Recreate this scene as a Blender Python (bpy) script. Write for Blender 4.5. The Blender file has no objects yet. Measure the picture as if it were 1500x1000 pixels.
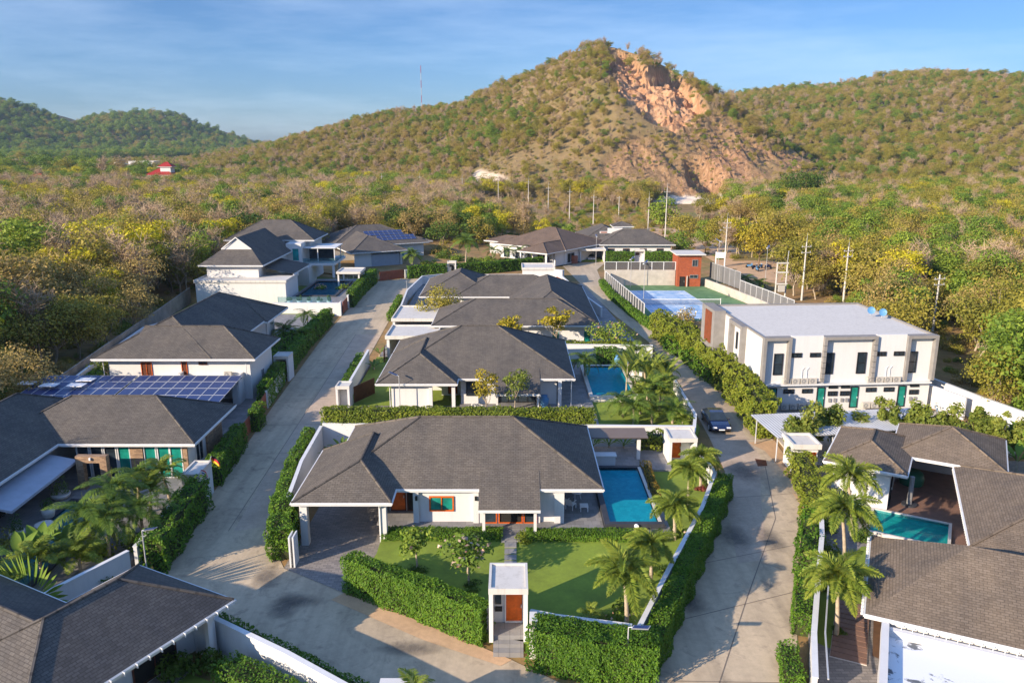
import bpy, math, random
import numpy as np
from mathutils import Vector, Matrix
SC = bpy.context.scene
COL = SC.collection
R = math.radians
rng = np.random.default_rng(7)

# ------------------------------------------------------------------ camera, sky, sun, exposure
HC, FPX, TILT = 27.0, 1167.0, math.atan(292 / 1167.0)
cam = bpy.data.cameras.new('camera')
cam.sensor_width = 36; cam.lens = 36 * FPX / 1500; cam.clip_end = 20000; cam.clip_start = .5
camo = bpy.data.objects.new('camera', cam); COL.objects.link(camo)
camo.location = (0, 0, HC); camo.rotation_euler = (R(90) - TILT, 0, 0)
SC.camera = camo
SUN_EL, SUN_H = R(20.5), (-.8, -.6)
W = bpy.data.worlds.new('World'); SC.world = W; W.use_nodes = True
wn, wl = W.node_tree.nodes, W.node_tree.links
wn.clear()
sky = wn.new('ShaderNodeTexSky'); sky.sky_type = 'NISHITA'; sky.sun_disc = False
sky.sun_elevation = SUN_EL; sky.sun_rotation = math.atan2(SUN_H[0], SUN_H[1]) % (2 * math.pi)
sky.altitude = 0; sky.air_density = 1.0; sky.dust_density = 0.6; sky.ozone_density = 2.5
tcw = wn.new('ShaderNodeTexCoord'); mpw = wn.new('ShaderNodeMapping'); mpw.inputs['Scale'].default_value = (1.2, 2.0, 9.0)
mpw.inputs['Rotation'].default_value = (.1, .25, .3)
nzw = wn.new('ShaderNodeTexNoise'); nzw.inputs['Scale'].default_value = 1.6; nzw.inputs['Detail'].default_value = 7; nzw.inputs['Roughness'].default_value = .62
rpw = wn.new('ShaderNodeValToRGB'); rpw.color_ramp.elements[0].position = .44; rpw.color_ramp.elements[1].position = .80
rpw.color_ramp.elements[0].color = (0, 0, 0, 1); rpw.color_ramp.elements[1].color = (.26, .26, .26, 1)
mxw = wn.new('ShaderNodeMix'); mxw.data_type = 'RGBA'; mxw.inputs['B'].default_value = (4.6, 5.3, 6.2, 1)
bgw = wn.new('ShaderNodeBackground'); bgw.inputs['Strength'].default_value = .15
ouw = wn.new('ShaderNodeOutputWorld')
wl.new(tcw.outputs['Generated'], mpw.inputs['Vector']); wl.new(mpw.outputs[0], nzw.inputs['Vector'])
wl.new(nzw.outputs['Fac'], rpw.inputs['Fac']); wl.new(rpw.outputs['Color'], mxw.inputs['Factor'])
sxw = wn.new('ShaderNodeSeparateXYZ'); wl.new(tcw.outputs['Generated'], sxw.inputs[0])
tnw = wn.new('ShaderNodeValToRGB'); wl.new(sxw.outputs['Z'], tnw.inputs['Fac'])   # blue sky tint, dimmed low down and brightened overhead as added fill light
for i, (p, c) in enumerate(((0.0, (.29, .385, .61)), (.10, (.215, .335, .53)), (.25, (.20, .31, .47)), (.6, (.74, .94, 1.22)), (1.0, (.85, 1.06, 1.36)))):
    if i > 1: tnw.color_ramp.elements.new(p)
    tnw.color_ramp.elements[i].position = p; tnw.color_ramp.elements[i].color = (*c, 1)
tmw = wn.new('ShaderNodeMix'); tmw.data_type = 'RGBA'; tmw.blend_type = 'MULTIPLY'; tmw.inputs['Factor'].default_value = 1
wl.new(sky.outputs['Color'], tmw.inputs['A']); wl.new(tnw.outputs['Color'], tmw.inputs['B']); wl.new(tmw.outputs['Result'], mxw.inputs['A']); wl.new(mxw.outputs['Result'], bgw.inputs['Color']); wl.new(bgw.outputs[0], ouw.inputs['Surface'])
sl = bpy.data.lights.new('sun', 'SUN'); sl.energy = 4.8; sl.angle = R(.5); sl.color = (1, .83, .635)
so = bpy.data.objects.new('sun', sl); COL.objects.link(so); so.location = (-80, -60, 90)
so.rotation_euler = Vector((-SUN_H[0] * math.cos(SUN_EL), -SUN_H[1] * math.cos(SUN_EL), -math.sin(SUN_EL))).to_track_quat('-Z', 'Y').to_euler()
SC.view_settings.view_transform = 'Standard'; SC.view_settings.look = 'None'
SC.view_settings.exposure = 0.9; SC.view_settings.gamma = 1
SC.cycles.use_denoising = True
SC.cycles.max_bounces = 6; SC.cycles.diffuse_bounces = 3; SC.cycles.glossy_bounces = 3; SC.cycles.transparent_max_bounces = 8
SC.cycles.transmission_bounces = 4; SC.cycles.caustics_reflective = False; SC.cycles.caustics_refractive = False

# ------------------------------------------------------------------ helpers
CT, ST = math.cos(TILT), math.sin(TILT)
def G(px, py, z=0.0):
    """world point at height z seen at photo pixel (px, py)"""
    a, b = (px - 750) / FPX, (py - 500) / FPX
    t = (z - HC) / (-ST - b * CT)
    return (a * t, (CT - b * ST) * t, z)
def GX(pts, z=0.0): return [G(p[0], p[1], z) for p in pts]
def proj(x, y, z):
    zc = y * CT - (z - HC) * ST; u = y * ST + (z - HC) * CT
    return 750 + FPX * x / zc, 500 - FPX * u / zc
def atY(px, py, y):
    a, b = (px - 750) / FPX, (py - 500) / FPX
    t = y / (CT - b * ST)
    return (a * t, y, HC + t * (-ST - b * CT))

ORG = {}
def tag(o, label, cat, group=None, kind=None):
    if label: o['label'] = label
    if cat: o['category'] = cat
    if group: o['group'] = group
    if kind: o['kind'] = kind
    return o
def thing(name, label, cat, loc=(0, 0, 0), group=None, rot=0.0, local=False):
    o = bpy.data.objects.new(name, None); COL.objects.link(o)
    o.location = loc; o.rotation_euler = (0, 0, rot); o.empty_display_size = .3
    ORG[o.name] = (0, 0, 0) if local else tuple(loc)
    return tag(o, label, cat, group)
def link(name, me, parent=None):
    o = bpy.data.objects.new(name, me); COL.objects.link(o)
    if parent is not None:
        o.parent = parent; ORG[o.name] = ORG.get(parent.name, (0, 0, 0))
    return o

class MB:
    """collects faces with uv in metres; build() links them as one mesh object"""
    def __init__(s): s.v = []; s.f = []; s.uv = []; s.m = []; s.sm = []
    def face(s, pts, m=0, uv=None, smooth=False):
        i = len(s.v); s.v += [tuple(p) for p in pts]; s.f.append(tuple(range(i, i + len(pts))))
        if uv is None:
            a = Vector(pts[0]); b = Vector(pts[1]); c = Vector(pts[-1])
            ux = (b - a).normalized() if (b - a).length > 1e-6 else Vector((1, 0, 0))
            n = ux.cross(c - a); n = n.normalized() if n.length > 1e-9 else Vector((0, 0, 1)); uy = n.cross(ux)
            uv = [((Vector(p) - a).dot(ux), (Vector(p) - a).dot(uy)) for p in pts]
        s.uv.append(uv); s.m.append(m); s.sm.append(smooth)
        return s
    def box(s, x0, y0, z0, x1, y1, z1, m=0, bottom=True):
        x0, x1 = min(x0, x1), max(x0, x1); y0, y1 = min(y0, y1), max(y0, y1)
        s.face([(x0, y0, z1), (x1, y0, z1), (x1, y1, z1), (x0, y1, z1)], m)
        if bottom: s.face([(x0, y1, z0), (x1, y1, z0), (x1, y0, z0), (x0, y0, z0)], m)
        s.face([(x0, y0, z0), (x1, y0, z0), (x1, y0, z1), (x0, y0, z1)], m)
        s.face([(x1, y0, z0), (x1, y1, z0), (x1, y1, z1), (x1, y0, z1)], m)
        s.face([(x1, y1, z0), (x0, y1, z0), (x0, y1, z1), (x1, y1, z1)], m)
        s.face([(x0, y1, z0), (x0, y0, z0), (x0, y0, z1), (x0, y1, z1)], m)
        return s
    def obox(s, p, q, w, z0, z1, m=0):
        """a straight wall of width w from p to q"""
        p = Vector((p[0], p[1])); q = Vector((q[0], q[1])); d = (q - p).normalized(); n = Vector((-d.y, d.x)) * w / 2
        return s.prism([p - n, q - n, q + n, p + n], z0, z1, m)
    def prism(s, poly, z0, z1, m=0, mtop=None):
        P = [(p[0], p[1]) for p in poly]
        a = sum(P[i][0] * P[(i + 1) % len(P)][1] - P[(i + 1) % len(P)][0] * P[i][1] for i in range(len(P)))
        if a < 0: P = P[::-1]
        n = len(P)
        s.face([(x, y, z1) for x, y in P], m if mtop is None else mtop, uv=[(x, y) for x, y in P]); s.face([(x, y, z0) for x, y in P[::-1]], m)
        for i in range(n):
            (x0, y0), (x1, y1) = P[i], P[(i + 1) % n]
            s.face([(x0, y0, z0), (x1, y1, z0), (x1, y1, z1), (x0, y0, z1)], m)
        return s
    def cyl(s, p0, p1, r0, r1=None, n=8, m=0, caps=True, smooth=True):
        r1 = r0 if r1 is None else r1
        p0, p1 = Vector(p0), Vector(p1); d = (p1 - p0).normalized()
        a = d.orthogonal().normalized(); b = d.cross(a)
        c0 = [p0 + r0 * (math.cos(2 * math.pi * i / n) * a + math.sin(2 * math.pi * i / n) * b) for i in range(n)]
        c1 = [p1 + r1 * (math.cos(2 * math.pi * i / n) * a + math.sin(2 * math.pi * i / n) * b) for i in range(n)]
        i0 = len(s.v); s.v += [tuple(p) for p in c0 + c1]
        for i in range(n):
            j = (i + 1) % n
            s.f.append((i0 + i, i0 + j, i0 + n + j, i0 + n + i)); s.uv.append([(i / n, 0), ((i + 1) / n, 0), ((i + 1) / n, 1), (i / n, 1)]); s.m.append(m); s.sm.append(smooth)
        if caps:
            s.face([tuple(p) for p in c1], m); s.face([tuple(p) for p in c0[::-1]], m)
        return s
    def tube(s, pts, r0, r1=None, n=6, m=0):
        r1 = r0 if r1 is None else r1; k = len(pts) - 1
        for i in range(k):
            s.cyl(pts[i], pts[i + 1], r0 + (r1 - r0) * i / k, r0 + (r1 - r0) * (i + 1) / k, n, m, caps=(i in (0, k - 1)))
        return s
    def lathe(s, c, prof, n=12, m=0):
        """prof: (radius, z) from bottom to top"""
        i0 = len(s.v)
        for r, z in prof:
            s.v += [(c[0] + r * math.cos(2 * math.pi * i / n), c[1] + r * math.sin(2 * math.pi * i / n), c[2] + z) for i in range(n)]
        for k in range(len(prof) - 1):
            for i in range(n):
                j = (i + 1) % n
                s.f.append((i0 + k * n + i, i0 + k * n + j, i0 + (k + 1) * n + j, i0 + (k + 1) * n + i))
                s.uv.append([(i / n, k), (j / n, k), (j / n, k + 1), (i / n, k + 1)]); s.m.append(m); s.sm.append(True)
        s.f.append(tuple(i0 + (len(prof) - 1) * n + i for i in range(n))); s.uv.append([(0, 0)] * n); s.m.append(m); s.sm.append(False)
        return s
    def mesh(s, name, mats, org=(0, 0, 0)):
        me = bpy.data.meshes.new(name)
        v = np.array(s.v, dtype=float).reshape(-1, 3) - np.array(org)
        me.from_pydata(v.tolist(), [], s.f)
        for mm in (mats if isinstance(mats, (list, tuple)) else [mats]): me.materials.append(mm)
        me.polygons.foreach_set('material_index', s.m); me.polygons.foreach_set('use_smooth', s.sm)
        ul = me.uv_layers.new(name='UVMap')
        ul.data.foreach_set('uv', [c for u in s.uv for p in u for c in p])
        me.update(); return me
    def build(s, name, mats, parent=None, label=None, cat=None, group=None, kind=None):
        org = ORG.get(parent.name, (0, 0, 0)) if parent is not None else (0, 0, 0)
        if parent is None and s.v:
            a = np.array(s.v); org = (float(a[:, 0].mean()), float(a[:, 1].mean()), float(a[:, 2].min()))
        o = link(name, s.mesh(name, mats, org), parent)
        if parent is None: o.location = org; ORG[o.name] = org
        return tag(o, label, cat, group, kind)

def np_mesh(name, verts, quads, mats, midx=None, smooth=False):
    me = bpy.data.meshes.new(name)
    verts = np.asarray(verts, dtype=np.float32); quads = np.asarray(quads, dtype=np.int32)
    k = quads.shape[1]
    me.vertices.add(len(verts)); me.vertices.foreach_set('co', verts.ravel())
    me.loops.add(quads.size); me.loops.foreach_set('vertex_index', quads.ravel())
    me.polygons.add(len(quads)); me.polygons.foreach_set('loop_start', np.arange(0, quads.size, k, dtype=np.int32))
    me.polygons.foreach_set('loop_total', np.full(len(quads), k, dtype=np.int32))
    for mm in (mats if isinstance(mats, (list, tuple)) else [mats]): me.materials.append(mm)
    if midx is not None: me.polygons.foreach_set('material_index', np.asarray(midx, dtype=np.int32))
    if smooth: me.polygons.foreach_set('use_smooth', np.ones(len(quads), dtype=bool))
    me.update(calc_edges=True); me.validate(); return me

# ------------------------------------------------------------------ materials
def lin(c):
    c = c / 255.0
    return c / 12.92 if c <= .04045 else ((c + .055) / 1.055) ** 2.4
def C(r, g, b): return (lin(r), lin(g), lin(b), 1)
def nodes(name):
    m = bpy.data.materials.new(name); m.use_nodes = True
    n = m.node_tree.nodes; return m, n, m.node_tree.links, n['Principled BSDF']
def ramp(n, l, src, stops):
    r = n.new('ShaderNodeValToRGB'); e = r.color_ramp.elements
    while len(e) < len(stops): e.new(.5)
    for i, (p, c) in enumerate(stops): e[i].position = p; e[i].color = c if len(c) == 4 else (*c, 1)
    l.new(src, r.inputs['Fac']); return r.outputs['Color']
def noise(n, l, scale, detail=4, rough=.55, coord='Object', vec=None, dist=0, sc=None):
    if vec is None:
        t = n.new('ShaderNodeTexCoord'); vec = t.outputs[coord]
    if sc:
        mp = n.new('ShaderNodeMapping'); mp.inputs['Scale'].default_value = sc; l.new(vec, mp.inputs['Vector']); vec = mp.outputs[0]
    z = n.new('ShaderNodeTexNoise'); z.inputs['Scale'].default_value = scale; z.inputs['Detail'].default_value = detail
    z.inputs['Roughness'].default_value = rough; z.inputs['Distortion'].default_value = dist
    l.new(vec, z.inputs['Vector']); return z.outputs['Fac']
def mix(n, l, fac, a, b, mode='MIX'):
    x = n.new('ShaderNodeMix'); x.data_type = 'RGBA'; x.blend_type = mode
    for s, v in (('Factor', fac), ('A', a), ('B', b)):
        if isinstance(v, (int, float)): x.inputs[s].default_value = v
        elif isinstance(v, tuple): x.inputs[s].default_value = v
        else: l.new(v, x.inputs[s])
    return x.outputs['Result']
def bump(n, l, bs, h, strength=.3, dist=.02):
    b = n.new('ShaderNodeBump'); b.inputs['Strength'].default_value = strength; b.inputs['Distance'].default_value = dist
    l.new(h, b.inputs['Height']); l.new(b.outputs[0], bs.inputs['Normal'])
def plain(name, c, rough=.6, var=.12, scale=1.5, spec=.3, metal=0, bumpy=0, c2=None):
    m, n, l, b = nodes(name)
    f = noise(n, l, scale, 5, .6)
    lo = tuple(max(0, x * (1 - var)) for x in c[:3]) + (1,); hi = tuple(min(1, x * (1 + var)) for x in c[:3]) + (1,)
    if c2: hi = c2
    l.new(ramp(n, l, f, [(.3, lo), (.7, hi)]), b.inputs['Base Color'])
    b.inputs['Roughness'].default_value = rough; b.inputs['Specular IOR Level'].default_value = spec; b.inputs['Metallic'].default_value = metal
    if bumpy: bump(n, l, b, noise(n, l, scale * 12, 3), bumpy)
    return m
def shingle(name, c, c2, row=.165):
    m, n, l, b = nodes(name)
    t = n.new('ShaderNodeTexCoord')
    br = n.new('ShaderNodeTexBrick'); br.inputs['Scale'].default_value = 1; br.inputs['Brick Width'].default_value = .36; br.inputs['Row Height'].default_value = row
    br.inputs['Mortar Size'].default_value = .018; br.inputs['Mortar Smooth'].default_value = .3; br.inputs['Bias'].default_value = 0
    br.inputs['Color1'].default_value = c; br.inputs['Color2'].default_value = c2
    br.inputs['Mortar'].default_value = tuple(x * .70 for x in c[:3]) + (1,)
    l.new(t.outputs['UV'], br.inputs['Vector'])
    big = noise(n, l, .35, 5, .6)
    col = mix(n, l, .8, br.outputs['Color'], ramp(n, l, big, [(.3, (.72, .72, .74)), (.7, (1.15, 1.1, 1.04))]), 'MULTIPLY')
    fine = noise(n, l, 9, 3, .7, vec=t.outputs['UV'])
    col = mix(n, l, .7, col, ramp(n, l, fine, [(.25, (.7, .7, .7)), (.75, (1.25, 1.25, 1.25))]), 'MULTIPLY')
    st = noise(n, l, .9, 4, .6, vec=t.outputs['UV'], sc=(1.6, .12, 1))
    col = mix(n, l, .6, col, ramp(n, l, st, [(.35, (.82, .82, .84)), (.7, (1.12, 1.1, 1.06))]), 'MULTIPLY')
    l.new(col, b.inputs['Base Color']); b.inputs['Roughness'].default_value = .9; b.inputs['Specular IOR Level'].default_value = .15
    bump(n, l, b, br.outputs['Fac'], .5, -.012)
    return m
def leafmat(name, cols, rough=.6, trans=.32, obj=.6, brown=None):
    """cols: ramp of leaf colours; picked by leaf and by plant"""
    m, n, l, b = nodes(name)
    g = n.new('ShaderNodeNewGeometry'); oi = n.new('ShaderNodeObjectInfo')
    a = n.new('ShaderNodeMath'); a.operation = 'MULTIPLY'; a.inputs[1].default_value = obj; l.new(oi.outputs['Random'], a.inputs[0])
    a2 = n.new('ShaderNodeMath'); a2.operation = 'MULTIPLY_ADD'; a2.inputs[1].default_value = 1 - obj; l.new(g.outputs['Random Per Island'], a2.inputs[0]); l.new(a.outputs[0], a2.inputs[2])
    k = len(cols)
    col = ramp(n, l, a2.outputs[0], [(i / (k - 1), c) for i, c in enumerate(cols)])
    v = noise(n, l, .45, 4, .65)
    col = mix(n, l, .8, col, ramp(n, l, v, [(.3, (.6, .66, .6)), (.7, (1.3, 1.2, 1.1))]), 'MULTIPLY')
    l.new(col, b.inputs['Base Color']); b.inputs['Roughness'].default_value = rough; b.inputs['Specular IOR Level'].default_value = .25
    tr = n.new('ShaderNodeBsdfTranslucent'); l.new(col, tr.inputs['Color'])
    ms = n.new('ShaderNodeMixShader'); ms.inputs[0].default_value = trans
    l.new(b.outputs[0], ms.inputs[1]); l.new(tr.outputs[0], ms.inputs[2])
    l.new(ms.outputs[0], n['Material Output'].inputs['Surface'])
    return m
def glassy(name, c, rough=.08, spec=.6):
    m, n, l, b = nodes(name)
    f = noise(n, l, 1.2, 2)
    l.new(ramp(n, l, f, [(.35, tuple(x * .6 for x in c[:3])), (.65, c)]), b.inputs['Base Color'])
    b.inputs['Roughness'].default_value = rough; b.inputs['Specular IOR Level'].default_value = spec
    return m

M = {}
def white(name, c, stain=.16):
    m, n, l, b = nodes(name)
    f = noise(n, l, .5, 6, .65); s = noise(n, l, 1.0, 5, .7, sc=(2.5, 2.5, .25))
    col = mix(n, l, stain, c, ramp(n, l, f, [(.3, tuple(x * .78 for x in c[:3])), (.62, c)]))
    col = mix(n, l, stain, col, ramp(n, l, s, [(.28, (c[0] * .6, c[1] * .59, c[2] * .55)), (.5, c)]))
    l.new(col, b.inputs['Base Color']); b.inputs['Roughness'].default_value = .75; b.inputs['Specular IOR Level'].default_value = .2
    bump(n, l, b, noise(n, l, 6, 4), .08)
    return m
M['white'] = white('white_render', (.63, .62, .605, 1))
M['whiteroof'] = white('white_roof_paint', (.60, .57, .52, 1), .55)
M['fascia'] = plain('white_fascia', (.64, .64, .63, 1), .5, .06)
M['grey'] = plain('grey_render', (.235, .22, .205, 1), .8, .14, 1.2)
M['conc'] = plain('bare_concrete', (.46, .42, .36, 1), .85, .16, .8, bumpy=.15)
M['concblock'] = plain('concrete_panel', (.25, .22, .18, 1), .9, .3, .6, bumpy=.2)
M['shing'] = shingle('grey_shingle', (.122, .108, .092, 1), (.160, .143, .123, 1))
M['shing_d'] = shingle('charcoal_shingle', (.112, .102, .092, 1), (.148, .136, .123, 1))
M['shing_m'] = shingle('weathered_shingle', (.114, .103, .091, 1), (.150, .137, .121, 1))
M['shing_b'] = shingle('brown_shingle', (.150, .110, .086, 1), (.185, .138, .108, 1))
M['shing_t'] = shingle('taupe_shingle', (.165, .132, .100, 1), (.215, .174, .134, 1))
M['soffit'] = plain('soffit_board', (.5, .46, .4, 1), .7)
M['rust'] = plain('rust_panel', C(122, 66, 40), .6, .2, 2)
M['wood'] = plain('orange_wood', C(196, 92, 28), .45, .25, 3)
M['dwood'] = plain('dark_wood', C(92, 52, 34), .55, .3, 3)
M['gate'] = plain('red_brown_slats', C(150, 82, 58), .6, .2, 2)
M['brick'] = plain('red_brick', C(150, 78, 50), .8, .2, 3)
M['stone'] = plain('pale_stone', C(170, 140, 110), .85, .45, 3.5, bumpy=.4)
M['dark'] = plain('dark_interior', (.02, .018, .016, 1), .8)
M['black'] = plain('black_metal', (.02, .02, .022, 1), .4)
M['metal'] = plain('pale_metal', (.55, .56, .57, 1), .4, .1, 1, .5, .3)
M['pole'] = plain('pole_concrete', (.52, .49, .44, 1), .8, .12, 1)
M['postm'] = plain('grey_post', (.40, .40, .40, 1), .6, .1)
M['glass'] = glassy('dark_glass', (.03, .045, .06, 1))
M['gglass'] = glassy('green_glass', (.015, .26, .20, 1), .15)
M['tglass'] = glassy('teal_glass', (.01, .30, .30, 1), .15)
M['lawn'] = None
M['bark'] = plain('bark', C(120, 100, 78), .9, .3, 4)
M['palebark'] = plain('pale_bark', C(165, 150, 128), .9, .25, 4)
M['soil'] = plain('soil', C(92, 66, 46), .95, .3, 2)
M['car'] = None
M['ac'] = plain('ac_casing', (.46, .43, .38, 1), .5, .08)
M['red'] = plain('red_tile', C(150, 40, 34), .7, .2, .6)
M['bluedish'] = plain('blue_paint', C(88, 138, 180), .5, .1)
M['white2'] = plain('white_paint', (.78, .78, .78, 1), .45, .05)
M['netgrey'] = plain('mesh_screen', (.24, .24, .24, 1), .8, .15)
M['tilewood'] = plain('terracotta_deck', C(124, 97, 84), .5, .2, 1.4)
M['cloth'] = plain('grey_awning', C(160, 165, 175), .8, .08)

def concrete_road():
    m, n, l, b = nodes('road_concrete')
    f = noise(n, l, .12, 6, .6); f2 = noise(n, l, 2.2, 6, .7); f3 = noise(n, l, .5, 5, .7, dist=1.5)
    tr = noise(n, l, .8, 4, .6, sc=(1.0, .06, 1))
    col = ramp(n, l, f, [(.3, C(176, 158, 132)), (.7, C(198, 178, 148))])
    col = mix(n, l, .7, col, ramp(n, l, f2, [(.25, (.72, .72, .73)), (.7, (1.1, 1.1, 1.09))]), 'MULTIPLY')
    col = mix(n, l, .9, col, ramp(n, l, f3, [(.28, (.55, .55, .58)), (.46, (1, 1, 1))]), 'MULTIPLY')
    col = mix(n, l, .65, col, ramp(n, l, tr, [(.35, (.7, .7, .71)), (.6, (1.05, 1.05, 1.05))]), 'MULTIPLY')
    l.new(col, b.inputs['Base Color']); b.inputs['Roughness'].default_value = .9
    bump(n, l, b, f2, .25); return m
M['road'] = concrete_road()
def patch(name, c, v=.25, s=1.2):
    m, n, l, b = nodes(name)
    f = noise(n, l, s, 6, .7); f2 = noise(n, l, s * 9, 3, .7)
    col = ramp(n, l, f, [(.3, tuple(x * (1 - v) for x in c[:3])), (.7, tuple(x * (1 + v * .6) for x in c[:3]))])
    col = mix(n, l, .6, col, ramp(n, l, f2, [(.25, (.75, .75, .75)), (.75, (1.15, 1.15, 1.15))]), 'MULTIPLY')
    l.new(col, b.inputs['Base Color']); b.inputs['Roughness'].default_value = .9
    bump(n, l, b, f2, .3); return m
M['road2'] = patch('road_old_concrete', C(180, 160, 138), .22, .5)
M['stain'] = patch('dark_stain', C(88, 78, 68), .4, 1.5)
M['joint'] = patch('joint_filler', C(124, 112, 98), .3, 1.5)
def wet():
    m, n, l, b = nodes('damp_stain'); b.inputs['Base Color'].default_value = (.10, .09, .08, 1); b.inputs['Roughness'].default_value = .7
    t = n.new('ShaderNodeBsdfTransparent'); ms = n.new('ShaderNodeMixShader'); tc = n.new('ShaderNodeTexCoord')
    g = n.new('ShaderNodeTexGradient'); g.gradient_type = 'SPHERICAL'; mp = n.new('ShaderNodeMapping'); mp.inputs['Location'].default_value = (-1, -1, 0); mp.inputs['Scale'].default_value = (2, 2, 1)
    l.new(tc.outputs['UV'], mp.inputs['Vector']); l.new(mp.outputs[0], g.inputs['Vector'])
    f = noise(n, l, .9, 7, .7, dist=1.2); a = n.new('ShaderNodeMath'); a.operation = 'MULTIPLY'; l.new(g.outputs['Fac'], a.inputs[0]); l.new(f, a.inputs[1])
    l.new(ramp(n, l, a.outputs[0], [(.10, (0, 0, 0)), (.40, (.5, .5, .5))]), ms.inputs[0]); l.new(t.outputs[0], ms.inputs[1]); l.new(b.outputs[0], ms.inputs[2]); l.new(ms.outputs[0], n['Material Output'].inputs['Surface']); return m
M['wet'] = wet()
M['grass'] = patch('lawn_grass', (.185, .25, .022, 1), .28, .5)
M['dirt'] = patch('dry_dirt', C(196, 160, 122), .25, .3)
M['sand'] = patch('pale_sand', C(215, 198, 178), .15, .2)
def tiles(name, c, c2, w, h, mort=.02, var=.5, mc=.55):
    m, n, l, b = nodes(name)
    t = n.new('ShaderNodeTexCoord'); br = n.new('ShaderNodeTexBrick'); br.inputs['Scale'].default_value = 1
    br.inputs['Brick Width'].default_value = w; br.inputs['Row Height'].default_value = h; br.inputs['Mortar Size'].default_value = mort
    br.inputs['Color1'].default_value = c; br.inputs['Color2'].default_value = c2; br.inputs['Mortar'].default_value = tuple(x * mc for x in c[:3]) + (1,)
    l.new(t.outputs['UV'], br.inputs['Vector'])
    col = mix(n, l, var, br.outputs['Color'], ramp(n, l, noise(n, l, .8, 6, .65), [(.3, (.65, .65, .67)), (.7, (1.15, 1.13, 1.1))]), 'MULTIPLY')
    l.new(col, b.inputs['Base Color']); b.inputs['Roughness'].default_value = .7; bump(n, l, b, br.outputs['Fac'], .3, -.006)
    return m
M['paver'] = tiles('grey_pavers', C(150, 142, 134), C(124, 118, 114), .45, .22)
M['terrace'] = tiles('terrace_tiles', C(140, 138, 136), C(118, 117, 117), .6, .6, .012)
M['pooltile'] = tiles('pool_tiles', C(62, 176, 186), C(46, 158, 172), .3, .3, .012, .2, .8)
M['pooltile_g'] = tiles('green_pool_tiles', C(60, 170, 150), C(48, 150, 135), .3, .3, .012, .2, .8)
M['shadetile'] = tiles('shade_darkened_tiles', C(18, 62, 82), C(14, 54, 74), .3, .3, .012, .2, .8)  # tile colour darkened to stand in for the house's shade on the terrace pool
M['coping'] = plain('dark_coping', C(58, 60, 66), .5, .2)
M['pcoping'] = plain('pale_coping', C(200, 194, 184), .6, .12)
M['brickwall'] = tiles('stacked_stone', C(168, 138, 108), C(120, 96, 76), .35, .12, .012)
M['courtblue'] = None
def water():
    m, n, l, b = nodes('pool_water')
    b.inputs['Base Color'].default_value = (0.0, .05, .08, 1); b.inputs['Roughness'].default_value = .04; b.inputs['Specular IOR Level'].default_value = .5
    t = n.new('ShaderNodeBsdfTransparent'); t.inputs['Color'].default_value = (.42, .90, .97, 1)
    ms = n.new('ShaderNodeMixShader'); ms.inputs[0].default_value = .14
    bump(n, l, b, noise(n, l, 2.5, 3, .5, dist=.6), .12, .05)
    l.new(t.outputs[0], ms.inputs[1]); l.new(b.outputs[0], ms.inputs[2]); l.new(ms.outputs[0], n['Material Output'].inputs['Surface'])
    return m
M['water'] = water()
def clearglass():
    m, n, l, b = nodes('clear_glass')
    b.inputs['Base Color'].default_value = (.1, .2, .22, 1); b.inputs['Roughness'].default_value = .05
    t = n.new('ShaderNodeBsdfTransparent'); t.inputs['Color'].default_value = (.85, .95, .97, 1)
    ms = n.new('ShaderNodeMixShader'); ms.inputs[0].default_value = .22
    l.new(t.outputs[0], ms.inputs[1]); l.new(b.outputs[0], ms.inputs[2]); l.new(ms.outputs[0], n['Material Output'].inputs['Surface'])
    return m
M['rail'] = clearglass()
def meshscreen():
    m, n, l, b = nodes('fence_mesh')
    b.inputs['Base Color'].default_value = (.10, .10, .105, 1); b.inputs['Roughness'].default_value = .7
    t = n.new('ShaderNodeBsdfTransparent'); ms = n.new('ShaderNodeMixShader'); ms.inputs[0].default_value = .6
    l.new(t.outputs[0], ms.inputs[1]); l.new(b.outputs[0], ms.inputs[2]); l.new(ms.outputs[0], n['Material Output'].inputs['Surface'])
    return m
M['screen'] = meshscreen()
def court(name, c, c2, th=.5):
    m, n, l, b = nodes(name)
    f = noise(n, l, .35, 7, .72, dist=1.0)
    l.new(ramp(n, l, f, [(th - .12, c), (th + .14, c2)]), b.inputs['Base Color']); b.inputs['Roughness'].default_value = .8; return m
M['courtblue'] = court('court_faded_blue', C(112, 158, 200), C(196, 210, 222))
M['courtgreen'] = court('court_green', C(72, 112, 66), C(104, 138, 92))
def corr(name, c, scale=5.0):
    m, n, l, b = nodes(name)
    t = n.new('ShaderNodeTexCoord'); w = n.new('ShaderNodeTexWave'); w.inputs['Scale'].default_value = scale; w.bands_direction = 'X'
    l.new(t.outputs['UV'], w.inputs['Vector'])
    f = noise(n, l, .7, 5)
    l.new(mix(n, l, .4, ramp(n, l, f, [(.3, tuple(x * .75 for x in c[:3])), (.7, c)]), ramp(n, l, w.outputs['Fac'], [(.0, tuple(x * .66 for x in c[:3])), (.35, c)])), b.inputs['Base Color'])
    b.inputs['Roughness'].default_value = .45; bump(n, l, b, w.outputs['Fac'], .8, .04); return m
M['corr'] = corr('corrugated_sheet', (.60, .60, .60, 1), 1.2)
M['corr_d'] = corr('grey_fence_sheet', (.19, .19, .19, 1), 1.6)
M['metalroof'] = corr('brown_metal_roof', C(128, 112, 100), 1.2)
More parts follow.
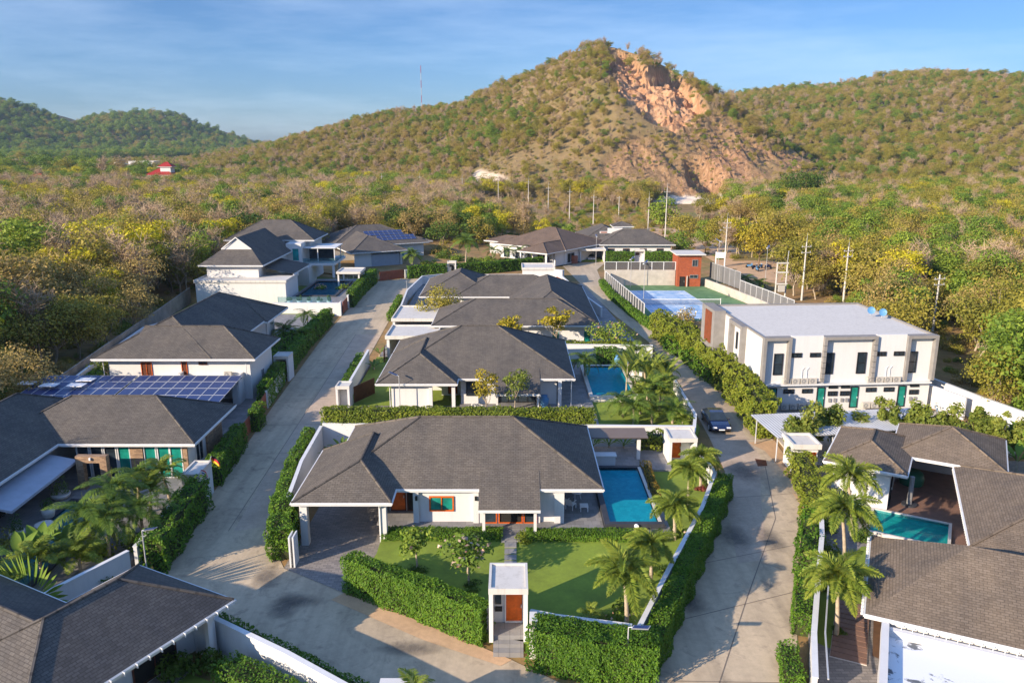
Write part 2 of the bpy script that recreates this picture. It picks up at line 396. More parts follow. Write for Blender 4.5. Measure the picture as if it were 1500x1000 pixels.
def solar():
    m, n, l, b = nodes('solar_cells')
    t = n.new('ShaderNodeTexCoord'); br = n.new('ShaderNodeTexBrick'); br.inputs['Scale'].default_value = 1; br.offset = 0
    br.inputs['Brick Width'].default_value = .16; br.inputs['Row Height'].default_value = .16; br.inputs['Mortar Size'].default_value = .006
    br.inputs['Color1'].default_value = (.016, .036, .13, 1); br.inputs['Color2'].default_value = (.022, .046, .16, 1); br.inputs['Mortar'].default_value = (.07, .09, .15, 1)
    l.new(t.outputs['UV'], br.inputs['Vector']); l.new(br.outputs['Color'], b.inputs['Base Color'])
    b.inputs['Roughness'].default_value = .3; b.inputs['Specular IOR Level'].default_value = .3; return m
M['solar'] = solar()
def netmesh():
    m, n, l, b = nodes('net_mesh'); b.inputs['Base Color'].default_value = (.2, .2, .2, 1)
    t = n.new('ShaderNodeBsdfTransparent'); ms = n.new('ShaderNodeMixShader'); ms.inputs[0].default_value = .22
    l.new(t.outputs[0], ms.inputs[1]); l.new(b.outputs[0], ms.inputs[2]); l.new(ms.outputs[0], n['Material Output'].inputs['Surface']); return m
M['net'] = netmesh()
def paint(name, c):
    m, n, l, b = nodes(name); b.inputs['Base Color'].default_value = c; b.inputs['Roughness'].default_value = .22; b.inputs['Coat Weight'].default_value = .8; b.inputs['Coat Roughness'].default_value = .05
    return m
M['car'] = paint('midnight_blue_paint', (.006, .012, .05, 1)); M['carw'] = paint('silver_white_paint', (.6, .62, .66, 1))
M['tyre'] = plain('rubber', (.02, .02, .02, 1), .8)

# foliage
def c3(r, g, b): return (r, g, b, 1)
L = {}
M['twig'] = plain('hedge_twigs', (.040, .048, .016, 1), .9, .4, 3)
L['hedge'] = leafmat('hedge_leaves', [c3(0.046, 0.121, 0.012), c3(0.101, 0.215, 0.016), c3(0.176, 0.286, 0.025)], obj=.25)
L['hedge_y'] = leafmat('golden_hedge_leaves', [c3(0.119, 0.180, 0.016), c3(0.198, 0.254, 0.025), c3(0.277, 0.296, 0.034)], obj=.2)
L['hedge_o'] = leafmat('orange_tipped_leaves', [c3(.10, .13, .015), c3(.26, .18, .025), c3(.34, .17, .03)], obj=.1)
L['palm'] = leafmat('palm_leaves', [c3(0.059, 0.124, 0.020), c3(0.130, 0.216, 0.031), c3(0.238, 0.302, 0.049)], obj=.4, trans=.3)
L['palm_y'] = leafmat('yellow_palm_leaves', [c3(0.098, 0.172, 0.025), c3(0.205, 0.273, 0.036), c3(0.323, 0.344, 0.057)], obj=.3, trans=.3)
L['banana'] = leafmat('banana_leaves', [c3(0.078, 0.156, 0.022), c3(0.156, 0.260, 0.033), c3(0.260, 0.312, 0.055)], obj=.3, trans=.3)
L['green'] = leafmat('green_leaves', [c3(0.093, 0.169, 0.022), c3(0.178, 0.270, 0.032), c3(0.296, 0.365, 0.042)], obj=.5)
L['dgreen'] = leafmat('dark_green_leaves', [c3(0.048, 0.100, 0.016), c3(0.089, 0.156, 0.020), c3(0.152, 0.206, 0.027)], obj=.5)
L['olive'] = leafmat('olive_leaves', [c3(0.187, 0.191, 0.032), c3(0.276, 0.262, 0.038), c3(0.373, 0.319, 0.052), c3(0.331, 0.242, 0.070)], obj=.65)
L['tan'] = leafmat('dry_tan_leaves', [c3(0.349, 0.248, 0.085), c3(0.438, 0.321, 0.115), c3(0.386, 0.303, 0.090), c3(0.515, 0.376, 0.150)], obj=.6)
L['yellow'] = leafmat('yellow_leaves', [c3(0.361, 0.344, 0.021), c3(0.553, 0.483, 0.023), c3(0.589, 0.555, 0.031)], obj=.5)
L['mauve'] = leafmat('bare_twigs', [c3(0.330, 0.239, 0.162), c3(0.409, 0.300, 0.205), c3(0.475, 0.355, 0.238)], obj=.6, trans=.05)
L['gold'] = leafmat('golden_olive_leaves', [c3(0.228, 0.200, 0.028), c3(0.397, 0.326, 0.032), c3(0.529, 0.399, 0.040)], obj=.2)
L['topiary'] = leafmat('topiary_leaves', [c3(.03, .07, .012), c3(.06, .12, .02), c3(.10, .16, .03)], obj=.3)
L['pink'] = leafmat('pink_blossom', [c3(.55, .25, .22), c3(.7, .45, .38), c3(.75, .6, .5)], obj=.1)
L['wflower'] = leafmat('white_blossom', [c3(.7, .68, .6), c3(.78, .75, .68)], obj=.1)
L['red'] = leafmat('red_leaves', [c3(.16, .04, .03), c3(.25, .06, .05), c3(.12, .08, .02)], obj=.1)
L['conifer'] = leafmat('ashoka_leaves', [c3(0.11, 0.16, 0.025), c3(0.2, 0.25, 0.04), c3(0.31, 0.32, 0.06)], obj=.3)
# ------------------------------------------------------------------ foliage builders
def unit(a): return a / np.maximum(np.linalg.norm(a, axis=1, keepdims=True), 1e-9)
def leaf_quads(P, N, size, aspect=.55, r=rng, droop=0.0):
    """one diamond-shaped leaf per point; N is roughly its facing"""
    n = len(P); N = unit(N + r.normal(0, .55, (n, 3)))
    T = unit(np.cross(N, r.normal(0, 1, (n, 3)))); T[:, 2] -= droop; T = unit(T); B = np.cross(N, T)
    s = (size * r.uniform(.6, 1.35, (n, 1)))
    V = np.stack([P - T * s, P + B * s * aspect, P + T * s, P - B * s * aspect], 1).reshape(-1, 3)
    return V, np.arange(4 * n).reshape(n, 4)
def sphere_pts(n, r=rng): return unit(r.normal(0, 1, (n, 3)))

def limb(mb, p0, p1, r0, r1, seg=3, wob=.12, r=rng, n=5):
    p0, p1 = np.array(p0, float), np.array(p1, float); L_ = np.linalg.norm(p1 - p0)
    pts = [p0 + (p1 - p0) * i / seg + (r.normal(0, wob * L_ / seg, 3) if 0 < i < seg else 0) for i in range(seg + 1)]
    mb.tube([tuple(p) for p in pts], r0, r1, n)
    return pts

def make_tree(name, h, rad, crown_h, nclump, nleaf, size, leaf, bark, seed, flat=.75, trunk_r=None, sparse=.0, core=.35, clump=.36):
    """returns (trunk mesh, crown mesh); the foot of the trunk is the origin"""
    r = np.random.default_rng(seed); mb = MB(); tr = trunk_r or h * .016
    fork = h - crown_h * .85
    top = limb(mb, (0, 0, -.2), (r.normal(0, .05 * h), r.normal(0, .05 * h), fork), tr, tr * .75, 3, .06, r, 6)[-1]
    cc = np.array([top[0], top[1], h - crown_h * .5])
    D = sphere_pts(nclump, r); D[:, 2] = D[:, 2] * .9 + .1
    Cn = cc + D * np.array([rad, rad, crown_h * .5]) * r.uniform(core, .82, (nclump, 1))
    crad = rad * clump * r.uniform(.7, 1.35, nclump)
    for c in Cn[:min(nclump, 9)]: limb(mb, top, c, tr * .5, tr * .12, 3, .2, r, 4)
    k = r.choice(nclump, nleaf, p=crad ** 2 / (crad ** 2).sum())
    d = sphere_pts(nleaf, r); d[:, 2] = np.where(d[:, 2] < -.35, -d[:, 2], d[:, 2])
    P = Cn[k] + d * crad[k][:, None] * r.uniform(.55, 1.08, (nleaf, 1)) * np.array([1, 1, flat])
    V, Q = leaf_quads(P, d + np.array([0, 0, .35]), size, .6, r)
    return mb.mesh('trunk', bark), np_mesh('crown', V, Q, leaf)

def make_cone(name, h, rad, nleaf, size, leaf, bark, seed):
    r = np.random.default_rng(seed); mb = MB(); mb.cyl((0, 0, -.1), (0, 0, h * .96), .07, .02, 6)
    t = r.random(nleaf) ** .8; a = r.uniform(0, 6.28, nleaf); k = 1 + .4 * np.sin(a * 3 + seed) * np.sin(t * 7 + seed) + .35 * np.sin(t * 23 + a * 2)
    R_ = rad * (1 - t) ** .8 * k * r.uniform(.55, 1.05, nleaf) + .05
    P = np.stack([R_ * np.cos(a), R_ * np.sin(a), .15 + t * h * .97], 1)
    V, Q = leaf_quads(P, np.stack([np.cos(a), np.sin(a), np.full(nleaf, .3)], 1), size, .38, r, .9)
    return mb.mesh('trunk', bark), np_mesh('crown', V, Q, leaf)

def make_bare(name, h, rad, seed, twig, bark, n1=9, n2=6, n3=9):
    """a leafless tree: forked limbs and a haze of fine twigs"""
    r = np.random.default_rng(seed); mb = MB()
    top = limb(mb, (0, 0, -.2), (r.normal(0, .25), r.normal(0, .25), h * .35), h * .014, h * .010, 3, .06, r, 5)[-1]
    tw0, tw1 = [], []
    for i in range(n1):
        a = r.uniform(0, 6.28); e = np.array([math.cos(a) * rad * r.uniform(.25, .75), math.sin(a) * rad * r.uniform(.25, .75), h * r.uniform(.62, .95)])
        P = limb(mb, top, e, h * .006, h * .0025, 4, .12, r, 4)
        for j in range(n2):
            s = P[r.integers(1, 5)]; q = s + np.array([r.normal(0, rad * .25), r.normal(0, rad * .25), h * r.uniform(.03, .2)])
            tw0.append(s); tw1.append(q)
            for k in range(n3):
                s2 = s + (q - s) * r.uniform(.2, 1); tw0.append(s2); tw1.append(s2 + r.normal(0, 1, 3) * np.array([.55, .55, .35]) + np.array([0, 0, .45]))
    A, B_ = np.array(tw0), np.array(tw1); d = unit(B_ - A); s = unit(np.cross(d, r.normal(0, 1, d.shape))) * .028
    V = np.stack([A - s, A + s, B_ + s * .4, B_ - s * .4], 1).reshape(-1, 3)
    return mb.mesh('trunk', bark), np_mesh('crown', V, np.arange(len(V)).reshape(-1, 4), twig)

def frond_mesh(length=2.4, droop=1.0, nl=34, leaf_l=.55, plume=False, seed=0, mat=None, width=.045, stalk=.25, lift=.9):
    """a feather palm leaf growing along +X from the origin"""
    r = np.random.default_rng(seed); t = np.linspace(0, 1, 14)
    x = length * (t - .16 * droop * t ** 2.4); z = length * (lift * .62 * t - droop * .95 * t ** 2.1)
    pts = np.stack([x, np.zeros_like(x), z], 1); mb_v = []; mb_q = []
    for i in range(13):   # rachis
        w = .022 * (1 - t[i] * .8) + .004; w2 = .022 * (1 - t[i + 1] * .8) + .004; a, b = pts[i], pts[i + 1]; k = len(mb_v)
        mb_v += [a + [0, -w, 0], a + [0, w, 0], b + [0, w2, 0], b + [0, -w2, 0]]; mb_q.append([k, k + 1, k + 2, k + 3])
    s = np.linspace(stalk * .6, .99, nl)
    for si in s:
        p = np.array([np.interp(si, t, pts[:, j]) for j in range(3)])
        q = np.array([np.interp(min(si + .03, 1), t, pts[:, j]) for j in range(3)]); q2 = np.array([np.interp(si - .03, t, pts[:, j]) for j in range(3)])
        fw = (q - q2) / np.linalg.norm(q - q2); up = np.cross(fw, [0, 1, 0]) * -1
        if up[2] < 0: up = -up
        ll = leaf_l * (math.sin(math.pi * min(1, .18 + si * .84)) ** .6) * r.uniform(.85, 1.1)
        for sd in ((-1, 1) if not plume else (-1, 1, -.35, .35)):
            lat = np.array([0, 1.0 * np.sign(sd), 0]) * (1 if abs(sd) == 1 else .45)
            dv = lat + fw * r.uniform(.35, .7) + up * (r.uniform(-.15, .25) if abs(sd) == 1 else r.uniform(.5, .9) * (1 if r.random() > .4 else -1))
            dv /= np.linalg.norm(dv); e = p + dv * ll - np.array([0, 0, ll * (.28 if not plume else .15)]); m_ = p + dv * ll * .5
            sv = np.cross(dv, up if abs(sd) == 1 else np.array([0, 1., 0])); sv /= max(np.linalg.norm(sv), 1e-6); sv *= width; k = len(mb_v)
            mb_v += [p, m_ + sv, e, m_ - sv]; mb_q.append([k, k + 1, k + 2, k + 3])
    return np_mesh('frond', np.array(mb_v), mb_q, mat)

FR = {}
FR['fox'] = [frond_mesh(2.5, 1.1, 78, .55, True, i, L['palm_y'], .028) for i in range(2)]
FR['coco'] = [frond_mesh(2.9, 1.0, 64, .74, False, i + 5, L['palm'], .032) for i in range(2)]
FR['areca'] = [frond_mesh(2.3, .9, 56, .58, False, i + 9, L['palm_y'], .028, lift=1.4) for i in range(2)]
FR['dark'] = [frond_mesh(2.7, 1.15, 60, .62, False, i + 12, L['palm'], .030) for i in range(2)]
TRK = {}
def palm_trunk(h, r0, r1, lean, seed):
    r = np.random.default_rng(seed); mb = MB(); n = 9
    pts = [(lean[0] * (i / n) ** 1.6, lean[1] * (i / n) ** 1.6, h * i / n - (.15 if i == 0 else 0)) for i in range(n + 1)]
    for i in range(n):
        k = i / n; mb.cyl(pts[i], pts[i + 1], r0 + (r1 - r0) * k + .012, r0 + (r1 - r0) * k - .004, 9, 0, caps=(i == n - 1))
    return mb.mesh('trunk', M['palebark']), pts[-1]
def palm(label, x, y, z, h, kind='fox', n=11, scale=1.0, group='palms in the estate gardens', lean=None, seed=1, low=-.25, name='palm_tree', high=1.05):
    r = np.random.default_rng(seed * 31 + 5); lean = lean or (r.normal(0, .15), r.normal(0, .15))
    t = thing(name, label, 'palm', (x, y, z), group, rot=0, local=True)
    me, top = palm_trunk(h, .13 * scale ** .5, .09 * scale ** .5, lean, seed)
    link('trunk', me, t)
    if kind in ('fox', 'dark'):
        mb = MB(); mb.cyl((top[0], top[1], top[2] - .05), (top[0], top[1], top[2] + .75 * scale), .11, .05, 8)
        mb.build('crownshaft', L['palm'], t); top = (top[0], top[1], top[2] + .6 * scale)
        mb = MB(); mb.cyl((top[0], top[1], top[2] - .1), (top[0] + r.normal(0, .12), top[1] + r.normal(0, .12), top[2] + 1.7 * scale), .028, .008, 5); mb.build('spear', L['conifer'], t)
    for i in range(n):
        az = i * 2.399 + r.uniform(-.2, .2); k = i / max(1, n - 1)
        fr = link('frond', FR[kind][i % 2], t); fr.location = top
        fr.rotation_euler = (r.uniform(-.25, .25), -(low + (high - low) * k) + r.uniform(-.08, .08), az)
        s = scale * r.uniform(.85, 1.1); fr.scale = (s, s, s)
    return t

def hedge(label, pts, w, h, z=0, leaf='hedge', dens=70, size=.10, group='clipped hedges along the walls and lanes', seed=3, bumpy=.10, cat='hedge', name='hedge', both=True):
    """clipped hedge along a polyline: a dense body under a coat of leaves with an uneven top"""
    r = np.random.default_rng(seed); mb = MB(); PV, PN = [], []
    P = [np.array(p, float) for p in pts]
    for a, b in zip(P[:-1], P[1:]):
        d = b - a; Ls = np.linalg.norm(d); d /= Ls; n = np.array([-d[1], d[0]])
        hw = w / 2 - .13
        k = max(1, int(Ls / 1.2))
        for i in range(k):     # body in short lengths with slightly different tops
            p, q = a + d * Ls * i / k, a + d * Ls * (i + 1) / k; hh = h - .16 + r.uniform(-.04, .04)
            mb.prism([p - n * hw, q - n * hw, q + n * hw, p + n * hw], z - .05, z + hh)
        N = int(Ls * h * dens); 
        for sd in (-1, 1):
            s = r.uniform(-w * .3, Ls + w * .3, N); zz = h * (1 - r.uniform(0, 1, N) ** 1.15)
            PV.append(np.stack([a[0] + d[0] * s + n[0] * sd * w / 2, a[1] + d[1] * s + n[1] * sd * w / 2, z + zz], 1)); PN.append(np.tile([n[0] * sd, n[1] * sd, .25], (N, 1)))
        N = int(Ls * w * dens * 1.1); s = r.uniform(-w * .3, Ls + w * .3, N); u = r.uniform(-w / 2, w / 2, N)
        PV.append(np.stack([a[0] + d[0] * s + n[0] * u, a[1] + d[1] * s + n[1] * u, np.full(N, z + h)], 1)); PN.append(np.tile([0, 0, 1.], (N, 1)))
    for e, s_ in ((P[0], P[1]), (P[-1], P[-2])):
        d = e - s_; d /= np.linalg.norm(d); n = np.array([-d[1], d[0]]); N = int(w * h * dens)
        u = r.uniform(-w / 2, w / 2, N); zz = h * (1 - r.uniform(0, 1, N) ** 1.15)
        PV.append(np.stack([e[0] + n[0] * u + d[0] * .05, e[1] + n[1] * u + d[1] * .05, z + zz], 1)); PN.append(np.tile([d[0], d[1], .25], (N, 1)))
    V, Nn = np.concatenate(PV), np.concatenate(PN)
    b = bumpy * (np.sin(V[:, 0] * 2.1 + V[:, 1] * 1.3 + seed) + np.sin(V[:, 1] * 2.7 - V[:, 0] * .9 + V[:, 2] * 2.2) + .8 * np.sin(V[:, 0] * 5.1 + V[:, 2] * 4.0 + seed * 2)) * .5 + bumpy * .35
    V = V + Nn * b[:, None] + r.normal(0, .035, V.shape)
    V[:, 2] = np.maximum(V[:, 2], z + .02)
    lv, lq = leaf_quads(V, Nn * .9 + np.array([0, 0, .2]), size, .6, r)
    org = (float(V[:, 0].mean()), float(V[:, 1].mean()), z)
    bv = np.array(mb.v); k0 = len(bv)
    allv = np.concatenate([bv, lv]) - np.array(org)
    quads = [f for f in mb.f]
    me = np_mesh(name, allv, np.concatenate([np.array(quads), lq + k0]), [M['twig'], L[leaf]], [0] * len(quads) + [1] * len(lq))
    o = link(name, me); o.location = org
    return tag(o, label, cat, group)

def blob(P0, rad, nleaf, size, leaf, seed, nclump=9, flat=.85, core=.5):
    """shrub foliage: leaf clumps round a centre"""
    r = np.random.default_rng(seed); D = sphere_pts(nclump, r); D[:, 2] = np.abs(D[:, 2]) * .9
    Cn = D * np.array(rad) * r.uniform(core * .6, .8, (nclump, 1)); k = r.integers(0, nclump, nleaf); d = sphere_pts(nleaf, r)
    P = Cn[k] + d * np.array(rad) * .42 * r.uniform(.6, 1.05, (nleaf, 1)); P[:, 2] = np.maximum(P[:, 2], .02)
    return leaf_quads(P, d + np.array([0, 0, .3]), size, .6, r)
def shrub(label, x, y, z, rad, nleaf=500, size=.10, leaf='green', seed=1, group='garden shrubs', cat='shrub', name='shrub', flowers=None, nf=0):
    V, Q = blob(None, rad, nleaf, size, leaf, seed)
    if flowers:
        r = np.random.default_rng(seed + 9); d = sphere_pts(nf, r); d[:, 2] = np.abs(d[:, 2])
        V2, Q2 = leaf_quads(d * np.array(rad) * r.uniform(.85, 1.1, (nf, 1)), d, size * .9, .9, r)
        me = np_mesh(name, np.concatenate([V, V2]), np.concatenate([Q, Q2 + len(V)]), [L[leaf], L[flowers]], [0] * len(Q) + [1] * len(Q2))
    else: me = np_mesh(name, V, Q, L[leaf])
    o = link(name, me); o.location = (x, y, z); return tag(o, label, cat, group)
def tree_at(label, x, y, z, h, rad, crown_h, nclump, nleaf, size, leaf, seed, bark='bark', group='garden trees', name='tree', cat='tree', flowers=None, nf=0, **kw):
    t = thing(name, label, cat, (x, y, z), group, local=True)
    tm, cm = make_tree(name, h, rad, crown_h, nclump, nleaf, size, L[leaf], M[bark], seed, **kw)
    link('trunk', tm, t); c = link('crown', cm, t)
    if flowers:
        r = np.random.default_rng(seed + 4); vs = np.array([v.co[:] for v in cm.vertices]); P = vs[r.integers(0, len(vs), nf)]; P[:, 2] += .05
        V, Q = leaf_quads(P, np.tile([0, 0, 1.], (nf, 1)), size * 1.1, .9, r)
        link('blossom', np_mesh('blossom', V, Q, L[flowers]), t)
    return t
def banana(label, x, y, z, n=6, ln=2.2, seed=1, up=1.15, leaf='banana', group='broad-leaved garden plants', name='banana_plant', cat='plant', wid=.32, stem=1.0):
    r = np.random.default_rng(seed); t = thing(name, label, cat, (x, y, z), group, local=True)
    mb = MB(); mb.cyl((0, 0, -.1), (0, 0, stem), .12, .07, 8); mb.build('stem', M['palebark'], t)
    for i in range(n):
        az = i * 2.399 + r.uniform(-.3, .3); el = up * r.uniform(.75, 1.05) ; V = []; Q = []; k = 9
        for j in range(k + 1):
            s = j / k; w = wid * math.sin(math.pi * min(1, max(.03, (s - .18) / .82))) if s > .18 else .03
            px = ln * s * math.cos(el - s * .7); pz = ln * s * math.sin(el - s * .35)
            V += [(px, -w, pz + w * .35), (px, 0, pz), (px, w, pz + w * .35)]
            if j: b = 3 * (j - 1); Q += [(b, b + 1, b + 4, b + 3), (b + 1, b + 2, b + 5, b + 4)]
        o = link('leaf', np_mesh('leaf', V, Q, L[leaf]), t); o.location = (0, 0, stem * .9); o.rotation_euler = (0, 0, az)
    return t
# ------------------------------------------------------------------ ground, hills
def ground_mat():
    m, n, l, b = nodes('dry_ground')
    f = noise(n, l, .035, 7, .65); f2 = noise(n, l, .6, 6, .7); f3 = noise(n, l, .15, 5, .6)
    col = ramp(n, l, f, [(.35, C(120, 104, 62)), (.5, C(150, 118, 78)), (.66, C(112, 112, 58))])
    col = mix(n, l, .8, col, ramp(n, l, f2, [(.25, (.55, .55, .5)), (.75, (1.25, 1.2, 1.1))]), 'MULTIPLY')
    col = mix(n, l, .5, col, ramp(n, l, f3, [(.4, (.7, .8, .5)), (.6, (1.1, 1.05, 1))]), 'MULTIPLY')
    l.new(col, b.inputs['Base Color']); b.inputs['Roughness'].default_value = .95; bump(n, l, b, f2, .6, .15); return m
M['ground'] = ground_mat()
mb = MB(); mb.face([(-9000, -300, 0), (9000, -300, 0), (9000, 15000, 0), (-9000, 15000, 0)])
g = mb.build('ground', M['ground'], kind='structure'); g.location.z = -.02

def hill_mat():
    m, n, l, b = nodes('hill_soil_and_rock')
    at = n.new('ShaderNodeAttribute'); at.attribute_name = 'bare'; at2 = n.new('ShaderNodeAttribute'); at2.attribute_name = 'pale'
    f = noise(n, l, .03, 7, .7); f2 = noise(n, l, .25, 8, .75); f3 = noise(n, l, .09, 8, .72, dist=1.2, sc=(1, 1, .5))
    soil = ramp(n, l, f, [(.3, C(124, 114, 76)), (.5, C(148, 126, 92)), (.7, C(118, 116, 74))])
    soil = mix(n, l, .8, soil, ramp(n, l, f2, [(.25, (.55, .58, .5)), (.75, (1.2, 1.15, 1.1))]), 'MULTIPLY')
    f4 = noise(n, l, .45, 9, .78, dist=.8, sc=(1, 1, .35))
    rock = ramp(n, l, f3, [(.25, C(128, 92, 70)), (.42, C(178, 134, 100)), (.58, C(204, 164, 128)), (.72, C(158, 114, 86))])
    rock = mix(n, l, .85, rock, ramp(n, l, f4, [(.3, (.45, .42, .40)), (.5, (1, 1, 1)), (.7, (1.15, 1.12, 1.1))]), 'MULTIPLY')
    rock = mix(n, l, .7, rock, ramp(n, l, f2, [(.3, (.7, .66, .62)), (.7, (1.12, 1.1, 1.08))]), 'MULTIPLY')
    at3 = n.new('ShaderNodeAttribute'); at3.attribute_name = 'scree'
    scree = ramp(n, l, f4, [(.3, C(104, 82, 60)), (.48, C(146, 112, 84)), (.62, C(184, 148, 116)), (.75, C(138, 108, 80))])
    col = mix(n, l, at3.outputs['Fac'], soil, scree); col = mix(n, l, at.outputs['Fac'], col, rock)
    col = mix(n, l, at2.outputs['Fac'], col, C(226, 206, 180))
    l.new(col, b.inputs['Base Color']); b.inputs['Roughness'].default_value = .95; b.inputs['Specular IOR Level'].default_value = .1
    bump(n, l, b, f2, .9, 1.5); return m
M['hill'] = hill_mat()

def fbm(x, y, s, seed, oct=4):
    r = np.random.default_rng(seed); out = np.zeros_like(x, dtype=float); a = 1.0
    for o in range(oct):
        for k in range(3):
            th = r.uniform(0, 6.28); ph = r.uniform(0, 6.28); f = s * 2 ** o * r.uniform(.7, 1.3)
            out += a * np.sin((x * math.cos(th) + y * math.sin(th)) * f + ph) / 3
        a *= .5
    return out
def ridge_pts(rows):
    P = [atY(px, py, y) for px, py, y in rows]; P.sort(key=lambda p: p[0])
    return np.array(P)
RID = {
    'main_hill': (ridge_pts([(300, 236, 960), (380, 221, 900), (420, 212, 880), (470, 194, 850), (520, 179, 830), (560, 171, 800), (620, 166, 780), (680, 151, 740), (740, 127, 700), (800, 99, 660), (840, 78, 630), (870, 66, 612), (900, 70, 606), (940, 82, 600), (980, 100, 590), (1020, 123, 580), (1050, 146, 570), (1080, 170, 560), (1110, 193, 545), (1150, 218, 520), (1200, 246, 500), (1260, 268, 480), (1330, 285, 470)]),
                  [(-420, 640), (-200, 560), (-70, 470), (0, 405), (60, 390), (130, 385), (200, 390), (300, 400)], 1.1),
    'right_hill': (ridge_pts([(960, 175, 1000), (1050, 146, 1000), (1080, 143, 1000), (1130, 137, 1000), (1200, 132, 1000), (1250, 122, 1000), (1300, 113, 1000), (1340, 110, 1000), (1400, 119, 1000), (1450, 128, 1000), (1500, 139, 1000), (1600, 156, 1000), (1800, 190, 1000)]),
                   [(100, 560), (200, 470), (300, 430), (400, 400), (700, 380)], .95),
    'far_hill_west': (ridge_pts([(-160, 175, 1650), (-60, 160, 1650), (0, 156, 1650), (40, 161, 1650), (80, 176, 1650), (110, 187, 1650), (150, 197, 1650), (190, 210, 1650), (230, 222, 1650)]), [(-1400, 1150), (-300, 1300)], 1.0),
    'far_hill_east': (ridge_pts([(60, 215, 1900), (100, 200, 1900), (130, 190, 1900), (160, 176, 1900), (200, 170, 1900), (250, 171, 1900), (290, 185, 1900), (330, 200, 1900), (370, 214, 1900), (420, 224, 1900)]), [(-1400, 1350), (-300, 1350)], 1.0),
}
def poly_in(px, py, poly):
    ins = np.zeros(px.shape, bool); n = len(poly)
    for i in range(n):
        x0, y0 = poly[i]; x1, y1 = poly[(i + 1) % n]
        c = ((y0 > py) != (y1 > py)) & (px < (x1 - x0) * (py - y0) / (y1 - y0 + 1e-9) + x0); ins ^= c
    return ins
ROCK_UP = [(886, 80), (900, 66), (921, 70), (934, 92), (945, 101), (985, 98), (1000, 114), (1020, 132), (1030, 154), (1008, 172), (982, 182), (950, 174), (922, 152), (904, 128), (888, 102)]
SCREE = [(985, 168), (1018, 150), (1060, 160), (1090, 185), (1125, 215), (1180, 228), (1215, 236), (1190, 250), (1140, 255), (1125, 292), (1040, 296), (1010, 284), (930, 272), (875, 262), (880, 235), (915, 195), (965, 190), (985, 210)]
PALE = [[(1052, 268), (1075, 266), (1125, 285), (1118, 296), (1055, 294)], [(980, 284), (1000, 279), (1040, 281), (1042, 292), (985, 295)], [(700, 248), (735, 256), (762, 277), (735, 280), (700, 268), (690, 262)], [(540, 258), (590, 256), (600, 268), (545, 272)], [(1270, 262), (1310, 262), (1318, 272), (1275, 276)]]
def hill_h(name, x, y):
    P, base, pw = RID[name]
    yr = np.interp(x, P[:, 0], P[:, 1]); zr = np.interp(x, P[:, 0], P[:, 2]); zr = np.maximum(zr, 0)
    zr = np.where((x < P[0, 0]), zr * np.exp(-((x - P[0, 0]) / 120) ** 2), np.where(x > P[-1, 0], zr * np.exp(-((x - P[-1, 0]) / 150) ** 2), zr))
    b = np.array(base, float); y0 = np.interp(x, b[:, 0], b[:, 1])
    t = np.clip((y - y0) / np.maximum(yr - y0, 30), 0, 1.0)
    back = np.clip(1 - ((y - yr) / 420) ** 2, 0, 1)
    s = t ** pw * (1 + .18 * np.sin(math.pi * t))
    s = np.where(y > yr, back, np.minimum(s, 1))
    z = zr * s
    amp = np.clip(zr * .06, 0, 5) * np.sin(math.pi * np.clip(t, 0, 1)) ** .8
    return z + amp * fbm(x, y, .018, hash(name) % 1 + len(name), 4) - 1.2 * (t < .01)
def quarry(x, y, z):
    px = np.empty_like(x); py = np.empty_like(x)
    zc = y * CT - (z - HC) * ST; u = y * ST + (z - HC) * CT
    px = 750 + FPX * x / zc; py = 500 - FPX * u / zc
    wx = 5 * fbm(x, z, .06, 5, 3); wy = 4 * fbm(x, z, .07, 8, 3)
    return px, py, poly_in(px + wx, py + wy, ROCK_UP), poly_in(px + wx * 1.4, py + wy * 1.4, SCREE), np.any([poly_in(px + wx * .5, py + wy * .3, p) for p in PALE], 0)
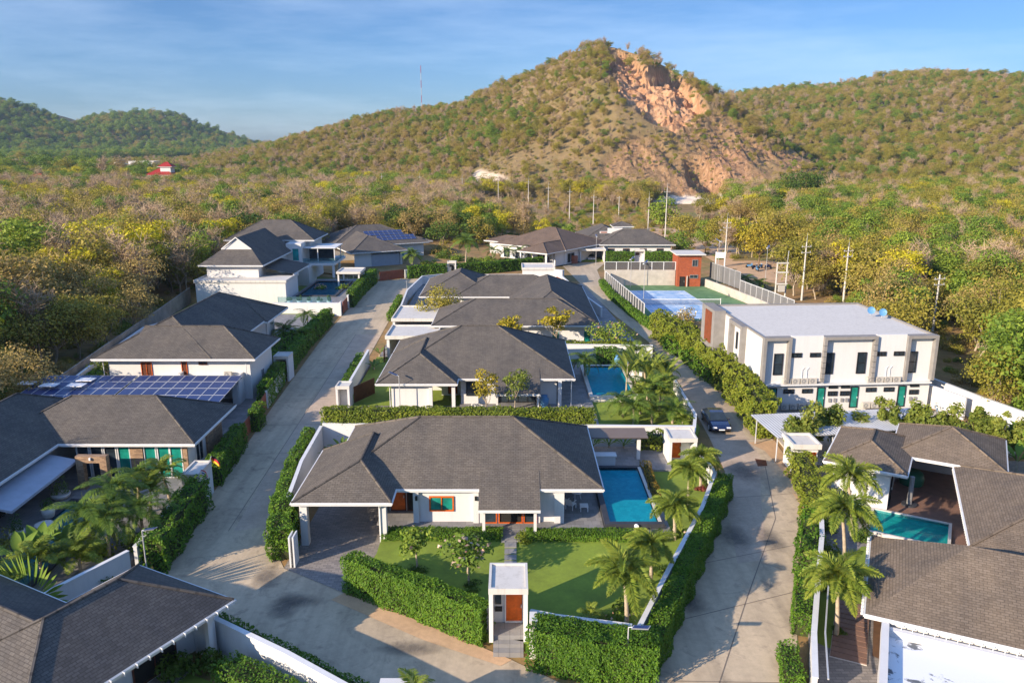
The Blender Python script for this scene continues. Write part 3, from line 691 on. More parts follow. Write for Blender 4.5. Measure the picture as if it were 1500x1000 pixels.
def hill_mesh(name, x0, x1, y0, y1, step):
    nx, ny = int((x1 - x0) / step) + 1, int((y1 - y0) / step) + 1
    X, Y = np.meshgrid(np.linspace(x0, x1, nx), np.linspace(y0, y1, ny)); Z = hill_h(name, X, Y)
    bare = np.zeros_like(X); scr = np.zeros_like(X); pale = np.zeros_like(X)
    if name == 'main_hill':
        P = RID[name][0]; front = Y < np.interp(X, P[:, 0], P[:, 1]) - 3
        px, py, up, sc, pl = quarry(X, Y, Z)
        up &= front; sc &= front; pl &= front
        def soft(a, k):
            a = a.astype(float)
            for _ in range(k): a = (a + np.roll(a, 1, 0) + np.roll(a, -1, 0) + np.roll(a, 1, 1) + np.roll(a, -1, 1)) / 5
            return a
        us, ss = soft(up, 1), soft(sc, 3); pat = np.clip(.5 + .8 * fbm(X, Z * 1.3, .09, 41, 4), 0, 1); bare = np.clip(soft(up, 4) * 1.7, 0, 1); scr = ss * (.35 + .65 * pat); pale = soft(pl, 1)
        rough = np.abs(fbm(X, Z * 1.2, .11, 21, 4)); cr = np.abs(fbm(X + Y * .3, Z * .35, .2, 3, 4))
        rg2 = np.abs(fbm(X + .4 * Z, Z * .5, .55, 51, 3)); rg3 = np.abs(fbm(X - .3 * Z, Z * .8, 1.1, 52, 3)); led = (Z * .14 + .6 * rough) % 1.0; Z = Z - us * (4.5 * rough + 3.5 * cr + 2.6 * rg2 + 1.3 * rg3 + 1.6 * led + 2 + np.clip((175 - py) / 100, 0, 1) * 5) - ss * (2.8 * rough + 1.8 * cr + 1.2 * rg2 + .7 * rg3)
        notch = soft(poly_in(px, py, [(1006, 222), (1030, 226), (1058, 246), (1062, 268), (1040, 276), (1012, 268)]) & front, 2)
        Z = Z - notch * 9
        gul = soft(poly_in(px, py, [(884, 78), (894, 80), (902, 110), (912, 128), (904, 132), (886, 112)]) & front, 1); Z = Z - gul * 9
    V = np.stack([X, Y, Z], -1).reshape(-1, 3); i = np.arange(nx * ny).reshape(ny, nx)
    Q = np.stack([i[:-1, :-1], i[:-1, 1:], i[1:, 1:], i[1:, :-1]], -1).reshape(-1, 4)
    me = np_mesh(name, V, Q, M['hill'], smooth=True)
    a = me.attributes.new('bare', 'FLOAT', 'POINT'); a.data.foreach_set('value', bare.ravel().astype(np.float32))
    a = me.attributes.new('scree', 'FLOAT', 'POINT'); a.data.foreach_set('value', scr.ravel().astype(np.float32))
    a = me.attributes.new('pale', 'FLOAT', 'POINT'); a.data.foreach_set('value', pale.ravel().astype(np.float32))
    if name == 'main_hill': fb = bare.ravel()[Q].mean(1) + .6 * scr.ravel()[Q].mean(1); me.polygons.foreach_set('use_smooth', fb < .35)
    o = link('hill', me); tag(o, None, None, kind='structure')
    return o
hill_mesh('main_hill', -440, 300, 375, 960, 1.5)
hill_mesh('right_hill', 60, 1050, 375, 1250, 6)
hill_mesh('far_hill_west', -1800, -620, 1100, 2000, 14)
hill_mesh('far_hill_east', -1300, -450, 1300, 2250, 14)
def terrain(x, y):
    return np.maximum.reduce([hill_h(k, x, y) for k in RID] + [np.zeros_like(x)])

# ------------------------------------------------------------------ lanes and paved surfaces
def sheet(name, pts, z, mat, kind='structure', label=None, cat=None):
    mb = MB(); P = [(p[0], p[1]) for p in pts]
    a = sum(P[i][0] * P[(i + 1) % len(P)][1] - P[(i + 1) % len(P)][0] * P[i][1] for i in range(len(P)))
    if a < 0: P = P[::-1]
    mb.face([(x, y, z) for x, y in P], uv=P); return mb.build(name, M[mat], kind=kind, label=label, cat=cat)
def slab(name, pts, z0, z1, mat, mats=None):
    mb = MB(); mb.prism(pts, z0, z1); return mb.build(name, M[mat], kind='structure')
LANE_W = [(-22.9, 47), (-23.9, 61.3), (-25.2, 80), (-26.8, 108), (-27.4, 135), (-26.9, 150), (-26.6, 157.2), (-21.9, 160.7), (-17, 161.3), (-18.5, 155), (-19.6, 137.6), (-18.9, 112), (-18.3, 90), (-18.2, 76.5), (-18.0, 62.7), (-16.8, 50.5), (-14.9, 46.9)]
FRONT = [(-14.9, 46.9), (-10.2, 44.2), (-4.2, 40.2), (0, 37.4), (3.2, 35.0), (6, 34.2), (3, 30), (-2, 27), (-11.4, 34.6), (-17.3, 39.0), (-20.5, 42.5), (-22.9, 47)]
LANE_E = [(6, 34.2), (7.2, 35.6), (9.3, 40.7), (12.6, 47.6), (16.6, 56.6), (18.0, 62.7), (18.6, 70.7), (19.3, 88.4), (19.0, 107.9), (16.4, 126), (13.4, 155), (11.2, 180), (16, 183), (22, 184), (18.5, 172), (17.6, 151), (18.7, 126), (22.8, 107.9), (23.0, 97.2), (24.6, 80.9), (24.4, 69), (24.0, 62), (22.8, 56.2), (21.5, 52), (18.0, 45.4), (15.9, 39), (14.6, 36), (13, 31), (3, 30)]
sheet('road', FRONT, .004, 'road')
sheet('road', LANE_W, .008, 'road')
sheet('road', LANE_E, .012, 'road')
sheet('road', [(-18.9, 112), (-18.3, 90), (-18.2, 76.5), (-18.0, 62.7), (-17.1, 53), (-19.9, 52), (-20.6, 62), (-21.2, 77), (-21.9, 95), (-22.6, 112)], .016, 'road2')
sheet('road', [(14.9, 47.5), (16.6, 56.6), (18.0, 62.7), (18.6, 70.7), (19.3, 88.4), (22.6, 88.4), (22.3, 76), (22.0, 66), (19.6, 58), (17, 48)], .017, 'road2')
# joints cast across and along the concrete
mb = MB()
def line(p, q, w, z): 
    p, q = Vector(p), Vector(q); d = (q - p).normalized(); n = Vector((-d.y, d.x)) * w / 2
    mb.face([(*(p - n), z), (*(q - n), z), (*(q + n), z), (*(p + n), z)])
for y in (66.5, 74, 82, 90, 98, 106, 122, 132): line((-24.4 - (y - 66) * .04, y), (-18.3, y + .3), .05, .022)
for a, b in (((-20.3, 52), (-21.2, 77)), ((-21.2, 77), (-22.6, 112)), ((14.4, 43.5), (19.5, 54)), ((14.4, 43.5), (9.5, 33)), ((19.5, 54), (21.8, 64))): line(a, b, .06, .022)
for a, b in (((9.6, 41), (17.3, 44)), ((12.6, 47.5), (21, 50.5)), ((17.2, 57.5), (23.6, 58.5)), ((18.6, 70.7), (24.2, 70)), ((7.3, 35.7), (15, 35.5))): line(a, b, .06, .022)
mb.build('road_joints', M['joint'], kind='structure')
def stain(name, cx, cy, w, h, z):
    mb = MB(); mb.face([(cx - w, cy - h, z), (cx + w, cy - h, z), (cx + w, cy + h, z), (cx - w, cy + h, z)], uv=[(0, 0), (1, 0), (1, 1), (0, 1)]); mb.build(name, M['wet'], kind='structure')
for i, (px, py, w, h) in enumerate(((392, 845, 1.3, 1.9), (418, 888, 1.4, 2.2), (1075, 785, 1.6, 3.0), (1090, 690, 2.2, 3.2), (1130, 790, 1.2, 2.6), (1010, 880, 1.5, 2.0), (440, 880, 2.2, 1.0), (600, 950, 2.5, 1.0), (480, 640, .8, 3.2))):
    q = G(px, py); stain('road_stain', q[0], q[1], w, h, .024 + .002 * i)
mb = MB(); mb.prism(GX([(1106, 672), (1122, 674), (1124, 682), (1110, 683)]), .018, .03); mb.build('road_cover', M['dwood'], kind='structure')
# bare strips beside the lanes
sheet('verge', [(-10.2, 44.2), (-4.2, 40.2), (0, 37.4), (-.6, 36.9), (-5, 39.2), (-11, 43.2)], .021, 'dirt')
sheet('verge', GX([(1095, 648), (1135, 645), (1180, 720), (1160, 705), (1120, 660)]), .022, 'dirt')
sheet('verge', GX([(1160, 720), (1187, 742), (1184, 800), (1172, 800), (1176, 745)]), .022, 'dirt')
sheet('dirt_lot', [(44, 166), (50, 185), (60, 186), (70, 176), (64, 164), (52, 155)], .01, 'dirt')
sheet('dirt_track', [(19, 208), (26, 240), (43, 262), (60, 250), (52, 225), (40, 200)], .01, 'dirt')
sheet('sand_patch', GX([(925, 356), (990, 338), (1060, 345), (1085, 372), (1060, 392), (1010, 362)]), .012, 'dirt')
# drive and plots
sheet('driveway', [(-14.9, 46.9), (-10.0, 43.7), (-9.0, 47.9), (-9.0, 60), (-14.6, 60)], .03, 'paver')
slab('lawn', [(-9.0, 47.9), (-9.7, 44.0), (-1.2, 38.9), (1.0, 38.2), (6.6, 37.6), (12.6, 50.2), (16.2, 58.2), (15, 66), (-9.0, 66)], -.1, .5, 'grass')
slab('terrace', [(-9.3, 51.0), (6.3, 51.0), (6.3, 49.9), (11.1, 49.9), (11.1, 66.5), (-9.3, 66.5)], .1, .72, 'terrace')
slab('terrace', [(11.1, 61.5), (13.3, 61.5), (13.3, 66), (11.1, 66)], .1, .66, 'terrace')
mb = MB()
for i in range(7): mb.box(-.5, 44.6 + i * .82, .4, .3, 45.3 + i * .82, .53 + (.06 * (i - 4) if i > 4 else 0))
mb.build('path', M['terrace'], kind='structure')
slab('path', [(-.75, 49.4), (.55, 49.4), (.55, 51.0), (-.75, 51.0)], .3, .62, 'terrace')
# neighbouring plots
slab('lawn', [(-17.2, 68.9), (16.6, 68.2), (18.0, 72), (18.4, 90), (18.0, 98), (-17.2, 98)], -.1, .45, 'grass')
slab('terrace', [(-5.4, 71.2), (8.4, 71.2), (8.4, 95), (-5.4, 95)], .1, .62, 'terrace')
sheet('driveway', [(-17.9, 71), (-5.5, 71), (-5.5, 78.6), (-17.9, 78.6)], .47, 'paver')
slab('terrace', [(-17, 98.3), (17.6, 98.3), (15.6, 128), (13.6, 152), (-17.6, 152)], -.1, .4, 'terrace')
slab('terrace', [(-47, 40), (-25.0, 40), (-24.6, 60), (-26, 79), (-47, 79)], -.1, .5, 'terrace')
slab('terrace', [(-50, 79.2), (-27, 79.2), (-28.6, 124), (-52, 124)], -.1, .45, 'terrace')
slab('lawn', [(-54, 124.3), (-28.4, 124.3), (-28.8, 154), (-54, 170)], -.1, .4, 'grass')
slab('lawn', [(-46, 171), (-26.8, 158), (-21.8, 161.6), (-8, 168), (8, 177), (11.2, 180.6), (14, 181), (14, 215), (-46, 215)], -.1, .3, 'ground')
slab('lawn', [(15, 184.2), (39, 184.4), (40, 215), (15, 215)], -.1, .3, 'grass')
slab('terrace', [(24.6, 63.5), (45, 66), (44, 78), (25, 77.4)], -.1, .15, 'conc')
slab('terrace', [(24.2, 62.5), (23.0, 56.2), (18.4, 45.4), (16.4, 38.6), (14.6, 32), (36, 20), (50, 45), (45, 64), (34, 65.6)], -.1, .3, 'paver')
sheet('terrace', GX([(1285, 725), (1305, 690), (1390, 680), (1430, 720), (1440, 800), (1280, 790)], .32), .33, 'tilewood')
sheet('lawn', GX([(1200, 860), (1262, 800), (1300, 800), (1240, 960), (1195, 940)], .31), .32, 'grass')
sheet('planting_bed', GX([(1280, 896), (1292, 898), (1290, 965), (1278, 960)], .33), .34, 'soil')
sheet('lawn', [(-17.2, 36.4), (-11.4, 33.6), (-9, 30), (-13, 27), (-18, 30)], .03, 'grass')
slab('terrace', [(-19.5, 38.0), (-16.9, 36.3), (-20, 29), (-27, 31)], -.1, .2, 'paver')
# ------------------------------------------------------------------ houses
def facemap(face, wall):
    if face == '-y': return lambda u, d, z: (u, wall - d, z)
    if face == '+y': return lambda u, d, z: (-u, wall + d, z)
    if face == '+x': return lambda u, d, z: (wall + d, u, z)
    if face == '-x': return lambda u, d, z: (wall - d, -u, z)
def fbox(mb, f, u0, u1, d0, d1, z0, z1, m=0):
    P = [f(u, d, z) for u in (u0, u1) for d in (d0, d1) for z in (z0, z1)]
    mb.box(*[min(p[i] for p in P) for i in range(3)], *[max(p[i] for p in P) for i in range(3)], m)
def opening(par, name, face, c, z0, w, h, wall, fm='fascia', pm='glass', bars=1, hbars=0, fw=.07, dep=.09, handle=False, label=None, leaf=None):
    """window or door: a frame standing proud of the wall, the pane or leaf set back inside it"""
    if face in ('+y', '-x'): c = -c
    f = facemap(face, wall); mb = MB()
    fbox(mb, f, c - w / 2, c - w / 2 + fw, .003, dep, z0, z0 + h); fbox(mb, f, c + w / 2 - fw, c + w / 2, .003, dep, z0, z0 + h)
    fbox(mb, f, c - w / 2 + fw, c + w / 2 - fw, .003, dep, z0 + h - fw, z0 + h); fbox(mb, f, c - w / 2 + fw, c + w / 2 - fw, .003, dep, z0, z0 + fw)
    for i in range(1, bars + 1): u = c - w / 2 + w * i / (bars + 1); fbox(mb, f, u - fw / 3, u + fw / 3, .02, dep * .85, z0 + fw, z0 + h - fw)
    for i in range(1, hbars + 1): zz = z0 + h * i / (hbars + 1); fbox(mb, f, c - w / 2 + fw, c + w / 2 - fw, .02, dep * .8, zz - fw / 3, zz + fw / 3)
    o = mb.build(name, M[fm], par)
    if label: o['label'] = label
    p = MB(); fbox(p, f, c - w / 2 + fw, c + w / 2 - fw, .004, .018, z0 + fw, z0 + h - fw); p.build(leaf or ('pane' if name == 'window' else 'leaf'), M[pm], o)
    if handle:
        p = MB(); fbox(p, f, c + w * .36, c + w * .36 + .04, .02, dep + .05, z0 + h * .45, z0 + h * .45 + .18); p.build('handle', M['metal'], o)
    return o

class House:
    def __init__(s, name, label, loc, rot=0.0, local=False, roof='shing', cat='house', group=None):
        s.t = thing(name, label, cat, loc, group, rot, local); s.r = MB(); s.fa = MB(); s.so = MB(); s.w = MB(); s.rm = roof; s.k = 0; s.cols = 0
    def hip(s, x0, x1, y0, y1, ze, p=.49, ridge=None, rz=None, soffit=True, nocap=()):
        """hipped roof; ridge = (x, y), (x, y) or worked out from the pitch"""
        s.k += 1; ze = ze + .0035 * s.k
        w, d = x1 - x0, y1 - y0
        if ridge is None:
            h = min(w, d) / 2
            ridge = ((x0 + h, (y0 + y1) / 2), (x1 - h, (y0 + y1) / 2)) if w >= d else (((x0 + x1) / 2, y0 + h), ((x0 + x1) / 2, y1 - h))
            rz = ze + p * h
        (ax, ay), (bx, by) = ridge; A, B = (ax, ay, rz), (bx, by, rz)
        c = [(x0, y0, ze), (x1, y0, ze), (x1, y1, ze), (x0, y1, ze)]
        along = abs(bx - ax) >= abs(by - ay)
        if along: F = [[c[0], c[1], B, A], [c[1], c[2], B], [c[2], c[3], A, B], [c[3], c[0], A]]
        else: F = [[c[0], c[1], A], [c[1], c[2], B, A], [c[2], c[3], B], [c[3], c[0], A, B]]
        for q in F: s.r.face(q)
        for qi, q in enumerate([(c[0], A), (c[1], B if along else A), (c[2], B), (c[3], A if along else B), (A, B)]):
            if qi in nocap: continue
            q = [Vector(v) + Vector((0, 0, .015)) for v in q]
            if (q[1] - q[0]).length > .05: s.r.cyl(q[0], q[1], .085, n=5, smooth=False)
        s.eaves(x0, x1, y0, y1, ze, soffit)
        return rz
    def eaves(s, x0, x1, y0, y1, ze, soffit=True):
        t = .03
        for q in ((x0 - t, y0 - t, x1 + t, y0 + .03), (x0 - t, y1 - .03, x1 + t, y1 + t), (x0 - t, y0 + .031, x0 + .03, y1 - .031), (x1 - .03, y0 + .031, x1 + t, y1 - .031)):
            s.fa.box(q[0], q[1], ze - .24, q[2], q[3], ze - .005)
        g = .09   # gutter lip
        for q in ((x0 - g, y0 - g, x1 + g, y0 - t - .002), (x0 - g, y1 + t + .002, x1 + g, y1 + g), (x0 - g, y0 - t, x0 - t - .002, y1 + t), (x1 + t + .002, y0 - t, x1 + g, y1 + t)):
            s.fa.box(q[0], q[1], ze - .13, q[2], q[3], ze - .03)
        if soffit: s.so.face([(x0, y1, ze - .2), (x1, y1, ze - .2), (x1, y0, ze - .2), (x0, y0, ze - .2)])
    def shed(s, P, thick=.22):
        """single-slope piece: P = eave a, eave b, top b, top a"""
        s.r.face(P); lo = [(x, y, z - .18) for x, y, z in P]; s.so.face(lo[::-1])
        for i in (0, 1, 3):
            a, b = P[i], P[(i + 1) % 4]; l0, l1 = (a[0], a[1], a[2] - .22), (b[0], b[1], b[2] - .22)
            s.fa.face([l0, l1, b, a])
    def wall(s, x0, y0, x1, y1, z0, z1): s.w.box(x0, y0, z0, x1, y1, z1); return s
    def col(s, x, y, z0, z1, w=.4):
        mb = MB(); mb.box(x - w / 2, y - w / 2, z0, x + w / 2, y + w / 2, z1); return mb.build('column', M['white'], s.t)
    def win(s, *a, **k): return opening(s.t, 'window', *a, **k)
    def door(s, *a, **k): return opening(s.t, 'door', *a, handle=True, **k)
    def part(s, name, mb, mat): return mb.build(name, M[mat], s.t)
    def done(s, wallm='white'):
        if s.w.f: s.w.build('wall', M[wallm], s.t)
        if s.r.f: s.r.build('roof', M[s.rm], s.t)
        if s.fa.f: s.fa.build('fascia', M['fascia'], s.t)
        if s.so.f: s.so.build('soffit', M['soffit'], s.t)
        return s.t
def downpipe(h, x, y, z0, z1):
    mb = MB(); mb.tube([(x, y - .3, z1), (x, y, z1 - .35), (x, y, z0)], .045, n=6); mb.build('downpipe', M['fascia'], h.t)

# --- the front villa
h = House('villa', 'large front villa with grey hipped roof, carport and blue pool beside it', (-3.5, 58, 0))
h.hip(-13.4, 6.4, 51.7, 64.4, 3.4)
h.hip(-14.9, -8.15, 49.5, 59, 3.4, ridge=((-10.75, 52.9), (-10.75, 58.4)), rz=5.08)
h.shed([(-2.3, 49.95, 2.64), (1.95, 49.95, 2.64), (1.95, 53.2, 3.4 + 1.5 * .49 + .03), (-2.3, 53.2, 3.4 + 1.5 * .49 + .03)])
h.wall(-6.95, 52.1, -2.35, 63.4, .6, 3.2).wall(2.0, 52.1, 3.7, 63.4, .6, 3.2).wall(-9.0, 53.9, -6.951, 63.39, .6, 3.19).wall(-2.349, 51.9, 1.999, 63.38, .6, 3.195).wall(-13.0, 60, -9.001, 63.41, .1, 3.18)
h.wall(-7.0, 51.9, -6.6, 52.098, .6, 3.2).wall(-2.75, 51.85, -2.36, 52.098, .6, 3.2).wall(3.0, 51.85, 3.69, 52.097, .6, 3.2)
h.win('-y', -5.0, 1.55, 1.75, 1.15, 52.1, 'wood', 'gglass', fw=.1)
h.door('-y', -8.35, .72, 1.15, 2.3, 53.9, 'dwood', 'wood', bars=0)
h.door('-y', -7.35, .72, .7, 2.3, 53.9, 'dwood', 'dark', bars=0)
h.door('-y', -1.55, .72, .95, 2.1, 51.9, 'wood', 'glass', bars=0)
h.door('-y', -.1, .72, 1.7, 2.1, 51.9, 'wood', 'dark', bars=0)
h.door('-y', 1.3, .72, .95, 2.1, 51.9, 'wood', 'glass', bars=0)
h.win('+x', 58, .75, 3.6, 2.3, 3.7, 'dwood', 'glass', bars=2)
for x, y in ((-14.25, 50.15), (-8.85, 50.15)): h.col(x, y, .03, 3.17, .5)
for x in (-1.95, 1.6): h.col(x, 50.3, .5, 2.45, .2)
mb = MB(); mb.box(-9.4, 52.3, .5, -8.95, 53.6, .62); mb.box(-9.7, 52.3, .3, -9.401, 53.6, .46); h.part('step', mb, 'terrace')
for x in (-6.75, -2.55): 
    mb = MB(); mb.box(x - .08, 51.72, 2.5, x + .08, 51.897 if x < -5 else 51.847, 2.8); h.part('wall_lamp', mb, 'black')
downpipe(h, -9.0, 49.85, .1, 3.2); downpipe(h, 3.5, 52.1, .7, 3.2)
h.done()

# --- the middle villa
h = House('villa', 'middle villa with grey hipped roof behind the bright hedge, small light-blue pool at its side', (-3.5, 85, 0), roof='shing_m')
h.hip(-13.6, 6.4, 77.9, 94, 3.6, .46)
h.hip(-13.6, -5.5, 76.1, 88, 3.6, ridge=((-9.6, 80.2), (-9.6, 87)), rz=5.65)
h.shed([(-1.7, 75.6, 2.70), (2.85, 75.6, 2.70), (2.85, 79.4, 3.6 + 1.5 * .46 + .03), (-1.7, 79.4, 3.6 + 1.5 * .46 + .03)])
h.wall(-5.3, 78.8, -1.6, 92, .45, 3.4).wall(2.9, 78.7, 4.6, 92.01, .45, 3.4).wall(-1.599, 79.2, 2.899, 91.99, .45, 3.39).wall(-12.8, 84, -5.301, 91.98, .45, 3.38)
h.wall(-12.2, 76.9, -8.3, 77.1, .45, 3.3).wall(-7.6, 82.2, -5.302, 83.999, .45, 3.37)
h.door('-y', -6.4, .62, 1.0, 2.15, 82.2, 'dwood', 'wood', bars=0)
h.win('-y', -3.7, 1.5, 2.1, 1.5, 78.8, 'black', 'glass')
h.win('-y', .6, .65, 4.0, 2.2, 79.2, 'black', 'glass', bars=3)
for x in (-5.9, -8.2): h.col(x, 76.7, .45, 3.4, .35)
h.col(-1.5, 75.9, .45, 2.7, .2); h.col(2.6, 75.9, .45, 2.7, .2); h.col(4.9, 77.95, .5, 3.4, .35)
downpipe(h, 6.1, 78.2, .5, 3.4); downpipe(h, -12.3, 76.6, .5, 3.4); h.done()

# --- the villa behind it, two long wings
h = House('villa', 'rear villa of two parallel grey hipped wings joined by a cross wing', (-1, 115, 0), roof='shing_d')
h.hip(-10.6, 11.6, 102.0, 113.2, 3.6, .45)
h.hip(-.4, 11.7, 101.99, 131.5, 3.6, .45, ridge=((5.6, 111.5), (5.6, 126)), rz=6.45)
h.hip(-9, 8.8, 122.2, 133, 3.6, .47)
h.hip(-14.5, -2.5, 122.4, 139, 3.6, .47)
h.wall(-9.8, 103, 10.8, 112.2, .4, 3.4).wall(.6, 112.201, 10.5, 130.5, .4, 3.39).wall(-8.2, 123.2, 8, 132, .4, 3.38)
h.wall(-9, 116.2, .5, 116.4, .4, 3.0)
for x, w in ((1.6, 1.1), (5.8, 1.0), (10, 1.0)): h.door('-y', x, .5, w, 2.2, 103, 'fascia', 'gglass' if x > 5 else 'dark', bars=0)
h.win('-y', -6, 1.4, 1.6, 1.2, 103, 'black', 'glass'); h.win('-y', -2, 1.4, 1.6, 1.2, 103, 'black', 'glass')
h.done()
# its flat white annexes
def flatbox(name, label, x0, y0, x1, y1, z1, cat='outbuilding', open_front=False, z0=.0, rot=0, group=None, ledge=.25):
    t = thing(name, label, cat, ((x0 + x1) / 2, (y0 + y1) / 2, z0), group)
    w = MB()
    if open_front:
        w.box(x0, y0 + .3, z0, x0 + .25, y1, z1 - .4); w.box(x1 - .25, y0 + .3, z0, x1, y1, z1 - .4); w.box(x0 + .25, y1 - .2, z0, x1 - .25, y1 - .001, z1 - .4)
        for x in (x0 + .15, x1 - .15):
            c = MB(); c.box(x - .17, y0 - .05, z0, x + .17, y0 + .295, z1 - .4); c.build('column', M['white'], t)
    else: w.box(x0, y0, z0, x1, y1, z1 - .4)
    w.build('wall', M['white'], t)
    r = MB(); e = .2; r.box(x0 - e, y0 - e, z1 - .4, x1 + e, y1 + e, z1 - .12)
    b = .18
    for q in ((x0 - e, y0 - e, x1 + e, y0 - e + b), (x0 - e, y1 + e - b, x1 + e, y1 + e), (x0 - e, y0 - e + b, x0 - e + b, y1 + e - b), (x1 + e - b, y0 - e + b, x1 + e, y1 + e - b)):
        r.box(q[0], q[1], z1 - .12, q[2], q[3], z1 + .05)
    r.build('roof', M['whiteroof'], t); return t
flatbox('carport', 'flat white carport roof at the lane bend below the bushy olive tree', -16.6, 108.3, -10.3, 117, 3.2, 'carport', True, .4)
t = flatbox('carport', 'flat white carport in front of the rear villa, tall white pier at its corner', -15.8, 97.6, -9.6, 103.6, 3.3, 'carport', True, .4)
flatbox('garage', 'flat white garage with a blank shaded front below the brown-roofed bungalow', 2.1, 153.6, 8.2, 159.6, 3.3, 'garage', False, .3)
h = None

# --- white two-storey townhouse block
T = thing('townhouse_block', 'white two-storey townhouse block with grey frames, green doors and flat roof', 'building', (25.25, 77.8, 0), rot=R(3.6), local=True)
w = MB(); w.box(0, 0, 0, 18, 16.6, 7.7); w.box(2.86, -.3, 3.3, 6.14, -.001, 8.12); w.box(11.72, -.3, 3.3, 14.84, -.001, 8.12); w.build('wall', M['white'], T)
r = MB(); r.box(.0, .001, 7.7, 18, 16.6, 7.82)
r.build('roof', M['whiteroof'], T)
p = MB()
for q in ((0, 0, 2.85, .3), (6.15, 0, 11.7, .3), (14.85, 0, 18, .3), (0, 16.3, 18, 16.6), (0, .301, .22, 16.299), (17.78, .301, 18, 16.299)): p.box(q[0], q[1], 7.82, q[2], q[3], 8.0)
p.build('parapet', M['grey'], T)
def frame(x0, x1, stripes):
    f = MB(); f.box(x0, -.6, 3.3, x0 + .3, -.002, 7.7); f.box(x1 - .3, -.6, 3.3, x1, -.002, 7.7); f.box(x0, -.6, 7.701, x1, -.002, 8.02)
    o = f.build('facade_frame', M['grey'], T)
    if stripes:
        s = MB()
        for k in range(7):
            for a in (x0, x1 - .3): s.box(a - .004, -.606, 3.6 + k * .58, a + .304, -.3, 3.64 + k * .58)
        s.build('groove', M['black'], o)
frame(-.04, 2.82, False); frame(6.16, 11.7, True); frame(14.86, 18.04, False)
for x in (1.75, 7.05, 10.45, 15.8): opening(T, 'window', '-y', x, 4.0, .95, 2.25, 0, 'black', 'glass', bars=0, hbars=1)
for x in (3.45, 5.4, 12.25, 14.15): opening(T, 'window', '-y', x, 5.9, 1.1, .46, -.3, 'black', 'glass', bars=1)
for x in (3.1, 5.05, 11.8, 13.7): opening(T, 'window', '-y', x, 2.0, 1.1, .46, 0, 'black', 'glass', bars=1)
for x in (.42, 7.75, 9.05, 16.4):
    opening(T, 'window', '-y', x, 2.45, .95, .26, 0, 'black', 'glass', bars=0); opening(T, 'window', '-y', x, 1.65, 1.0, .5, 0, 'black', 'glass', bars=2)
for x in (1.45, 6.5, 10.05, 15.1): opening(T, 'door', '-y', x, .35, .85, 2.25, 0, 'black', 'gglass', bars=0, handle=True)
for x in (.75, 2.35, 7.5, 8.05, 8.8, 9.3, 16.1, 16.6):
    mb = MB(); mb.box(x - .14, -.12, 1.0, x + .14, -.002, 1.38); mb.build('meter_box', M['netgrey'], T)
mb = MB(); mb.box(0, -.55, 2.95, 17.9, -.003, 3.1); mb.build('ledge', M['fascia'], T)
mb = MB()
for x in (4.2, 4.7, 13, 13.4): mb.tube([(x, -.34, 3.6), (x, -.34, 4.6), (x + .2, -.34, 4.8)], .04)
mb.build('pipe', M['fascia'], T)
# side towards the lane
mb = MB(); mb.box(-.55, 4.6, .2, -.002, 5.1, 7.6); mb.box(-.55, 8.3, .2, -.002, 8.8, 7.6); mb.box(-.55, 4.6, 7.601, -.002, 8.8, 8.0); mb.build('side_frame', M['grey'], T)
opening(T, 'window', '-x', 7.3, 4.9, .5, 1.9, 0, 'black', 'glass', bars=0); opening(T, 'window', '-x', 6.0, 1.2, .7, 1.4, 0, 'black', 'glass', bars=0)
mb = MB(); mb.box(-1.3, 11.6, 3.3, -.002, 16.4, 8.25); o = mb.build('bay_box', M['grey'], T)
mb = MB(); mb.box(-1.36, 12.5, 4.2, -1.303, 14.9, 7.9); mb.build('wood_panel', M['rust'], o)
def ac_unit(x, z, label):
    t = thing('air_conditioner', label, 'air conditioner', (0, 0, 0), 'air conditioners on the townhouse block', local=True)
    q = Matrix.Rotation(R(3.6), 3, 'Z') @ Vector((x, -.3, 0)); t.location = (25.25 + q.x, 77.8 + q.y, z); t.rotation_euler = (0, 0, R(3.6))
    ac_parts(t)
ACM = None
def ac_parts(t):
    global ACM
    if ACM is None:
        a = MB(); a.box(-.39, -.16, .04, .39, .16, .6); a.box(-.33, -.14, 0, -.27, .14, .039); a.box(.27, -.14, 0, .33, .14, .039)
        b = MB(); b.cyl((-.1, -.162, .32), (-.1, -.178, .32), .23, n=16); 
        c = MB(); c.cyl((-.1, -.178, .32), (-.1, -.19, .32), .08, n=10); [c.cyl((-.1, -.181, .32), (-.1 + .23 * math.cos(k * .785), -.181, .32 + .23 * math.sin(k * .785)), .012, n=4) for k in range(8)]
        ACM = (a.mesh('casing', M['ac']), b.mesh('fan', M['netgrey']), c.mesh('grille', M['ac']))
    link('casing', ACM[0], t); f = link('fan', ACM[1], t); link('grille', ACM[2], f)
ordn = ['first', 'second', 'third', 'fourth']
for gname, xs, z in (('on the ledge above the first green door', (2.7, 3.6, 4.5, 5.4), 3.1), ('on the ledge at the right half of the facade', (11.5, 12.4, 13.3, 14.2), 3.1),
                     ('on the ground between the first two green doors', (2.7, 3.6, 4.5, 5.4), .35), ('on the ground between the last two green doors', (11.3, 12.2, 13.1, 14.0), .35)):
    for i, x in enumerate(xs): ac_unit(x, z, 'cream air conditioner, %s from left %s' % (ordn[i], gname))
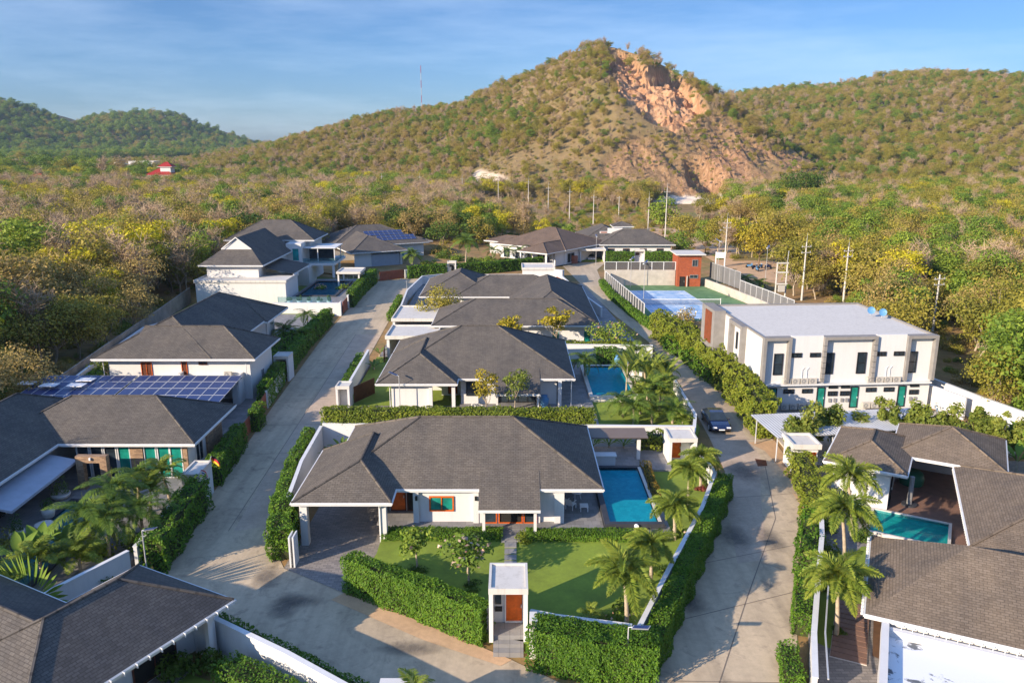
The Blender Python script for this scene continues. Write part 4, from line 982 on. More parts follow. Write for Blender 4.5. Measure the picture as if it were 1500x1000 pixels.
for i, (px, py) in enumerate(((1275, 462), (1292, 465))):
    q = G(px, py, 8.05); t = thing('satellite_dish', 'round pale-blue dish %s on the townhouse roof edge' % ('nearer the far corner' if i == 0 else 'nearer the front corner'), 'satellite dish', q, 'blue dishes on the townhouse roof', local=True)
    d = MB(); n = 18; c = Vector((0, -.1, .62)); ax = Vector((-.25, -.9, .35)).normalized(); a = ax.orthogonal().normalized(); b = ax.cross(a)
    rings = [(0, -.12), (.2, -.09), (.33, -.04), (.42, 0)]
    for (r0, h0), (r1, h1) in zip(rings[:-1], rings[1:]):
        for k in range(n):
            t0, t1 = 2 * math.pi * k / n, 2 * math.pi * (k + 1) / n
            d.face([c + a * r0 * math.cos(t0) + b * r0 * math.sin(t0) + ax * h0, c + a * r1 * math.cos(t0) + b * r1 * math.sin(t0) + ax * h1, c + a * r1 * math.cos(t1) + b * r1 * math.sin(t1) + ax * h1, c + a * r0 * math.cos(t1) + b * r0 * math.sin(t1) + ax * h0], smooth=True)
    d.build('dish', M['bluedish'], t); m_ = MB(); m_.cyl((0, .08, 0), (0, .05, .6), .035); m_.cyl(c, c + ax * .45, .015); m_.build('mount', M['metal'], t)

# --- two-storey house at the back left
h = House('two_storey_house', 'tall two-storey house with gabled grey roof, teal window and balcony over a terrace', (-46, 146, 0), roof='shing_d')
x0, x1, ze = -53, -42.1, 6.8; xm = (x0 + x1) / 2; yb = 154; rz = 11.0
# dutch-gabled front roof
gz = 9.0; gy = 137.4
hl, hr = (xm - 3.0, gy, gz), (xm + 3.0, gy, gz)
sl_ = (rz - ze) / (xm - x0)
gl, gr = (x0 + (gz - ze) / sl_, gy, gz), (x1 - (gz - ze) / sl_, gy, gz)
h.r.face([(x0, 133.6, ze), (x1, 133.6, ze), gr, gl])
h.r.face([(x1, 133.6, ze), (x1, yb, ze), (xm, yb, rz), (xm, gy - .3, rz), gr]); h.r.face([(x0, yb, ze), (x0, 133.6, ze), gl, (xm, gy - .3, rz), (xm, yb, rz)])
h.eaves(x0, x1, 133.6, yb, ze)
g_ = MB(); g_.face([(gl[0], gy, gz), (gr[0], gy, gz), (xm, gy, rz - .02)]); g_.build('gable', M['white'], h.t)
for a in (gl, gr):
    h.fa.face([(a[0], gy - .3, gz - .02), (xm, gy - .3, rz - .02), (xm, gy - .3, rz + .18), (a[0] + (.0), gy - .3, gz + .18)])
h.hip(-56, -38.5, 155, 167, 8.5, .56)
h.wall(-52, 134.6, -43.2, 155, .3, 6.6).wall(-55, 156.2, -39.6, 166, .3, 8.3).wall(-43.199, 152, -40.3, 156.19, .3, 8.2)
h.wall(-43.5, 150, -38.6, 156, .3, 3.9)
h.r.face([(-37.8, 136.4, 4.9), (-37.8, 148, 4.9), (-43.1, 148, 6.0), (-43.1, 136.4, 6.0)]); h.fa.box(-37.85, 136.4, 4.66, -37.78, 148, 4.88)
h.win('-y', -41.4, 4.9, 1.3, 2.4, 152, 'fascia', 'tglass', bars=0)
h.w.box(-40.3, 152.4, 3.9, -34.2, 163, 4.35)
for x, y in ((-34.5, 152.8), (-34.5, 158), (-39.2, 152.8)): h.col(x, y, 1.5, 3.9, .4)
mb = MB(); mb.box(-40.2, 152.45, 4.36, -34.3, 152.49, 5.3); mb.box(-34.29, 152.45, 4.36, -34.25, 162, 5.3); h.part('railing', mb, 'rail')
mb = MB(); mb.box(-40.2, 153.2, 7.1, -34.0, 160, 7.25); mb.box(-34.4, 153.4, 4.36, -34.25, 153.55, 7.1); mb.box(-34.4, 159, 4.36, -34.25, 159.15, 7.1); mb.box(-37.6, 153.4, 4.36, -37.45, 153.55, 7.1); h.part('balcony_canopy', mb, 'fascia')
mb = MB(); mb.box(-39.8, 156.01, 4.4, -35, 156.3, 6.8); h.part('sliding_glass', mb, 'glass')
h.win('+x', 142, 1.2, 5, 2.2, -43.2, 'fascia', 'glass', bars=3); h.win('+x', 139, 5.2, 1.2, .8, -43.2, 'fascia', 'glass')
h.done()
t = flatbox('annexe', 'long flat-roofed white annexe in front of the two-storey house, tall blank wall', -52.7, 130.9, -37.7, 138.6, 4.7, 'outbuilding')
# raised pool terrace with its retaining walls
slab('terrace', [(-37.5, 125.2), (-27.5, 125.2), (-28.6, 152), (-37.5, 152)], 0, 1.4, 'terrace')
mb = MB(); mb.box(-38.2, 124.6, 0, -27.3, 125.19, 2.1); mb.box(-27.5, 124.6, 2.1, -27.301, 125.5, 2.3); mb.build('retaining_wall', M['white'], None, 'white retaining wall of the raised terrace with a row of planters on top', 'wall')
mb = MB(); mb.box(-37.5, 125.25, 2.12, -29, 125.29, 3.0); mb.box(-37.4, 125.25, 2.1, -37.34, 125.3, 3.0); mb.box(-29.05, 125.25, 2.1, -29.0, 125.3, 3.05); mb.build('glass_balustrade', M['rail'], None, 'clear glass balustrade along the raised terrace edge', 'railing')
# pavilion on that terrace
t = thing('garden_pavilion', 'small flat-roofed white pavilion on four posts beside the lane hedge', 'pavilion', (-29.6, 146, 1.4))
mb = MB(); mb.box(-32, 143.6, 3.7, -27.6, 149, 3.95); mb.box(-32, 143.6, 3.951, -27.6, 143.8, 4.1); mb.box(-32, 148.8, 3.951, -27.6, 149, 4.1); mb.box(-32, 143.801, 3.951, -31.8, 148.799, 4.1); mb.box(-27.8, 143.801, 3.951, -27.6, 148.799, 4.1); mb.build('roof', M['whiteroof'], t)
for x in (-31.7, -27.95):
    for y in (144, 148.5): mb = MB(); mb.box(x - .13, y - .13, 1.3, x + .13, y + .13, 3.7); mb.build('post', M['white'], t)

# --- house with a deep blue-shaded roof
h = House('house', 'left-hand house with tall grey roof over a flat white garage deck and brown shutters', (-37, 92, 0), roof='shing_m')
h.hip(-43.8, -31.3, 80, 107, 5.1, .5, ridge=((-37.6, 86.2), (-37.6, 100.6)), rz=8.3)
h.hip(-40.5, -26.8, 79.98, 89.2, 5.1, ridge=((-40.0, 84.6), (-31.4, 84.6)), rz=7.56, nocap=(0, 3))
h.hip(-37, -30.8, 98, 107.2, 5.0, .45, ridge=((-37, 102), (-35, 102)), rz=6.9)
h.wall(-42.6, 81, -27.6, 88.4, .3, 4.9).wall(-42.59, 88.401, -32.4, 106, .3, 4.88)
h.w.box(-37.6, 79.35, 2.55, -28.4, 80.999, 2.95); h.w.box(-35, 80.0, 2.951, -34.7, 80.998, 3.5); h.w.box(-28.6, 79.35, 2.951, -28.4, 80.998, 3.4)
h.w.box(-29, 78.8, .3, -28.4, 80.999, 2.549)
h.win('-y', -38.6, 3.0, 1.15, 1.5, 81, 'wood', 'dwood', bars=1, leaf='shutter'); h.win('-y', -34.6, 3.1, .6, 1.6, 81, 'wood', 'dwood', bars=0, leaf='shutter'); h.win('-y', -32.6, 4.2, .9, .55, 81, 'dwood', 'glass')
h.win('+x', 84.6, 1.5, 1.0, 1.3, -27.6, 'fascia', 'glass'); h.win('+x', 94, .5, 5, 2.4, -32.4, 'dwood', 'dark', bars=3)
for y in (92, 100): h.col(-31.6, y, .3, 4.8, .25)
downpipe(h, -43, 80.7, .3, 4.9); downpipe(h, -28, 80.7, 3, 4.9); h.done()
t = thing('air_conditioner', 'cream air conditioner on the flat garage deck under the eave', 'air conditioner', (-29.9, 80.55, 2.96), local=True); ac_parts(t)

# --- solar house on the left edge
h = House('house', 'left-edge house with dark L-shaped roof round a courtyard pool, glass front', (-33, 62, 0), roof='shing_m')
h.hip(-42, -25.2, 59.3, 69, 3.8, .5)
h.hip(-47, -36, 36, 69.2, 3.8, .5)
h.wall(-35.2, 60.2, -26.2, 68, .4, 3.6).wall(-46, 38, -37.2, 68.01, .4, 3.58)
for i, (u, pm) in enumerate(((-34.6, 'glass'), (-33.5, 'glass'), (-32.4, 'glass'), (-31.3, 'gglass'), (-29.2, 'gglass'), (-28.1, 'gglass'), (-27.1, 'gglass'))): h.win('-y', u, .55, 1.0, 2.9, 60.2, 'fascia', pm, bars=0)
mb = MB(); mb.box(-30.75, 60.05, .5, -29.75, 60.198, 3.5); h.part('stone_panel', mb, 'brickwall')
mb = MB(); mb.box(-26.5, 60.04, .5, -26.15, 60.197, 3.5); h.part('stone_panel', mb, 'brickwall')
h.win('+x', 62.5, 1.0, 1.6, 2.0, -26.2, 'fascia', 'glass'); mb = MB(); mb.box(-26.19, 64, .4, -26.02, 67.5, 3.5); h.part('stone_panel', mb, 'brickwall')
mb = MB(); P = [(-34.2, 50.0, 2.55), (-34.2, 58.6, 2.75), (-37.1, 58.6, 3.35), (-37.1, 50.0, 3.15)]
mb.face(P); mb.face([(x, y, z - .08) for x, y, z in P[::-1]]); mb.face([(P[0][0], P[0][1], P[0][2] - .2), (P[1][0], P[1][1], P[1][2] - .2), P[1], P[0]]); mb.face([(P[3][0], P[3][1], P[3][2] - .08), (P[0][0], P[0][1], P[0][2] - .2), P[0], P[3]]); h.part('awning', mb, 'cloth')
for y in (44, 48, 52, 56): h.win('+x', y, .55, 3.2, 2.2, -37.2, 'black', 'dark', bars=2)
downpipe(h, -26.3, 60.1, .5, 3.6); h.done()
t = thing('stone_arch', 'free-standing square arch of stacked pale stone in the courtyard', 'arch', (-32.8, 58.2, .5))
mb = MB(); mb.box(-34.0, 57.9, .4, -33.45, 58.4, 2.75); mb.box(-32.15, 57.9, .4, -31.6, 58.4, 2.75); mb.box(-34.0, 57.9, 2.751, -31.6, 58.4, 3.3); mb.build('arch', M['brickwall'], t)
mb = MB(); mb.box(-32.86, 57.75, 3.02, -32.74, 57.898, 3.22); mb.build('lamp', M['white2'], t)
# solar carport behind it
t = thing('solar_carport', 'wide carport roofed with rows of blue solar panels', 'carport', (-38.3, 75.2, .5))
SA, SB = Vector((-48.3, 70.6, 2.75)), Vector((-28.2, 70.6, 2.75)); SV = Vector((0, 8.9, .75)); 
fr_ = MB()
for y, z in ((70.9, 2.66), (74, 2.93), (76.5, 3.14), (79.2, 3.36)): fr_.box(-48.3, y - .05, z - .14, -28.0, y + .05, z - .03)
fr_.build('frame', M['metal'], t)
for x in (-48, -43, -38, -33.2, -28.4):
    for y, z in ((71.2, 2.6), (79, 3.2)): mb = MB(); mb.box(x - .08, y - .08, .4, x + .08, y + .08, z); mb.build('post', M['metal'], t)
pw, ph = 1.16, 1.72
pm = MB(); pm.face([(.035, .035, .022), (pw - .035, .035, .022), (pw - .035, ph - .035, .022), (.035, ph - .035, .022)]); 
for q in ((0, 0, pw, .035), (0, ph - .035, pw, ph), (0, .035, .035, ph - .035), (pw - .035, .035, pw, ph - .035)): pm.box(q[0], q[1], 0, q[2], q[3], .03, 1)
pmesh = pm.mesh('solar_panel', [M['solar'], M['metal']])
ang = math.atan2(.75, 8.9)
for j in range(5):
    for i in range(17):
        o = link('solar_panel', pmesh, t); o.location = (-48.25 + i * 1.185 + (.18 if i > 7 else 0) - t.location.x + (0), 70.6 + j * 1.76 * math.cos(ang) - t.location.y, 2.76 + j * 1.76 * math.sin(ang) - t.location.z); o.rotation_euler = (ang, 0, 0)
for i, px in enumerate((40, 72, 112, 126)):
    q = G(px, (562, 565, 565, 557)[i], 3.5); mb = MB(); mb.box(q[0] - .8, q[1] - .5, 3.55, q[0] + .8, q[1] + .6, 3.62); mb.build('roof_sheet', M['white2'], t)
# --- bottom-left house (turned)
h = House('house', 'bottom-left house, grey roof seen close with white-edged gutter over a dark porch', (-14.8, 37.8, 0), R(-28), True, 'shing_d')
h.hip(-7.6, 0, -11.5, 0, 3.4, .56)
h.hip(-15, -2, -11.48, -4.4, 3.4, ridge=((-11.4, -7.94), (-4, -7.94)), rz=5.38, nocap=(1, 2))
h.wall(-6.8, -10.5, -2.2, -.7, .2, 3.2).wall(-14, -10.5, -6.81, -5.2, .2, 3.1)
h.col(-.6, -1.3, .1, 3.2, .28); h.col(-.6, -8.5, .1, 3.2, .28); h.wall(-2.19, -1.0, -.75, -.75, .1, 3.2)
h.win('+x', -3.5, .3, 2.6, 2.4, -2.2, 'dwood', 'dark', bars=1); h.win('+x', -7.5, .3, 3.0, 2.4, -2.2, 'dwood', 'dark', bars=1)
mb = MB()
for k in range(16): mb.box(.02, -.6 - k * .68, 3.18, .2, -.56 - k * .68, 3.4)
h.part('gutter_bracket', mb, 'fascia'); h.done()
t = thing('porch_table', 'brown wooden table with bench under the bottom-left porch', 'table', (-17.2, 32.6, .2), rot=R(-28), local=True)
mb = MB(); mb.box(-.45, -.9, .7, .45, .9, .76); mb.build('tabletop', M['dwood'], t)
for x in (-.38, .38):
    for y in (-.8, .8): mb = MB(); mb.box(x - .04, y - .04, 0, x + .04, y + .04, .7); mb.build('leg', M['dwood'], t)
mb = MB(); mb.box(.65, -.9, .4, 1.0, .9, .45); mb.box(.68, -.8, 0, .97, -.72, .4); mb.box(.68, .72, 0, .97, .8, .4); mb.build('bench', M['dwood'], t)

# --- house with solar panels at the end of the lane (turned)
h = House('house', 'grey-roofed house at the lane end with dark solar panels on its roof', (-36.3, 178, 0), R(27), True, 'shing_d')
h.hip(-3, 21, 5.5, 24, 3.6, .42)
h.hip(-1.5, 11.5, -6, 14, 3.6, .42, ridge=((5, 2.2), (5, 13)), rz=6.3)
h.hip(17, 23, 8, 16, 3.5, .3)
h.wall(-2, 6.5, 20, 23, .2, 3.4).wall(3.5, -2, 10.5, 6.49, .2, 3.39).wall(-.5, -5.2, 3.3, -5.0, .2, 3.3).wall(10.0, -5.0, 10.5, -2.01, .2, 3.38)
h.win('-y', 9.2, 1.2, 1.3, 1.2, -2, 'fascia', 'glass'); h.door('-y', 6.3, .3, 1.2, 2.2, -2, 'fascia', 'glass', bars=0); h.win('-y', 14, .5, 2, 2.2, 6.5, 'fascia', 'tglass'); 
mb = MB(); mb.box(3.35, -5.18, .2, 9.8, -5.05, 2.9); h.part('garage_door', mb, 'cloth')
S = .42; a_ = math.atan(S)
pm2 = MB(); pm2.face([(.03, .03, .022), (pw - .03, .03, .022), (pw - .03, ph - .03, .022), (.03, ph - .03, .022)]); [pm2.box(q[0], q[1], 0, q[2], q[3], .03, 1) for q in ((0, 0, pw, .03), (0, ph - .03, pw, ph), (0, .03, .03, ph - .03), (pw - .03, .03, pw, ph - .03))]
pmesh2 = pm2.mesh('solar_panel', [M['solar'], M['netgrey']])
for row, xs in ((0, range(0, 8)), (1, range(2, 10))):
    for i in xs:
        y0_ = 10.6 - row * 2.35; z0_ = 3.6 + (y0_ - 5.5) * S + .10
        o = link('solar_panel', pmesh2, h.t); o.location = (6.6 + i * 1.19, y0_, z0_); o.rotation_euler = (a_, 0, 0)
        o2 = link('solar_panel', pmesh2, h.t); o2.location = (6.6 + i * 1.19, y0_ - 1.16, z0_ - 1.16 * S); o2.rotation_euler = (a_, 0, 0); o2.scale = (1, .62, 1); o.scale = (1, .62, 1)
h.done()
# --- brown-roofed house
h = House('bungalow', 'brown-roofed bungalow with pyramid roof behind the long hedge and palms', (2, 183, 0), R(-38), True, 'shing_b')
h.hip(-9, 11.5, 1.5, 20, 3.6, .40)
h.hip(3.2, 11.4, -5.5, 10, 3.55, .40)
h.hip(-16, -2, 6, 14, 3.4, .3)
h.wall(-8, 2.5, 10.5, 19, .2, 3.4).wall(4, -1, 10.4, 2.49, .2, 3.35).wall(-15, 7, -8.01, 13, .2, 3.2)
h.col(3.8, -4.9, .2, 3.4, .35); h.col(10.8, -4.9, .2, 3.4, .35)
for u in (-6, -2.5, 1): h.win('-y', u, .4, 2.0, 2.2, 2.5, 'fascia', 'glass')
h.win('-y', 7, .4, 3, 2.2, -1, 'fascia', 'dark'); h.win('-x', 9, .4, 3, 2.2, -8, 'fascia', 'glass'); h.win('-x', 15, .4, 3, 2.2, -8, 'fascia', 'glass'); h.win('+x', 5, .4, 3, 2.2, 10.5, 'fascia', 'dark')
h.done()
# --- farthest grey house
h = House('house', 'farthest grey-roofed house with open white garage and square roof turret', (27, 195, 0), roof='shing_d')
h.hip(20.6, 38.4, 187, 199.5, 3.6, .48)
h.hip(17, 29.5, 195, 214, 3.6, .46)
h.hip(25.8, 31.2, 205, 210.5, 6.0, .4)
h.wall(21.5, 188, 37.5, 198.5, .2, 3.4).wall(18, 198.51, 28.5, 213, .2, 3.38).wall(26.3, 205.5, 30.7, 210, 3.4, 5.9)
mb = MB(); mb.box(23.4, 195.5, 5.3, 27, 195.9, 6.6); mb.box(21.5, 195.5, 5.3, 23.399, 195.85, 5.8); mb.build('roof_parapet', M['white'], h.t)
mb = MB(); mb.box(21.7, 195.40, 5.45, 23.2, 195.497, 5.7); mb.build('roof_vent', M['brick'], h.t)
for u in (23.4, 27, 31, 35): h.win('-y', u, .5, 1.6, 2.1, 188, 'dwood', 'glass')
h.done()
flatbox('garage', 'open white garage of the farthest house with a silver car inside', 15.6, 182.9, 21.4, 192, 3.1, 'garage', True, .12)

# --- right-hand pavilion and houses (turned)
h = House('pool_pavilion', 'taupe-roofed pool pavilion on white columns with shaded terrace', (23.6, 56.3, 0), R(-30), True, 'shing_t')
h.hip(0, 5.7, .1, 8.6, 3.6, .42)
h.hip(4.2, 12.0, 4.2, 12.0, 3.6, .42)
h.wall(.6, .8, 4.6, 8, .3, 3.4).wall(5, 10.6, 11, 11, .3, 3.4).wall(4.61, 7.5, 5.1, 10.59, .3, 3.38)
h.col(11.2, 5.0, .3, 3.4, .42); h.wall(9.9, 10.0, 11.1, 10.59, .3, 3.37)
h.door('+x', 2.2, .35, 1.1, 2.1, 4.6, 'black', 'glass', bars=0)
mb = MB()
for k in range(26): mb.box(-.14, .3 + k * .32, 3.38, -.02, .42 + k * .32, 3.5)
h.part('gutter_bracket', mb, 'fascia'); h.done()
h = House('house', 'right-edge house with big taupe roof slope beside the green pool', (33.3, 55.8, 0), R(-24.5), True, 'shing_t')
h.hip(-.1, 14, -13.5, .2, 3.4, .36)
h.wall(1, -12.5, 13, -.7, .3, 3.2)
for y in (-3, -7, -11): h.win('-x', y, .4, 2.6, 2.2, 1, 'black', 'glass')
mb = MB()
for k in range(36): mb.box(-.22, -13.1 + k * .36, 3.18, -.1, -12.98 + k * .36, 3.32)
h.part('gutter_bracket', mb, 'fascia'); h.done()
h = House('house', 'bottom-right house with wide taupe roof sweeping down to a white flat roof', (22.2, 44.8, 0), R(-25.5), True, 'shing_t')
h.r.face([(0, -9.2, 3.4), (15, -9.2, 3.4), (15, -3.5, 5.6), (4.8, -3.5, 5.6)]); h.r.face([(0, 0.0, 3.4), (0, -9.2, 3.4), (4.8, -3.5, 5.6)]); h.r.face([(15, 0.0, 3.4), (0, 0.0, 3.4), (4.8, -3.5, 5.6), (15, -3.5, 5.6)])
h.eaves(0, 15, -9.2, 0, 3.4)
h.wall(1, -9.0, 14, -1, .3, 3.2)
for y in (-2.5, -5.5): h.win('-x', y, .8, 1.4, 1.8, 1, 'black', 'glass')
mb = MB()
for k in range(27): mb.box(-.22, -9 + k * .34, 3.18, -.1, -8.88 + k * .34, 3.32)
h.part('gutter_bracket', mb, 'fascia'); h.done()
t = thing('flat_roof_wing', 'white flat roof wing with mould-speckled top and thick parapet, bottom right corner', 'building', (22.2, 44.8, 0), rot=R(-25.5), local=True)
def speckled():
    m, n, l, b = nodes('mouldy_white_roof'); f = noise(n, l, 1.1, 8, .72, dist=.4); f2 = noise(n, l, .28, 4, .6, dist=.8)
    mm = n.new('ShaderNodeMath'); mm.operation = 'MULTIPLY'; l.new(f, mm.inputs[0]); l.new(f2, mm.inputs[1])
    l.new(ramp(n, l, mm.outputs[0], [(.325, (.76, .77, .78)), (.36, (.12, .13, .14))]), b.inputs['Base Color']); b.inputs['Roughness'].default_value = .7; return m
M['speck'] = speckled()
mb = MB(); mb.box(.9, -15.6, .2, 14, -9.45, 2.6); mb.build('wall', M['white'], t)
mb = MB(); mb.box(1.15, -15.2, 2.6, 14, -9.7, 2.7); mb.build('roof', M['speck'], t)
mb = MB(); mb.box(.8, -15.8, 2.6, 1.15, -9.3, 3.25); mb.box(1.151, -9.699, 2.6, 7.6, -9.38, 3.1); mb.box(7.601, -11.9, 2.6, 7.95, -9.38, 3.4); mb.box(7.951, -11.9, 2.6, 13, -11.6, 3.4); mb.box(1.151, -15.8, 2.6, 14, -15.2, 3.25); mb.build('parapet', M['white'], t)
mb = MB()
for k in range(12): mb.box(1.7 + k * .5, -9.5, 3.1, 1.73 + k * .5, -9.45, 3.35)
mb.build('gutter_bracket', M['fascia'], t)
mb = MB(); mb.face([(.7, -16.0, 2.3), (.7, -20, 2.3), (10, -20, 2.3), (10, -16.0, 2.3)], uv=[(0, 0), (4, 0), (4, 9), (0, 9)]); mb.box(.6, -16.2, 2.1, 10, -15.81, 2.75); mb.box(.55, -20, 2.1, .7, -16.2, 2.75); mb.build('sheet_roof', M['corr'], t)
# ------------------------------------------------------------------ walls, gates, pools, small things
def wall(label, pts, w, z0, z1, mat='white', name='boundary_wall', group='white boundary walls', cap=True, cat='wall'):
    mb = MB(); 
    for i, (a, b) in enumerate(zip(pts[:-1], pts[1:])): mb.obox(a, b, w + .002 * i, z0, z1 + .003 * i)
    t = mb.build(name, M[mat], None, label, cat, group)
    if cap:
        c = MB()
        for i, (a, b) in enumerate(zip(pts[:-1], pts[1:])): c.obox(a, b, w + .08 + .002 * i, z1 + .012, z1 + .07 + .004 * i)
        c.build('coping', M['fascia'], t)
    return t
wall('white wall along the east lane from the front villa gate to the lower corner palms', [(6.7, 37.3), (9.4, 43.2), (13.5, 51.9), (15.9, 58.0), (15.6, 61.5)], .2, 0, 1.95)
wall('white wall behind the front hedge, left of the wooden street door', [(-9.6, 44.3), (-1.3, 39.3)], .2, 0, 2.0)
wall('short white wall angling away right of the wooden street door', [(1.0, 38.9), (2.4, 38.4), (6.4, 37.5)], .2, 0, 2.0)
wall('white wall beside the west lane, left of the carport', [(-16.0, 51.2), (-17.0, 60), (-17.3, 68.2)], .2, 0, 2.0)
wall('long white wall between the front villa and the middle villa', [(-17.2, 68.4), (-9, 68.1), (4.3, 67.9), (16.4, 67.6)], .25, 0, 2.2)
wall('white wall at the east lane corner beside the middle villa palms', [(16.4, 67.7), (17.6, 72.5), (17.9, 84)], .22, 0, 1.6)
wall('white wall beside the west lane in front of the middle villa', [(-17.4, 79.5), (-17.8, 95.5)], .2, 0, 2.0)
wall('white back wall of the middle villa pool court', [(5.2, 97.2), (17.6, 96.6)], .22, 0, 2.3)
wall('low white wall with steps by the pool corner pot', [(13.6, 92.8), (13.9, 88.2), (14.9, 87)], .3, .3, 1.5)
wall('white wall along the lane bend by the bushy olive tree', [(-17.2, 118), (-18.3, 137), (-17.3, 152), (-12, 155.5)], .2, 0, 1.9)
wall('pale wall at the back of the rear villa yard', [(-12, 155.6), (2, 156)], .2, 0, 1.6)
wall('white stepped wall along the east lane beside the rear villa', [(9.6, 152), (11.2, 140), (12.6, 130), (14.0, 122)], .25, 0, 1.9)
wall('tall white pier wall at the east lane beside the flat garage', [(8.4, 153.4), (9.9, 152.6)], .9, 0, 3.0, cap=False)
wall('white wall in front of the dark-roofed left house by the palms', [(-27.9, 90.5), (-28.3, 105), (-28.6, 117)], .2, 0, 1.7)
wall('white wall beside the west lane below the brown panel gate', [(-25.6, 79.2), (-26.4, 88.8)], .2, 0, 1.8)
wall('white wall along the stone-clad house, behind the lane hedge', [(-24.3, 58.9), (-25.0, 68.6)], .2, 0, 1.7)
wall('white wall half hidden by palms at the left courtyard pool', [(-24.0, 46), (-24.4, 55.8)], .22, 0, 2.0)
wall('white wall stepping down behind the fan-shaped palm', [(-29, 37.5), (-26.5, 41), (-24.2, 45.5)], .2, 0, 2.0)
wall('white wall under the bottom-left roof corner', [(-16.9, 38.6), (-11.4, 35.1), (-6.5, 31.6)], .22, 0, 2.1)
wall('white wall with pipes on top beside the lane, lower right', [(14.7, 33.5), (16.0, 37.2), (17.9, 41.8), (20.5, 48), (22.3, 53)], .22, 0, 1.8)
wall('white garden wall running beside the dark-roofed left house and the scrub', [(-47.6, 82), (-50.0, 98), (-51.2, 108), (-47.0, 118)], .22, 0, 2.0)
wall('bare concrete panel wall along the left scrub edge', [(-46.8, 66), (-48.6, 82), (-50.8, 98), (-53, 116), (-55.8, 136)], .16, 0, 2.6, 'concblock', 'panel_wall', 'concrete panel walls', False)
wall('white wall at the townhouse yard, behind the conifers', [(44.6, 84), (46.8, 75), (48.5, 69.5), (50.5, 64)], .25, 0, 2.4)
wall('white wall with bicycles leaning, right of the townhouse', [(43.6, 80.5), (45.2, 75.5)], .2, 0, 2.3)
wall('white wall in front of the solar-roofed house at the lane end', [(-21.9, 161.0), (-13, 164.6), (-3, 169.5), (6.2, 175.5)], .2, 0, 1.7)
wall('white wall in front of the farthest grey house', [(21.9, 183.6), (39, 183.8)], .2, 0, 1.5)
wall('white wall on the lane side of the two-storey house', [(-27.4, 130.5), (-28.0, 141), (-27.6, 156)], .25, 0, 2.2)

# gates and portals
def portal(label, x0, x1, y0, y1, z1, doorx, face='-y', z0=0.0, dm='wood'):
    t = thing('entrance_portal', label, 'gateway', ((x0 + x1) / 2, (y0 + y1) / 2, z0), 'white entrance portals')
    mb = MB(); th = .22
    mb.box(x0, y0, z0 - .3, x0 + th, y1, z1 - .35); mb.box(x1 - th, y0, z0 - .3, x1, y1, z1 - .35); ym = y0 + (y1 - y0) * .55
    mb.box(x0 + th, ym, z0 - .3, x1 - th, ym + .15, z1 - .351); mb.build('wall', M['white'], t)
    r = MB(); r.box(x0 - .02, y0 - .02, z1 - .35, x1 + .02, y1 + .02, z1 - .1)
    for q in ((x0 - .02, y0 - .02, x1 + .02, y0 + .12), (x0 - .02, y1 - .12, x1 + .02, y1 + .02), (x0 - .02, y0 + .121, x0 + .12, y1 - .121), (x1 - .12, y0 + .121, x1 + .02, y1 - .121)): r.box(q[0], q[1], z1 - .099, q[2], q[3], z1)
    r.build('roof', M['whiteroof'], t)
    opening(t, 'door', face, doorx, z0 + .02, 1.05, 2.1, ym, 'white', dm, bars=0, handle=True)
    return t, ym
t, ym = portal('white entrance portal with orange wooden door in the front hedge', -1.25, .85, 38.3, 41.0, 3.75, .12, z0=.75)
mb = MB(); fm = facemap('-y', ym); fbox(mb, fm, -.95, -.6, .004, .06, 1.9, 2.9); mb.build('side_light', M['glass'], t)
mb = MB(); mb.box(-.95, ym - .14, 1.5, -.55, ym - .004, 1.75); mb.build('letter_box', M['black'], t)
mb = MB(); mb.box(-1.02, 38.5, .2, .62, 39.7, .77); mb.box(-1.02, 38.1, .2, .62, 38.499, .5); mb.box(-1.02, 37.65, -.1, .62, 38.099, .28); mb.build('step', M['terrace'], t)
mb = MB(); mb.box(.95, 37.5, 0, 1.35, 38.4, 2.3); mb.build('meter_pier', M['white'], None, 'narrow white pier standing right of the orange street door', 'pier')
portal('white entrance portal with orange door by the villa pool and two palms', 13.2, 15.5, 62.6, 65.2, 3.0, 14.0, z0=.6)
portal('tall white block portal beside the brown sliding gate of the middle villa', -18.0, -16.6, 77.6, 79.4, 2.9, -17.2, face='-y', z0=.1, dm='white')
portal('white entrance portal by the palm and blue-shaded wall, left side of lane', -27.6, -25.9, 88.9, 91.0, 3.0, -26.7, z0=.1, dm='dwood')
portal('slim white portal between two hedge blocks at the lane end', -13.4, -11.6, 163.8, 165.4, 3.0, -12.5, z0=.1, dm='dark')
portal('white portal right of the long hedge near the flat garage', 7.2, 9.0, 175.8, 177.6, 3.1, 7.8, z0=.1, dm='dwood')
portal('white portal in the hedge before the farthest grey house', 28.2, 30.6, 182.9, 184.6, 2.9, 29.0, z0=.1, dm='dwood')
portal('white portal with flags on it in front of the left-edge house', -25.0, -23.7, 55.9, 58.6, 2.7, -24.4, z0=.1, dm='dwood')
def slats(label, p, q, z0, z1, mat='gate', name='sliding_gate', cat='gate'):
    t = thing(name, label, cat, ((p[0] + q[0]) / 2, (p[1] + q[1]) / 2, z0), 'red-brown gates of the houses')
    P, Q = Vector((p[0], p[1])), Vector((q[0], q[1])); Ld = (Q - P).length; d = (Q - P) / Ld; n = int(Ld / .16); mb = MB()
    for i in range(n): a = P + d * (i + .06) * Ld / n; b = P + d * (i + .94) * Ld / n; mb.obox(a, b, .05, z0 + .08, z1)
    mb.build('slats', M[mat], t); f = MB()
    for z in (z0 + .15, z1 - .2): f.obox(P, Q, .09, z, z + .08)
    f.build('rail', M[mat], t); return t
slats('red-brown sliding gate at the lane end by the solar-roofed house', (-26.4, 157.3), (-22.0, 160.7), .03, 1.9)
slats('red-brown sliding gate by the flat white garages, far right lane end', (10.9, 180.6), (15.0, 180.8), .03, 1.9)
